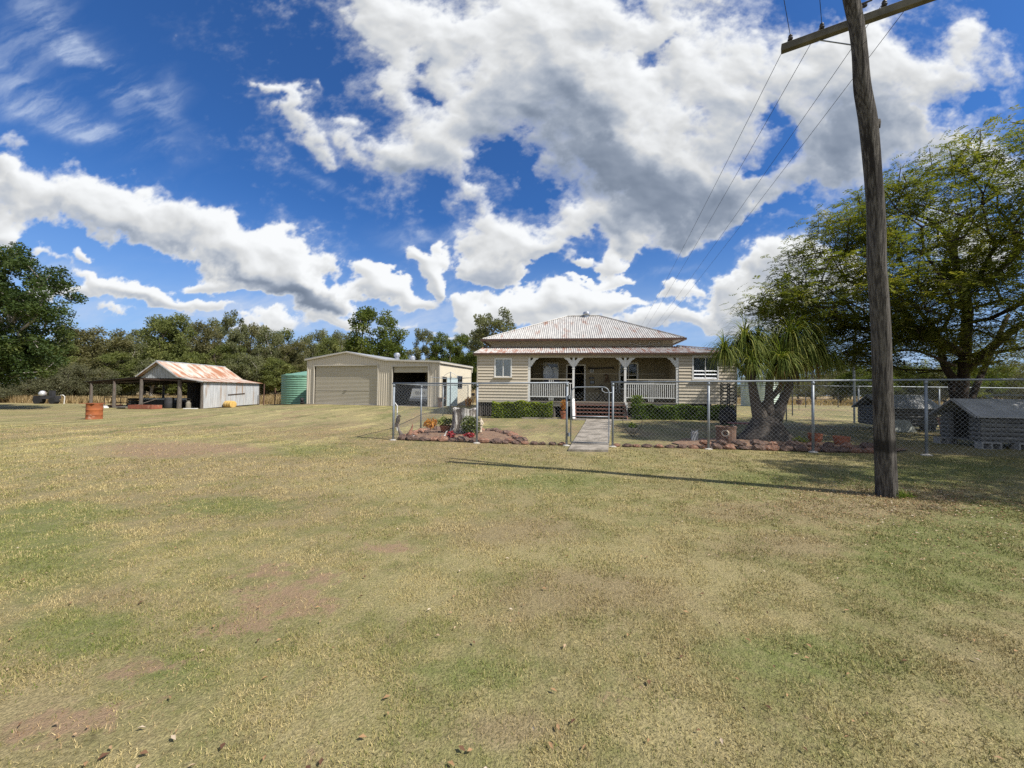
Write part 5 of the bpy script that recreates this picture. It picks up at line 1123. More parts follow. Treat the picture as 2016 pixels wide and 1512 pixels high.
# dark bird on driftwood at the corner post
t_ = thing('bird_statue', 'dark carved bird perched on pale driftwood behind the corner post', 'statue', place(785, 862, 12.0))
skinfig('driftwood_stand', [(.10, 0, 0), (.05, 0, .14), (0, 0, .25), (-.03, 0, .36), (-.02, 0, .45)], [(0, 1), (1, 2), (2, 3), (3, 4)], [.075, .06, .035, .032, .03], 'driftwood', t_)
skinfig('bird', [(-.06, 0, .42), (-.05, 0, .54), (-.035, 0, .64), (0, 0, .70), (.035, 0, .69), (.065, 0, .64), (-.09, 0, .33), (.04, .0, .55)], [(0, 1), (1, 2), (2, 3), (3, 4), (4, 5), (0, 6), (1, 7)], [.06, .08, .06, .042, .02, .008, .02, .02], 'log_dark', t_)
# stork ornament with tyre sculpture
M('white_gloss', (.72, .70, .66), (.6, .58, .54), 6, .5)
t_ = thing('stork_ornament', 'small white and grey stork ornament leaning in front of the stump', 'ornament', place(872, 864, 11.55))
skinfig('body', [(0, 0, .04), (.03, 0, .10), (.06, 0, .16), (.09, 0, .24), (.13, 0, .28), (-.06, 0, .03)], [(0, 1), (1, 2), (2, 3), (3, 4), (0, 5)], [.05, .045, .02, .018, .012, .02], 'white_gloss', t_)
b = MB(); b.tube([(-.05, -.03, .0), (-.08, -.03, .18), (-.05, -.03, .02)], .015, 6); b.build('wing', 'grey_timber', t_)
# kangaroo-like timber ornament and white cat face
t_ = thing('timber_ornament', 'reddish brown carved upright ornament left in the stump garden', 'ornament', place(808, 858, 11.9))
skinfig('body', [(-.07, 0, .02), (-.02, 0, .12), (.03, 0, .22), (.055, 0, .36), (.06, 0, .46), (.02, 0, .34)], [(0, 1), (1, 2), (2, 3), (3, 4), (2, 5)], [.07, .08, .06, .028, .012, .02], 'rock_red', t_)
b = MB(); b.blob((0, 0, .07), .085, 10, random.Random(1), .05, (1, .8, .9)); b.blob((.07, -.02, .05), .05, 8, random.Random(2), .05); o = b.build('cat_ornament', 'white_gloss', smooth=True); o.location = place(815, 862, 11.45); tag(o, 'small white rounded ornament lying on the front rocks', 'ornament')
M('terracotta', (.40, .15, .08), (.32, .12, .065), 7, .8, c3=(.5, .28, .2), s3=3); M('terracotta_pale', (.42, .24, .17), (.34, .19, .13), 7, .85)
def pot(name, label, loc, r_, h, mat='terracotta', bowl=False, saucer=True, plant=None, group=None):
    t_ = thing(name, label, 'pot', loc, 0, group); b = MB()
    prof = [(r_*.62, 0), (r_*.70, h*.2), (r_*.92, h*.82), (r_*.94, h*.84), (r_*1.04, h*.85), (r_*1.04, h), (r_*.94, h), (r_*.9, h*.8)] if not bowl else [(r_*.5, 0), (r_*.75, h*.12), (r_*.95, h*.5), (r_*1.0, h*.85), (r_*1.06, h*.86), (r_*1.06, h), (r_*.97, h), (r_*.9, h*.7)]
    b.lathe(prof, (0, 0, 0), 20); b.build('pot_body', mat, t_, False)
    b = MB(); b.lathe([(r_*.88, h*.78), (.01, h*.82)], (0, 0, 0), 12); b.build('potting_soil', 'bed_soil', t_)
    if saucer: b = MB(); b.lathe([(r_*.8, -.01), (r_*.92, .03), (r_*.86, .03)], (0, 0, 0), 18); b.build('saucer', 'terracotta_pale', t_)
    return t_
pot('terracotta_bowl', 'round terracotta bowl planter beside the fence post right of the palm', place(1605, 868, 10.6), .165, .27, bowl=True)
pot('terracotta_bowl', 'wide terracotta bowl planter left of the power pole', place(1657, 876, 10.0), .175, .26, bowl=True)
fp1 = pot('flower_pot', 'terracotta pot of spiky green leaves left of the stump', place(877, 848, 13.2), .20, .30)
tall = pot('flower_pot', 'tall pale terracotta pot under the big tree between the log kennels', place(1867, 866, 12.2), .24, .58, 'terracotta_pale', saucer=False)
pot('flower_pot', 'small terracotta pot tucked behind the right log kennel', place(1897, 860, 12.4), .14, .3, 'terracotta', saucer=False)
fp3 = pot('flower_pot', 'terracotta pot standing left of the cottage steps behind the gate post', (HM @ Vector((4.75, -.95, .1))), .2, .4, 'terracotta')
# hanging basket in an iron heart frame
t_ = thing('basket_stand', 'heart-shaped iron stand holding a plant basket right of the path', 'plant stand', place(1245, 862, 12.3))
hp_ = [(0, 0, .0), (-.17, 0, .18), (-.29, 0, .38), (-.30, 0, .56), (-.22, 0, .66), (-.1, 0, .66), (0, 0, .58)]
b = MB(); b.tube(arc(hp_, 5), .009, 6); b.tube(arc([(-x, y, z) for x, y, z in hp_], 5), .009, 6); b.tube([(0, -.2, 0), (0, 0, .03), (0, .2, 0)], .009, 6); b.build('iron_frame', 'black_iron', t_)
b = MB(); b.lathe([(.05, .10), (.13, .16), (.17, .28), (.16, .285), (.12, .2)], (0, 0, 0), 16); b.build('basket', M('coir', (.22, .19, .15), (.34, .31, .26), 12, .95, bump=.8), t_)
# owl sign
t_ = thing('owl_sign', 'small grey owl-shaped garden ornament standing on the lawn inside the fence', 'ornament', place(1368, 866, 10.9))
b = MB(); b.prism([(-.09, 0), (.09, 0), (.10, .22), (.13, .24), (.08, .27), (.10, .33), (.05, .30), (-.05, .30), (-.10, .33), (-.08, .27), (-.10, .22)], (0, 0, .02), (1, 0, 0), (0, 0, 1), (0, 1, 0), .04); b.build('owl_body', 'grey_curtain', t_)
for sx in (-.04, .04):
    b = MB(); b.lathe([(.032, 0), (.028, .008)], (0, 0, 0), 14); o = b.build('eye', 'white_paint', t_); o.location = (sx, -.0, .27); o.rotation_euler = (R(90), 0, 0)
    b = MB(); b.lathe([(.014, 0), (.012, .006)], (0, 0, 0), 10); p_ = b.build('pupil', 'black_iron', o); p_.location = (0, 0, .008)
# hollow log planter
b = MB(); rr = random.Random(8); vs = []; n_ = 20
prof = [(.25, 0), (.24, .2), (.24, .42), (.26, .50), (.20, .50), (.19, .3), (.01, .3)]
b.lathe(prof, (0, 0, 0), n_); b.v = [(x*(1+.12*noise.noise(Vector((x*6, y*6, z*2)))), y*(1+.1*noise.noise(Vector((x*6, y*6, z*3+4)))), z+.03*noise.noise(Vector((x*9, y*9, 1)))) for x, y, z in b.v]
M('log_brown', (.20, .125, .09), (.12, .075, .055), 5, .9, stretch=(3, 3, .8), bump=.8)
t_ = thing('log_planter', 'reddish brown hollow log with a pale knot hole beside the ponytail palm', 'log', place(1430, 872, 10.25)); b.build('log_body', 'log_brown', t_)
b = MB(); rg = [(.075*math.cos(a), 0, .075*math.sin(a)) for a in np.linspace(0, 2*math.pi, 14)]; b.tube([(x*1.0, -.235, z+.34) for x, _, z in rg], .018, 6, cap=False); b.build('knot_ring', 'statue_stone', t_)
b = MB(); b.lathe([(.07, 0), (.06, .01)], (0, 0, 0), 12); o = b.build('knot_hole', 'black_iron', t_); o.location = (0, -.225, .34); o.rotation_euler = (R(90), 0, 0)
for o in [t_]: o.rotation_euler = (0, 0, R(-35))
# pink bench behind palm
t_ = thing('pink_table', 'low faded red slatted table on white legs left of the palm trunk', 'table', place(1463, 842, 13.2), R(-8))
b = MB(); b.box(-.42, .42, -.22, .22, .32, .36); b.build('tabletop', M('faded_red', (.32, .13, .12), (.26, .10, .10), 5, .8), t_)
for sx in (-.3, .3):
    b = MB(); b.box(sx-.02, sx+.02, -.02, .02, 0, .32); b.build('leg', 'white_paint', t_)
# black trellis column at house corner
t_ = thing('trellis', 'dark patterned upright trellis panels at the right corner of the cottage', 'trellis', place(1437, 828, 16.2))
for k, (x, y) in enumerate(((-.2, 0), (.28, .35))):
    b = MB()
    b.box(x-.2, x-.17, y-.015, y+.015, 0, 1.75); b.box(x+.17, x+.2, y-.015, y+.015, 0, 1.75)
    for z in np.arange(.1, 1.75, .14): b.bar((x-.17, y, z), (x+.17, y, z+.13), .02, .03); b.bar((x+.17, y, z), (x-.17, y, z+.13), .02, .03)
    b.build('trellis_panel', 'black_iron', t_)
b = MB(); b.blob((0, 0, .35), .34, 12, random.Random(5), .2, (1, 1, 1.1)); o = b.build('dark_cover', 'black_iron'); o.location = place(1432, 828, 16.0); tag(o, 'dark lumpy covered heap at the foot of the black trellis', 'covered heap')
# clothes hoist
ch = place(886, 809, 25.0); t_ = thing('clothes_hoist', 'rotary clothes hoist with four drooping arms beside the garage', 'clothes hoist', ch, R(12))
b = MB(); b.tube([(0, 0, 0), (0, 0, 2.5)], .03, 10); b.build('mast', 'galv', t_)
for k in range(4):
    a = R(90*k); c_, s_ = math.cos(a), math.sin(a); b = MB(); b.tube(arc([(0, 0, 2.48), (c_*.25, s_*.25, 2.36), (c_*.5, s_*.5, 2.15)], 4), .014, 6); b.tube([(0, 0, 2.02), (c_*1.35, s_*1.35, 2.14)], .016, 6); b.build('arm', 'galv', t_)
b = MB()
for rr_ in (.55, .9, 1.3):
    pts = [(math.cos(R(90*k))*rr_, math.sin(R(90*k))*rr_, 2.03+.09*rr_) for k in range(5)]; b.tube(pts, .0035, 4, cap=False)
b.build('line', 'galv_wire', t_)
# bits by the garage side wall
M('orange_plant', (.55, .22, .07), (.4, .15, .05), 9, .8)
t_ = thing('wooden_box', 'dark red timber stand against the garage corner left of the blue door', 'stand', GM @ Vector((12.35, -.3, .3)), GYAW)
b = MB(); b.box(-.25, .2, -.2, .2, .62, .70); b.build('top', 'log_brown', t_); b = MB(); b.box(-.2, .0, -.18, .18, 0, .62); b.build('cabinet', 'log_brown', t_); b = MB(); b.box(.13, .17, -.15, -.11, 0, .62); b.build('leg', 'white_paint', t_)
b = MB(); b.lathe([(.05, 0), (.14, .01), (.16, .12), (.15, .2), (.05, .24)], (0, 0, 0), 12); o = b.build('hose_reel', 'black_iron'); o.location = GM @ Vector((12.6, 4.9, 1.1)); tag(o, 'black round hose reel at the far end of the garage side wall', 'hose reel')
b = MB(); b.tube([(0, 0, -.85), (0, 0, .05)], .03, 6); b.build('stand_post', 'alu_grey', o)
for k, (x, y) in enumerate(((12.9, 5.3), (13.3, 5.6))):
    b = MB(); b.lathe([(.12, 0), (.15, .35), (.16, .36), (.14, .36)], (0, 0, 0), 12); o = b.build('white_bucket', 'white_paint'); o.location = GM @ Vector((x, y, .16)); tag(o, ['white bucket nearer the garage side wall end', 'white bucket farther from the garage wall beside its twin'][k], 'bucket')
b = MB(); b.tube([(0, 0, 0), (.25, 0, .0)], .12, 10); b.blob((.1, 0, .25), .16, 8, random.Random(3), .3); b.tube([(.0, 0, .3), (-.25, .1, .45)], .02, 5); o = b.build('small_mower', 'black_iron'); o.location = GM @ Vector((-.35, -.25, .38)); tag(o, 'small dark machine parked at the garage corner by the green tank', 'machine')
b = MB(); b.tube([(-.12, 0, .9), (-.03, 0, 1.02), (.05, 0, .9), (.06, 0, 0)], .02, 8); b.tube([(.06, 0, .0), (.03, -.02, .5)], .02, 6); o = b.build('white_hook', 'white_paint'); o.location = place(779, 833, 14.2); tag(o, 'white curved pipe behind the front corner fence post', 'pipe')
# thin meter pole with box
mp = place(1682, 834, 17.5); t_ = thing('meter_pole', 'tall thin grey steel pole carrying a small meter box behind the garden', 'pole', mp)
b = MB(); b.tube([(0, 0, 0), (0, 0, 3.9)], .04, 8); b.build('pole', 'galv', t_); b = MB(); b.box(.02, .30, -.12, .02, 3.05, 3.42); b.build('meter_box', 'grey_curtain', t_)
# paddock pickets and a bucket on the fence
for k, (px, y) in enumerate(((1586, 30), (1650, 31), (1560, 22))):
    p = W(px, 790, y); b = MB(); b.bar((0, 0, 0), (0, 0, 1.25 if k < 2 else 1.5), .04, .04, (1, 0, 0)); o = b.build('star_picket', 'dark_iron'); o.location = (p.x, p.y, gz(p.x, p.y)); tag(o, ['dark steel picket in the dry paddock just right of the hanging bucket', 'dark steel picket in the dry paddock farthest right behind the palm', 'tall dark picket nearest the palm trunk on its right'][k], 'fence picket')
b = MB(); b.lathe([(.13, 0), (.18, .3), (.19, .31), (.17, .31)], (0, 0, 0), 14); b.tube([(-.18, 0, .3), (0, 0, .48), (.18, 0, .3)], .01, 5); o = b.build('hanging_bucket', 'log_brown'); pp = W(1573, 795, 26); o.location = (pp.x, pp.y, pp.z-.05); tag(o, 'brown bucket planter hanging above the dry paddock behind the fence', 'bucket')
b = MB(); b.tube([(0, 0, .48), (0, 0, 1.0)], .006, 4); b.tube([(0, 0, 1.0), (.02, .03, -.9)], .015, 5); b.build('hanger', 'dark_iron', o)
# left paddock posts beside the tank and shed
for k, (px, py, Y, h) in enumerate(((519, 796, 36, 2.0), (541, 796, 37, 1.6))):
    p = W(px, py, Y); b = MB(); b.tube([(0, 0, -.1), (.02, 0, h)], .05, 7); o = b.build('steel_post', M('rusty_post', (.13, .07, .05), (.08, .05, .04), 5, .8)); o.location = (p.x, p.y, gz(p.x, p.y)); tag(o, ['thin rusty post standing at the right end of the iron shed', 'thin rusty post between the iron shed and green tank'][k], 'post')
# ================================================================== LOG KENNELS
M('kennel_log', (.20, .20, .195), (.12, .12, .118), 4, .85, stretch=(.6, 4, 4), bump=.4); M('kennel_roof', (.46, .465, .47), (.34, .345, .35), 3, .6, c3=(.2, .2, .2), s3=1.6); M('cement_block', (.34, .335, .32), (.26, .255, .245), 7, .95, bump=.4)
def kennel(name, label, loc, rz, Lx, Wy, h, rise, mats, door=True, legs=.2):
    """ridge along local x, gable end with doorway at x = 0"""
    t_ = thing(name, label, 'kennel', loc, rz); n = int(round(h/.115)); dh = h/n
    f = MB()
    for i in range(n):
        z = legs+dh*(i+.5); f.tube([(-.04, 0, z), (Lx+.04, 0, z)], dh*.53, 8); f.tube([(-.04, Wy, z), (Lx+.04, Wy, z)], dh*.53, 8)
        f.tube([(Lx, -.04, z), (Lx, Wy+.04, z)], dh*.53, 8)
        if door: f.tube([(0, -.04, z), (0, Wy*.24, z)], dh*.53, 8); f.tube([(0, Wy*.76, z), (0, Wy+.04, z)], dh*.53, 8)
        else: f.tube([(0, -.04, z), (0, Wy+.04, z)], dh*.53, 8)
    f.build('log_wall', 'kennel_log', t_)
    f = MB(); f.box(-.02, Lx+.02, -.02, Wy+.02, legs-.04, legs); f.build('floor', 'kennel_log', t_)
    f = MB(); tp = legs+h; ov = .14; k = rise/(Wy/2)
    f.add([(-ov*1.6, -ov, tp-ov*k), (Lx+ov, -ov, tp-ov*k), (Lx+ov, Wy/2, tp+rise), (-ov*1.6, Wy/2, tp+rise), (-ov*1.6, Wy+ov, tp-ov*k), (Lx+ov, Wy+ov, tp-ov*k)]+[(-ov*1.6, -ov, tp-ov*k+.03), (Lx+ov, -ov, tp-ov*k+.03), (Lx+ov, Wy/2, tp+rise+.03), (-ov*1.6, Wy/2, tp+rise+.03), (-ov*1.6, Wy+ov, tp-ov*k+.03), (Lx+ov, Wy+ov, tp-ov*k+.03)], [(0, 3, 2, 1), (3, 4, 5, 2), (6, 7, 8, 9), (9, 8, 11, 10), (0, 1, 7, 6), (0, 6, 9, 3), (3, 9, 10, 4), (1, 2, 8, 7), (2, 5, 11, 8), (4, 10, 11, 5)])
    f.build('roof', 'kennel_roof', t_)
    f = MB(); f.prism([(0, 0), (Wy, 0), (Wy/2, rise-.02)], (Lx, 0, tp), (0, 1, 0), (0, 0, 1), (1, 0, 0), .02); f.build('gable', 'kennel_log', t_)
    f = MB(); f.bar((-.2, -ov, tp-ov*k), (-.2, Wy/2, tp+rise), .02, .06); f.bar((-.2, Wy+ov, tp-ov*k), (-.2, Wy/2, tp+rise), .02, .06); f.build('barge_board', 'kennel_log', t_)
    return t_
def block(loc, rz, label, group='cement blocks under the log kennels'):
    f = MB()
    f.box(-.2, .2, -.1, .1, 0, .03); f.box(-.2, .2, -.1, .1, .16, .19); f.box(-.2, -.17, -.1, .1, .03, .16); f.box(.17, .2, -.1, .1, .03, .16); f.box(-.015, .015, -.1, .1, .03, .16)
    o = f.build('cement_block', 'cement_block'); o.location = loc; o.rotation_euler = (0, 0, rz); return tag(o, label, 'block', group)
ka = place(1745, 852, 14.3)
kennel('log_kennel', 'grey log kennel with pale gabled roof directly behind the power pole', ka, R(-3), 1.75, 1.15, .70, .40, None, door=False, legs=.19)
kb = place(1932, 886, 9.55); KB = kennel('log_kennel', 'grey log kennel with open doorway raised on cement blocks at the right edge', kb, R(-12), 1.9, 1.05, .66, .34, None, True, .20)
b = MB(); fr = [(.35, -.05, 1.16), (.30, .22, 1.30), (.5, .28, 1.33), (1.3, .28, 1.33), (1.5, .2, 1.28), (1.62, .0, 1.13)]; b.tube(arc(fr, 4), .014, 6); o = b.build('metal_hoop', 'galv'); o.location = kb; o.rotation_euler = (0, 0, R(-12)); tag(o, 'bent silver tube hoop lying on the right kennel roof', 'tube hoop')
km = Matrix.Translation(kb) @ Matrix.Rotation(R(-12), 4, 'Z')
for (x, y, lab) in ((.12, -.02, 'cement block under the near doorway corner of the right log kennel'), (.85, -.02, 'hollow cement block under the middle front of the right log kennel'), (1.7, -.02, 'cement block under the far front of the right log kennel'), (.0, 1.0, 'cement block under the rear doorway corner of the right log kennel'), (1.7, 1.0, 'cement block under the rear far corner of the right log kennel')):
    block(km @ Vector((x, y, -.02)), R(-12), lab)
kma = Matrix.Translation(ka) @ Matrix.Rotation(R(-3), 4, 'Z')
for (x, y, lab) in ((.2, .1, 'cement block under the near left of the pole-side kennel'), (1.55, .1, 'cement block under the right front of the pole-side kennel'), (1.3, 1.2, 'cement block under the rear of the pole-side kennel')):
    block(kma @ Vector((x, y, -.01)), R(-3), lab)
b = MB(); b.prism([(-.42, 0), (.45, 0), (.36, .42), (-.38, .48)], (0, 0, 0), (1, 0, 0), (0, .35, .94), (0, -1, .35), .03); o = b.build('board_panel', M('pale_board', (.40, .42, .38), (.28, .30, .27), 3, .8)); o.location = place(1778, 862, 13.4); tag(o, 'pale flat board leaning against the kennel behind the pole', 'board')
# distant machinery at the left paddock edge
t_ = thing('old_machine', 'dark rusting farm machine with a white tank in the dry grass at far left', 'farm machine', place(82, 800, 36))
b = MB(); b.tube([(-.5, 0, .35), (-.5, .4, .35)], .4, 14); b.tube([(.9, 0, .3), (.9, .4, .3)], .32, 14); b.build('wheel', 'tyre', t_); b = MB(); b.box(-.9, 1.2, .05, .5, .45, .75); b.box(.5, .8, .1, .4, .75, 1.25); b.build('body', 'dark_iron', t_); b = MB(); b.blob((-.2, .2, .95), .28, 10, random.Random(1), .04); b.build('tank', 'old_iron', t_, True)
b = MB(); b.tube([(0, 0, 0), (.05, 0, .7), (-.15, 0, .85), (-.35, 0, .8)], .035, 6); o = b.build('bleached_stick', 'white_gloss'); o.location = place(126, 795, 36); tag(o, 'pale bleached stick poking from the dry grass at far left', 'stick')
# ================================================================== LEAF MATERIALS
def leafmat(name, dark, mid, light, trans=.3, rough=.55):
    m = bpy.data.materials.new(name); m.use_nodes = True; m.node_tree.nodes.clear(); MATS[name] = m; q = NT(m.node_tree)
    out = q.new('ShaderNodeOutputMaterial'); at = q.new('ShaderNodeAttribute', attribute_name='tint').outputs['Fac']
    c = q.mix(q.ramp(at, 0, .5), col3(dark), col3(mid)); c = q.mix(q.ramp(at, .55, 1.0), c, col3(light))
    b = q.new('ShaderNodeBsdfPrincipled', {'Base Color': c, 'Roughness': rough, 'Specular IOR Level': .18})
    tcol = q.mix(1.0, c, (1.5, 1.5, .7, 1), 'MULTIPLY'); tr_ = q.new('ShaderNodeBsdfTranslucent', {'Color': tcol})
    q.l.new(q.new('ShaderNodeMixShader', {0: trans, 1: b.outputs[0], 2: tr_.outputs[0]}).outputs[0], out.inputs[0]); return m
leafmat('leaf_gum', (.078, .090, .042), (.155, .165, .080), (.240, .245, .130), .35, .7); leafmat('leaf_olive', (.070, .088, .026), (.145, .165, .050), (.235, .240, .085), .35, .7); leafmat('leaf_dense', (.045, .065, .014), (.095, .125, .024), (.180, .200, .048), .35, .65)
leafmat('leaf_grey', (.080, .085, .048), (.140, .142, .080), (.200, .195, .120), .35, .7); leafmat('leaf_dark', (.022, .040, .012), (.055, .085, .022), (.125, .150, .045), .3); leafmat('leaf_brown', (.080, .078, .034), (.145, .138, .060), (.205, .190, .090), .35, .7)
leafmat('leaf_feather', (.060, .078, .017), (.124, .146, .031), (.265, .242, .058), .44); leafmat('leaf_hedge', (.050, .085, .010), (.160, .220, .022), (.420, .450, .050), .3); leafmat('leaf_hedge_dark', (.025, .055, .008), (.085, .140, .016), (.210, .270, .036), .25)
leafmat('leaf_strap', (.050, .080, .014), (.125, .165, .028), (.310, .310, .075), .35, .7); leafmat('leaf_dry', (.14, .085, .03), (.24, .15, .055), (.36, .24, .10), .3); leafmat('dry_grass', (.16, .115, .055), (.29, .21, .105), (.44, .34, .19), .3)
leafmat('leaf_orange', (.25, .09, .02), (.45, .20, .04), (.6, .35, .08), .3); leafmat('petal_red', (.22, .02, .03), (.34, .035, .045), (.42, .09, .10), .2)
M('bark_gum', (.30, .27, .23), (.14, .12, .10), 3, .9, stretch=(3, 3, .5), bump=.4); M('bark_dark', (.075, .055, .045), (.035, .028, .024), 5, .95, stretch=(5, 5, .7), bump=.7, c3=(.20, .18, .15), s3=1.4, lo3=.58, hi3=.72)
M('bark_pale', (.38, .35, .31), (.24, .215, .185), 3, .85, stretch=(3, 3, .5))
def leaves(C, n_per, spread, lw, ll, rg, droop=.5, sq=(1, 1, .8), tintc=None, tri=False):
    """leaf-shaped faces scattered round the points C (k,3)"""
    C = np.asarray(C, float); k = len(C); N = k*n_per; P = np.repeat(C, n_per, 0)
    g = rg.normal(size=(N, 3)); g /= np.maximum(1e-6, np.linalg.norm(g, axis=1))[:, None]; rad = spread*(rg.random(N)**.45)
    if hasattr(spread, '__len__'): pass
    P = P+g*rad[:, None]*np.array(sq)
    a = rg.normal(size=(N, 3)); a[:, 2] = a[:, 2]*.6-droop; a /= np.linalg.norm(a, axis=1)[:, None]
    r_ = rg.normal(size=(N, 3)); b_ = np.cross(a, r_); b_ /= np.maximum(1e-6, np.linalg.norm(b_, axis=1))[:, None]
    s = (.6+.8*rg.random(N))[:, None]; L = ll*s; Wd_ = lw*s
    V = np.empty((N, 4, 3)); V[:, 0] = P-a*L*.5; V[:, 1] = P+b_*Wd_*.5-a*L*.05; V[:, 2] = P+a*L*.5; V[:, 3] = P-b_*Wd_*.5-a*L*.05
    tint = np.clip(np.repeat(rg.random(k) if tintc is None else tintc, n_per)*.65+rg.random(N)*.35, 0, 1)
    return V.reshape(-1, 3), np.arange(N*4).reshape(N, 4), tint
def skeleton(pts, trunk, rg, jitter=.12):
    """nearest-node growth: returns nodes, parents, descendant counts"""
    nodes = [np.array(p, float) for p in trunk]; par = [-1]+list(range(len(trunk)-1)); plen = [0.0]
    for i in range(1, len(nodes)): plen.append(plen[-1]+np.linalg.norm(nodes[i]-nodes[i-1]))
    root = nodes[-1]; order = np.argsort(np.linalg.norm(pts-root, axis=1)); minj = max(0, len(trunk)//2); leafidx = []
    for oi in order:
        p = pts[oi]; A_ = np.array(nodes); d = np.linalg.norm(A_-p, axis=1); cost = d+.35*np.array(plen); cost[:minj] += 50; j = int(np.argmin(cost)); seg = d[j]; prev = j
        ns = max(1, int(seg/.8)); base = A_[j]; perp = rg.normal(size=3)*jitter*seg
        for q_ in range(1, ns+1):
            t_ = q_/ns; pos_ = base*(1-t_)+p*t_+perp*math.sin(math.pi*t_)*.6+np.array([0, 0, .08*seg*math.sin(math.pi*t_)])
            nodes.append(pos_); par.append(prev); plen.append(plen[prev]+seg/ns); prev = len(nodes)-1
        leafidx.append(prev)
    cnt = np.zeros(len(nodes)); 
    for i in leafidx: cnt[i] += 1
    for i in range(len(nodes)-1, 0, -1): cnt[par[i]] += cnt[i]
    return np.array(nodes), par, cnt, leafidx
def branch_mesh(nodes, par, cnt, r_tip, ex=.5, rmax=9, n=6, minr=0.0):
    m = MB(); rad = np.minimum(r_tip*np.maximum(cnt, 1)**ex, rmax)
    for i in range(1, len(nodes)):
        j = par[i]
        if j < 0 or rad[i] < minr: continue
        a, b_ = Vector(nodes[j]), Vector(nodes[i])
        if (a-b_).length < 1e-3: continue
        ra = min(rad[j], rad[i]*1.35); k_ = n if rad[i] > .04 else 4
        m.tube([a, b_], [ra, rad[i]], k_, cap=False)
    return m
def mergeV(parts):
    V, Fs, T = [], [], []; o = 0
    for v, f, t_ in parts: V.append(v); Fs.append(f+o); T.append(t_); o += len(v)
    return np.concatenate(V), np.concatenate(Fs), np.concatenate(T)
def leafobj(name, parts, mat, parent=None):
    V, Fs, T = mergeV(parts); me = npmesh(name, V, Fs, 4, T); return link(name, me, parent, mat)
def ell(rg, n, c, r, shell=.55):
    g = rg.normal(size=(n, 3)); g /= np.linalg.norm(g, axis=1)[:, None]; q_ = shell+(1-shell)*rg.random(n)**.6; return np.array(c)+g*q_[:, None]*np.array(r)
# ------------------------------------------------------------------ tree kinds (unit: about 10 m tall)
def gum(seed, kind):
    rg = np.random.default_rng(seed)
    if kind == 'dense':
        lobes = [((0, 0, 6.3), (2.6, 2.6, 3.5), 40), ((-1.1, .3, 4.6), (2.2, 2.2, 2.4), 30), ((1.2, -.2, 4.4), (2.2, 2.2, 2.3), 30)]; npp, sp, lw, ll, mat, bark = 230, .95, .12, .26, 'leaf_dense', 'bark_gum'
    elif kind == 'open':
        lobes = [((0, 0, 7.6), (2.1, 2.1, 2.0), 24), ((-1.6, .4, 6.0), (1.4, 1.4, 1.1), 12), ((1.7, -.3, 5.6), (1.4, 1.4, 1.1), 12), ((.4, .5, 4.4), (1.1, 1.1, .8), 6)]; npp, sp, lw, ll, mat, bark = 150, .66, .11, .25, 'leaf_gum', 'bark_pale'
    elif kind == 'olive':
        lobes = [((0, 0, 6.3), (2.0, 2.0, 3.2), 34), ((-.9, .2, 4.2), (1.7, 1.7, 2.0), 20), ((1.0, .1, 3.8), (1.7, 1.7, 2.0), 20)]; npp, sp, lw, ll, mat, bark = 190, .85, .11, .26, 'leaf_olive', 'bark_dark'
    elif kind == 'brown':
        lobes = [((0, 0, 6.4), (2.3, 2.3, 2.7), 34), ((.8, 0, 4.0), (1.8, 1.8, 1.6), 18)]; npp, sp, lw, ll, mat, bark = 180, .85, .11, .25, 'leaf_brown', 'bark_dark'
    elif kind == 'mid':
        lobes = [((0, 0, 6.6), (2.2, 2.2, 2.8), 36), ((-1.2, 0, 4.4), (1.7, 1.7, 1.6), 16), ((1.3, .3, 4.8), (1.6, 1.6, 1.5), 16)]; npp, sp, lw, ll, mat, bark = 165, .78, .11, .25, 'leaf_gum', 'bark_pale'
    elif kind == 'dome':
        lobes = [((0, 0, 6.1), (2.9, 2.9, 3.9), 105), ((-.9, .3, 4.2), (2.3, 2.3, 2.3), 24), ((1.0, -.2, 4.2), (2.3, 2.3, 2.3), 24)]; npp, sp, lw, ll, mat, bark = 150, .72, .11, .25, 'leaf_dense', 'bark_gum'
    else:  # shrub
        lobes = [((0, 0, 5.2), (3.2, 3.2, 3.4), 46), ((-1.8, .3, 3.0), (2.2, 2.2, 2.0), 18), ((1.9, -.3, 2.8), (2.2, 2.2, 2.0), 18)]; npp, sp, lw, ll, mat, bark = 120, 1.15, .12, .26, 'leaf_grey', 'bark_dark'
    pts = np.concatenate([ell(rg, n, c, r_) for c, r_, n in lobes]); pts[:, 2] = np.maximum(pts[:, 2], 1.6)
    h0 = 3.0 if kind in ('open', 'mid', 'olive', 'brown') else 1.4
    trunk = [(0, 0, -.3), (.05, 0, h0*.5), (rg.normal()*.15, rg.normal()*.15, h0)]
    nodes, par, cnt, li = skeleton(pts, trunk, rg, .16)
    parts = [leaves(nodes[li], npp, sp, lw, ll, rg, .55)]
    bm = branch_mesh(nodes, par, cnt, .026, .47, .24, 6, .0)
    return parts, bm, mat, bark
PROTO = {}
def proto(kind, seed):
    key = (kind, seed)
    if key not in PROTO:
        parts, bm, mat, bark = gum(seed, kind)
        V, Fs, T = mergeV(parts); cm = npmesh('crown', V, Fs, 4, T); cm.materials.append(MATS[mat])
        tm = bpy.data.meshes.new('trunk'); tm.from_pydata(bm.v, [], bm.f); tm.update(); tm.materials.append(MATS[bark]); PROTO[key] = (cm, tm)
    return PROTO[key]
trn_ = random.Random(21)
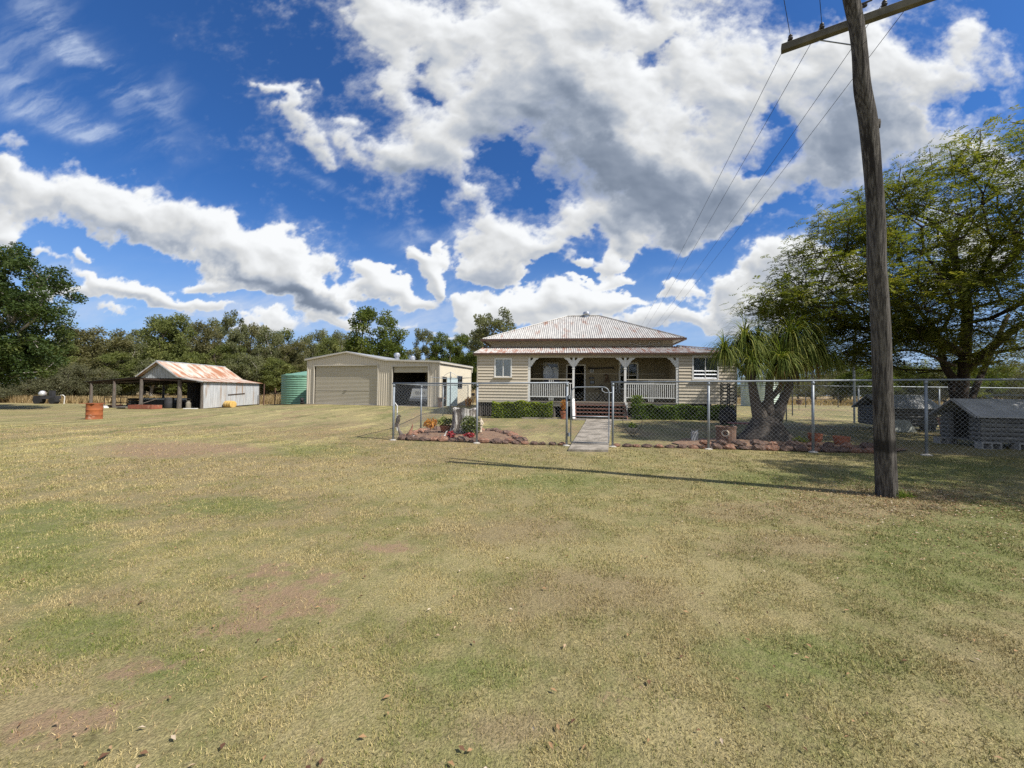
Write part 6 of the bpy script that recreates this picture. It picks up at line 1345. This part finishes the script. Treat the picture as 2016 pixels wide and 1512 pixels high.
def tree(name, label, px, Y, topy, wpx, kind, seed=None, group=None, cat='tree', basez=None):
    """tree whose crown top shows at row topy and whose crown is about wpx wide there"""
    seed = seed if seed is not None else trn_.choice((1, 2))
    cm, tm = proto(kind, seed); p = W(px, 700, Y); top = W(px, topy, Y).z; g = gz(p.x, Y) if basez is None else basez
    e = thing(name, label, cat, (p.x, Y, g), trn_.random()*6.28, group); H_ = {'dense': 10.2, 'open': 9.9, 'olive': 9.9, 'brown': 9.5, 'mid': 9.8, 'shrub': 8.8, 'dome': 10.3}[kind]; W_ = {'dense': 6.6, 'open': 5.6, 'olive': 5.2, 'brown': 5.2, 'mid': 5.4, 'shrub': 8.0, 'dome': 6.6}[kind]
    sz_ = (top-g)/H_; sx = wpx*Y/F/W_*1.02; e.scale = (sx, sx, sz_*(1+.05*trn_.uniform(-1, 1)))
    for nm, me in (('crown', cm), ('trunk', tm)):
        o = bpy.data.objects.new(nm, me); COL.objects.link(o); o.parent = e
    return e
GL = ('grey green gum tree standing in the line of bush behind the sheds', 'gum trees in the bush line behind the sheds')
LINE = [(120,664,52,60,'olive'),(150,633,60,66,'brown'),(205,630,62,70,'brown'),(245,651,66,64,'mid'),(278,644,70,50,'open'),(318,618,60,62,'olive'),(338,612,58,66,'olive'),(368,628,70,50,'mid'),(402,622,62,52,'brown'),(432,620,66,56,'mid'),(452,668,55,60,'olive'),
 (505,636,68,50,'brown'),(530,646,64,52,'mid'),(556,633,72,46,'olive'),(578,661,60,50,'brown'),(602,650,68,50,'mid'),(628,641,72,46,'mid'),(650,650,64,46,'olive'),(672,642,70,44,'mid'),(690,680,60,40,'olive'),(385,690,50,56,'olive'),(300,700,50,60,'mid'),(225,690,48,60,'olive'),(175,700,46,60,'brown'),(480,690,52,60,'mid'),(545,700,54,54,'olive'),(618,700,55,50,'brown')]
ZN = [(180, 'left of the open shed'), (312, 'above the open shed lean-to'), (440, 'above the rusty shed roof'), (552, 'between iron shed and green tank'), (612, 'above the green water tank'), (9999, 'above the garage roof left slope')]
TONE = {'olive': 'olive green', 'brown': 'brownish', 'mid': 'grey green', 'open': 'thin see-through', 'shrub': 'low grey'}; ORD = ('leftmost', 'second', 'third', 'fourth', 'fifth', 'sixth', 'seventh'); cntz = {}
for px, ty, Y, w, kd in sorted(LINE):
    z_ = [n for a, n in ZN if px < a][0]; kk = cntz.get((z_, kd), 0); cntz[(z_, kd)] = kk+1
    tree('gum_tree', ORD[kk]+(' ' if kk == 0 else ' from left of the ')+TONE[kd]+' gum'+('' if kk == 0 else 's')+' '+z_, px, Y, ty, w*1.15, kd, group=GL[1])
for i in range(26):     # the rows behind, seen between the nearer crowns
    px = 90+i*24; tree('gum_tree', 'grey green gum tree in the far rows of bush seen between nearer crowns', px+trn_.uniform(-8, 8), trn_.uniform(84, 105), 668+trn_.uniform(-4, 14), 58, trn_.choice(('mid', 'brown', 'olive', 'mid')), group='gum trees in the far rows of bush')
tree('gum_tree', 'tall open-crowned gum rising above the bush behind the iron shed', 463, 56, 602, 58, 'open', 1)
tree('gum_tree', 'small thin gum top showing left of the big rounded tree', 662, 66, 655, 34, 'open', 2)
tree('gum_tree', 'big rounded dense green tree directly behind the garage', 741, 48, 598, 118, 'dome', 1)
tree('gum_tree', 'slim see-through gum with pale limbs right of the big rounded tree', 832, 60, 638, 58, 'open', 2)
tree('gum_tree', 'dense dark tree standing behind the right end of the garage', 872, 56, 648, 62, 'dome', 2)
tree('gum_tree', 'dense dark tree close beside the left roof corner of the cottage', 908, 58, 650, 60, 'dome', 1)
tree('gum_tree', 'low dark tree filling the gap between garage and cottage', 925, 50, 690, 50, 'dense', 2)
tree('gum_tree', 'spreading gum with visible limbs rising behind the cottage roof', 976, 46, 600, 104, 'open', 1)
tree('gum_tree', 'drooping part of gum crown left of the cottage roof', 938, 52, 655, 40, 'open', 2)
for i, (px, ty, Y, w) in enumerate(((25, 712, 44, 80), (70, 706, 46, 76), (110, 700, 42, 70), (150, 712, 44, 60), (205, 722, 46, 60), (8, 735, 38, 70), (160, 735, 50, 60), (250, 728, 52, 60))):
    tree('scrub_tree', 'low grey green scrub tree in the dry grass at the left paddock edge', px, Y, ty, w, 'shrub', group='scrub trees at the left paddock edge')
for i in range(34):
    tree('understorey_shrub', 'low olive shrub growing under the gum trees of the bush line', 100+i*18+trn_.uniform(-8, 8), trn_.uniform(50, 66), trn_.uniform(716, 738), 52, trn_.choice(('shrub', 'olive', 'brown')), group='understorey shrubs below the gum trees')
for i in range(30):
    px = 1300+i*38; tree('paddock_scrub', 'low grey green scrub tree along the far side of the dry paddock', px+trn_.uniform(-10, 10), trn_.uniform(58, 76), (704 if px > 1640 else 740 if px > 1480 else 752)+trn_.uniform(-6, 10)+.0113*(px-1008), 64, 'shrub', group='scrub trees across the dry paddock')
for i in range(13):
    tree('paddock_shrub', 'bushy olive shrub standing in the shade beyond the log kennels', 1655+i*34+trn_.uniform(-8, 8), trn_.uniform(38, 47), 716+trn_.uniform(-8, 12), 70, trn_.choice(('shrub', 'dense')), group='shrubs beyond the log kennels')
for i in range(22):
    px = 1290+i*50; Y = trn_.uniform(62, 92)
    tree('gum_tree', 'low dark gum in the distant bush on the right side', px+trn_.uniform(-12, 12), Y, (722 if px > 1500 else 745)+trn_.uniform(-6, 14)+.0113*(px-1008), 80, trn_.choice(('mid', 'olive', 'brown')), group='gum trees in the distant bush on the right')
# ------------------------------------------------------------------ big dark tree at the far left
def bigtree(name, label, lobes, trunk, npp, sp, lw, ll, mat, bark, rtip, ex, rmax, seed, droop=.4, root=(0, 0, 0), frond=None, extra=None):
    rg = np.random.default_rng(seed); pts = np.concatenate([ell(rg, n, c, r_, .45) for c, r_, n in lobes])
    nodes, par, cnt, li = skeleton(pts, trunk, rg, .14); e = thing(name, label, 'tree', root); rv = np.array(root)
    bm = branch_mesh(nodes-rv, par, cnt, rtip, ex, rmax, 8)
    if frond is None: parts = [leaves(nodes[li]-rv, npp, sp, lw, ll, rg, droop)]
    else: parts = frond(nodes-rv, par, li, rg)
    leafobj('crown', parts, mat, e); bm.build('trunk', bark, e, True); return e
p0 = W(-55, 800, 27); g0 = gz(p0.x, 27)
def LW(px, py, Y): v_ = W(px, py, Y); return (v_.x, v_.y, v_.z)
lob = [(LW(-20, 560, 27), (3.3, 3.0, 2.6), 60), (LW(48, 560, 26.5), (2.4, 2.6, 1.9), 46), (LW(20, 660, 27), (3.6, 3.0, 2.0), 60), (LW(90, 605, 26), (1.2, 1.6, 1.1), 18), (LW(62, 690, 26), (1.5, 2.0, 1.3), 26), (LW(-90, 620, 28), (4.2, 4, 3.5), 60), (LW(-30, 730, 27), (3.0, 2.6, 1.0), 20), (LW(0, 500, 26.5), (1.6, 1.6, .8), 12), (LW(10, 720, 26), (3.0, 2.0, 1.0), 30), (LW(-60, 690, 25), (2.6, 2, 1.6), 30)]
bigtree('shade_tree', 'big dark leafy tree crowding in at the left edge of the yard', lob, [(p0.x, 27, g0-.2), (p0.x+.2, 27, g0+1.5), (p0.x+.3, 27, g0+3.2)], 210, .62, .085, .16, 'leaf_dark', 'bark_pale', .022, .5, .42, 5, .25, (p0.x, 27, g0))
# ------------------------------------------------------------------ feathery tree on the right
def fronds(nodes, par, li, rg):
    """pinnate leaves on the outer twigs: each a drooping rachis with rows of narrow leaflets"""
    src = []; C = nodes[li]; D = C-nodes[[par[i] for i in li]]
    k = 26; P = np.repeat(C, k, 0)-np.repeat(D, k, 0)*rg.random((len(C)*k, 1))*.8+rg.normal(size=(len(C)*k, 3))*np.array([.30, .30, .16])
    n = len(P); a = rg.normal(size=(n, 3)); a[:, 2] = a[:, 2]*.35-.12; a /= np.linalg.norm(a, axis=1)[:, None]
    side = np.cross(a, np.array([0, 0, 1.0])); side /= np.maximum(1e-6, np.linalg.norm(side, axis=1))[:, None]
    nl = 6; L = (.20+.16*rg.random(n)); parts_V = []; tt = []
    base_t = np.repeat(rg.random(len(C)), k)
    for j in range(nl):
        f = (j+.7)/nl; cpos = P+a*(L*f)[:, None]+np.array([0, 0, -1])*(.22*L*f*f)[:, None]
        for s in (1, -1):
            dirn = side*s+a*.45+rg.normal(size=(n, 3))*.14; dirn[:, 2] -= .18; dirn /= np.linalg.norm(dirn, axis=1)[:, None]
            ln = (.092+.038*rg.random(n))[:, None]; w = a*.019
            V = np.empty((n, 4, 3)); V[:, 0] = cpos; V[:, 1] = cpos+dirn*ln*.5+w; V[:, 2] = cpos+dirn*ln; V[:, 3] = cpos+dirn*ln*.5-w
            parts_V.append(V.reshape(-1, 3)); tt.append(np.clip(base_t*.5+rg.random(n)*.5, 0, 1))
    V = np.concatenate(parts_V); T = np.concatenate(tt); return [(V, np.arange(len(V)).reshape(-1, 4), T)]
tb = W(1888, 860, 13.0); tg = gz(tb.x, 13.0)
lob = [(LW(1800, 470, 12.5), (3.2, 3.6, 2.4), 74), (LW(1900, 420, 12), (3.0, 3.6, 2.3), 66), (LW(1990, 400, 12.5), (3.2, 4, 2.6), 74), (LW(2110, 480, 12.5), (3.6, 4.5, 3.6), 70), (LW(1700, 570, 12.2), (2.6, 3.2, 1.7), 66), (LW(1600, 590, 12.0), (1.9, 2.6, 1.0), 40), (LW(1640, 490, 12.4), (1.3, 1.8, .8), 22), (LW(1700, 420, 12.6), (1.2, 2, .8), 22),
       (LW(1520, 600, 12.0), (1.0, 1.4, .45), 16), (LW(1850, 610, 12.5), (3.0, 3.0, 1.4), 50), (LW(1990, 610, 11.0), (2.2, 3.0, 1.6), 46), (LW(1560, 650, 12.6), (1.4, 2.4, .7), 26), (LW(1680, 680, 13.0), (1.9, 2.6, .9), 36), (LW(1700, 600, 16.5), (3.2, 2.4, 1.8), 44), (LW(2150, 640, 9.5), (2.6, 3, 1.6), 36), (LW(1960, 700, 14.5), (2.6, 2.4, .8), 26), (LW(2000, 290, 12), (1.6, 1.6, .9), 16), (LW(1800, 700, 14.5), (2.6, 2, .8), 34), (LW(1650, 710, 15), (1.6, 1.6, .6), 20), (LW(1760, 650, 11.5), (1.6, 1.6, .8), 22)]
TV = [(tb.x, 13.0, tg-.3), (tb.x+.05, 13, tg+.8), (tb.x+.15, 13, tg+1.6), LW(1900, 700, 13), LW(1905, 610, 13), LW(1885, 540, 12.9)]
JT = bigtree('feathery_tree', 'large spreading feathery-leaved tree on the right above the log kennels', lob, TV, 0, 0, 0, 0, 'leaf_feather', 'bark_dark', .0105, .45, .15, 12, root=(tb.x, 13.0, tg), frond=fronds)
# traced main limbs
rv = Vector((tb.x, 13.0, tg))
for pts_, ra in (([(1900,730,13),(1945,690,12.6),(2010,640,12),(2080,610,11.5)], (.17, .15, .11, .08)), ([(1890,760,13),(1860,720,13.2),(1845,660,13.4),(1800,600,13.5)], (.15, .12, .09, .06)), ([(1905,860,13.1),(1912,790,13.2),(1940,720,13.6),(1985,620,14)], (.13, .12, .10, .07)), ([(1885,545,12.9),(1872,480,12.8),(1840,440,12.6),(1790,415,12.4)], (.11, .09, .06, .04)), ([(1885,545,12.9),(1880,470,12.7),(1915,420,12.4),(1965,380,12.2)], (.10, .08, .06, .04)), ([(1880,720,12.8),(1800,690,12.0),(1730,700,11.6)], (.05, .04, .02)), ([(1890,860,13.2),(1878,790,13.3),(1870,740,13.5)], (.12, .11, .09))):
    P3 = arc([LW(*p) for p in pts_], 6); rr = .85*np.interp(np.linspace(0, 1, len(P3)), np.linspace(0, 1, len(ra)), ra); b = MB(); b.tube([Vector(p)-rv for p in P3], rr, 9); b.build('limb', 'bark_dark', JT, True)
# its neighbour just outside the frame, whose shade falls on the lawn at the right
p1 = Vector((17.6, 5.2, gz(17.6, 5.2)))
lob2 = [((12.9, 3.9, 6.4), (3.0, 1.7, 1.1), 45), ((15.3, 5.0, 6.2), (3.8, 3.2, 1.8), 95), ((18.5, 5.4, 7.0), (4.0, 4.0, 2.4), 80), ((14.2, 7.2, 6.0), (2.8, 2.6, 1.6), 60), ((16.5, 3.0, 5.6), (3.0, 2.0, 1.2), 50)]
bigtree('feathery_tree', 'second feathery tree standing just past the right edge of the view', lob2, [(p1.x, p1.y, p1.z-.3), (p1.x, p1.y, 1.5), (p1.x-.2, p1.y, 3.2)], 0, 0, 0, 0, 'leaf_feather', 'bark_dark', .0115, .48, .3, 31, root=tuple(p1), frond=fronds)
# ------------------------------------------------------------------ ponytail palm
M('palm_base', (.085, .072, .062), (.035, .030, .026), 14, .95, stretch=(1, 1, 1.5), bump=1.0, c3=(.17, .15, .125), s3=4); M('palm_trunk', (.13, .11, .09), (.075, .062, .052), 6, .9, stretch=(2, 2, 4), bump=.6)
PY = 10.9; pc = W(1508, 868, PY); pg = gz(pc.x, PY); PR = Vector((pc.x, PY, pg)); PA = thing('ponytail_palm', 'ponytail palm with a swollen base, several trunks and drooping strap leaves', 'palm', PR)
b = MB(); vs = []; n_ = 32; prof = [(.84, -.05), (.80, .06), (.70, .17), (.57, .29), (.47, .41), (.40, .53), (.34, .66), (.18, .76)]
for r_, z in prof:
    for k in range(n_):
        th = 2*math.pi*k/n_; w = 1+.10*noise.noise(Vector((math.cos(th)*2, math.sin(th)*2, z*2)))+.05*math.sin(th*9+z*5); vs.append((math.cos(th)*r_*w, math.sin(th)*r_*w*.9, z))
b.add(vs, [(i*n_+k, i*n_+(k+1) % n_, (i+1)*n_+(k+1) % n_, (i+1)*n_+k) for i in range(len(prof)-1) for k in range(n_)]+[tuple((len(prof)-1)*n_+k for k in range(n_))]); b.build('swollen_base', 'palm_base', PA, True)
def PW(px, py, Y=PY): return W(px, py, Y)-PR
for pts_, ra in (([(1500,830),(1487,790),(1480,750),(1470,700)], (.28, .16, .12, .09)), ([(1512,820),(1514,780),(1516,740),(1530,690)], (.22, .13, .10, .08)), ([(1525,825),(1543,785),(1560,745),(1580,690)], (.25, .15, .11, .08)), ([(1487,770),(1473,742),(1447,712),(1428,690)], (.10, .08, .06, .05)), ([(1500,800),(1530,770),(1548,735),(1560,690)], (.10, .09, .07, .06)), ([(1480,750),(1490,710),(1498,680)], (.10, .08, .06))):
    P3 = arc([PW(px, py, PY+(.25 if k_ % 2 else -.15)*(i > 1)) for i, (px, py) in enumerate(pts_) for k_ in (len(pts_),)], 5); rr = .80*np.interp(np.linspace(0, 1, len(P3)), np.linspace(0, 1, len(ra)), ra); b = MB(); b.tube(P3, rr, 10); b.build('trunk', 'palm_trunk', PA, True)
prg = np.random.default_rng(77)
def strap_head(c, R_, n, mat, drop=1.0, name='leaf_head', dry=False):
    seg = 6; V = []; Fs = []; T = []; idx = 0
    for i in range(n):
        az = prg.random()*6.283; el = math.radians((prg.uniform(0, 76) if prg.random() < .8 else prg.uniform(70, 89)) if not dry else prg.uniform(-40, 20)); L = R_*(.75+.6*prg.random()); w = .011+.006*prg.random()
        d = np.array([math.cos(az)*math.cos(el), math.sin(az)*math.cos(el), math.sin(el)]); p = np.array(c)+d*.03; side = np.array([-math.sin(az), math.cos(az), 0]); st = L/seg; tn = prg.random()
        for j in range(seg+1):
            ww = w*(1-j/seg*.85); V += [p-side*ww, p+side*ww]
            d = d+np.array([0, 0, -.40*drop*(1+.6*j/seg)]); d /= np.linalg.norm(d); p = p+d*st
        for j in range(seg): a = idx+2*j; Fs.append((a, a+1, a+3, a+2)); T.append(tn)
        idx += 2*(seg+1)
    me = npmesh(name, np.array(V), np.array(Fs), 4, np.array(T)); return link(name, me, PA, mat)
for (px, py, dy, R_, n) in ((1425, 694, -.1, .68, 300), (1466, 676, .1, .95, 560), (1494, 684, .4, .9, 380), (1480, 722, -.35, .68, 320), (1530, 690, .5, .95, 400), (1556, 672, .1, 1.1, 620), (1538, 716, -.4, .8, 380), (1592, 686, .2, 1.0, 480), (1616, 700, .4, .85, 340)):
    c = PW(px, py, PY+dy); strap_head(c, R_, n, 'leaf_strap')
for (px, py, dy, R_, n) in ((1556, 705, .1, .85, 150), (1590, 700, .3, .8, 130), (1530, 722, -.3, .55, 90), (1470, 690, .1, .55, 50)):
    strap_head(PW(px, py, PY+dy), R_, n, 'leaf_dry', 1.3, 'dead_leaves', True)
# ------------------------------------------------------------------ hedges and garden plants
def hedge(label, x0, x1, y0, y1, z0, z1, mat, n, seed, ext=None):
    rg = np.random.default_rng(seed); V = []; 
    X = rg.uniform(x0, x1, n); Yl = rg.uniform(y0, y1, n); Z = rg.uniform(z0, z1, n); f = rg.random(n)
    Yl = np.where(f < .5, y0+rg.random(n)**2*.12, Yl); Z = np.where((f > .5) & (f < .78), z1-rg.random(n)**2*.1, Z)
    bump_ = .05*np.sin(X*3.1)+.04*np.sin(X*7.7+1); Z = Z+bump_*(Z-z0)/(z1-z0); Yl = Yl+.06*np.sin(X*4.3)*(f < .5)
    if ext is not None: k = int(n*.10); X[:k] = rg.normal(ext[0], .13, k); Z[:k] = rg.uniform(z0, ext[1], k); Yl[:k] = rg.uniform(y0, y1, k)
    t_ = thing('hedge', label, 'hedge', HM @ Vector((x0, y0, 0)), HYAW); C = np.stack([X-x0, Yl-y0, Z], 1)
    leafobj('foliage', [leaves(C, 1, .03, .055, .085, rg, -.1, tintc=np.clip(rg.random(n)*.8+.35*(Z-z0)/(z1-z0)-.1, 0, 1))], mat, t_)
    b = MB(); rr = random.Random(seed)
    for i in range(int((x1-x0)/.25)): x = .12+i*.25; b.tube([(x, (y1-y0)/2, z0-.1), (x+rr.uniform(-.1, .1), (y1-y0)/2, z1-.25)], .02, 5)
    b.build('stems', 'bark_dark', t_)
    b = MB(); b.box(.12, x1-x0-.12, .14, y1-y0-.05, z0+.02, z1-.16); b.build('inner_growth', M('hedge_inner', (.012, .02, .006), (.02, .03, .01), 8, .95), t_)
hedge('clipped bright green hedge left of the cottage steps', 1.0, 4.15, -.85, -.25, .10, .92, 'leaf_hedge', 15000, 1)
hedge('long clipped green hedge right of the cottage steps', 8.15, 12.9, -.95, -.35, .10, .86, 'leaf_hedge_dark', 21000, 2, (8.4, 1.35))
def clump(name, label, cat, loc, r_, n, lw, ll, mat, seed, sq=(1, 1, .9), h=.2, parent=None, droop=-.5):
    rg = np.random.default_rng(seed); L_ = leaves([(0, 0, h)], n, r_, lw, ll, rg, droop, sq, tintc=rg.random(1)); V, Fs, T = L_; T = rg.random(len(T)); o = leafobj(name, [(V, Fs, T)], mat, parent)
    if parent is None: o.location = loc; tag(o, label, cat)
    return o
clump('garden_shrub', 'leafy green shrub growing against the front of the old stump', 'shrub', place(926, 858, 12.2), .33, 800, .035, .12, 'leaf_dense', 3, (1, .7, 1.05), .36)
clump('red_flowers', 'cluster of dark red flowers in front of the stump on the left', 'flowers', place(888, 866, 11.7), .13, 170, .05, .07, 'petal_red', 4, (1.1, .8, .9), .14)
clump('red_flowers', 'cluster of dark red flowers beside the second fence post', 'flowers', place(923, 866, 11.6), .14, 190, .05, .07, 'petal_red', 6, (1.3, .8, .7), .13)
clump('orange_shrub', 'small orange leaved shrub left of the stump', 'shrub', place(848, 850, 13.0), .22, 170, .045, .15, 'leaf_orange', 5, (1.1, 1, .8), .38)
b = MB(); b.tube([(0, 0, 0), (.02, 0, .3)], .015, 5)
clump('spiky_leaves', '', '', None, .3, 160, .03, .26, 'leaf_strap', 8, (1, 1, .45), .42, fp1)
clump('potted_plant', '', '', None, .2, 160, .03, .10, 'leaf_dry', 9, (1, 1, .35), .64, tall)
clump('potted_plant', '', '', None, .22, 420, .035, .09, 'leaf_orange', 10, (.9, .9, 1.3), .72, fp3)
clump('basket_plant', '', '', None, .14, 120, .05, .08, 'leaf_hedge_dark', 12, (1, 1, .8), .34, bpy.data.objects['basket_stand'])
clump('garage_shrub', 'straggly orange and yellow leaved plants along the sunlit garage side wall', 'shrub', GM @ Vector((12.75, 3.6, .35)), .6, 420, .06, .20, 'leaf_orange', 13, (.45, 1.9, .65), .25)
clump('grass_tuft', 'fresh green grass tuft growing at the foot of the power pole', 'grass tuft', (pb.x+.12, pb.y-.10, pz), .13, 260, .006, .09, 'leaf_hedge_dark', 24, (1.2, .8, .5), .03, droop=-1.2)
clump('grass_tuft', 'green weed tuft by the kerb near the black trellis', 'weed', place(1432, 833, 15.0), .25, 200, .02, .12, 'leaf_hedge_dark', 14, (1.5, .8, .4), .06)
clump('bed_plant', 'low spiky green plant at the right foot of the ponytail palm', 'plant', place(1575, 873, 10.3), .22, 160, .02, .16, 'leaf_strap', 15, (1.3, .8, .5), .10)
# rough dry grass beyond the mown lawn
rg = np.random.default_rng(55)
def tufts(n, xr, yr, h, w, label, seedmask=None):
    X = rg.uniform(*xr, n); Y = yr[0]+(yr[1]-yr[0])*rg.random(n)**1.3; ok = (np.abs(X)/Y < 1.5)
    ok &= ~((X > -31) & (X < -22) & (Y < 38)); X, Y = X[ok], Y[ok]; n = len(X); Z = np.array([gz(a, c_) for a, c_ in zip(X, Y)]); th = rg.random(n)*6.283; hh = h*(.4+.9*rg.random(n)); ww = w*(.6+rg.random(n))
    V = np.empty((n, 4, 3)); c_, s_ = np.cos(th), np.sin(th); lx = rg.normal(size=n)*.25*hh; ly = rg.normal(size=n)*.25*hh
    V[:, 0] = np.stack([X-c_*ww, Y-s_*ww, Z-.02], 1); V[:, 1] = np.stack([X+c_*ww, Y+s_*ww, Z-.02], 1); V[:, 2] = np.stack([X+c_*ww*.3+lx, Y+s_*ww*.3+ly, Z+hh], 1); V[:, 3] = np.stack([X-c_*ww*.3+lx, Y-s_*ww*.3+ly, Z+hh], 1)
    return V.reshape(-1, 3), np.arange(n*4).reshape(n, 4), rg.random(n)
leafobj('dry_grass', [tufts(36000, (-75, -20), (37.5, 62), .62, .035, ''), tufts(9000, (-40, 0), (40, 70), .5, .04, '')], 'dry_grass')
tag(bpy.data.objects['dry_grass'], 'tall dry straw grass along the edge of the bush', 'dry grass', kind='stuff')
leafobj('paddock_grass', [tufts(16000, (12, 75), (36, 62), .30, .03, '')], 'dry_grass'); tag(bpy.data.objects['paddock_grass'], 'pale dry grass covering the paddock behind the palm', 'dry grass', kind='stuff')
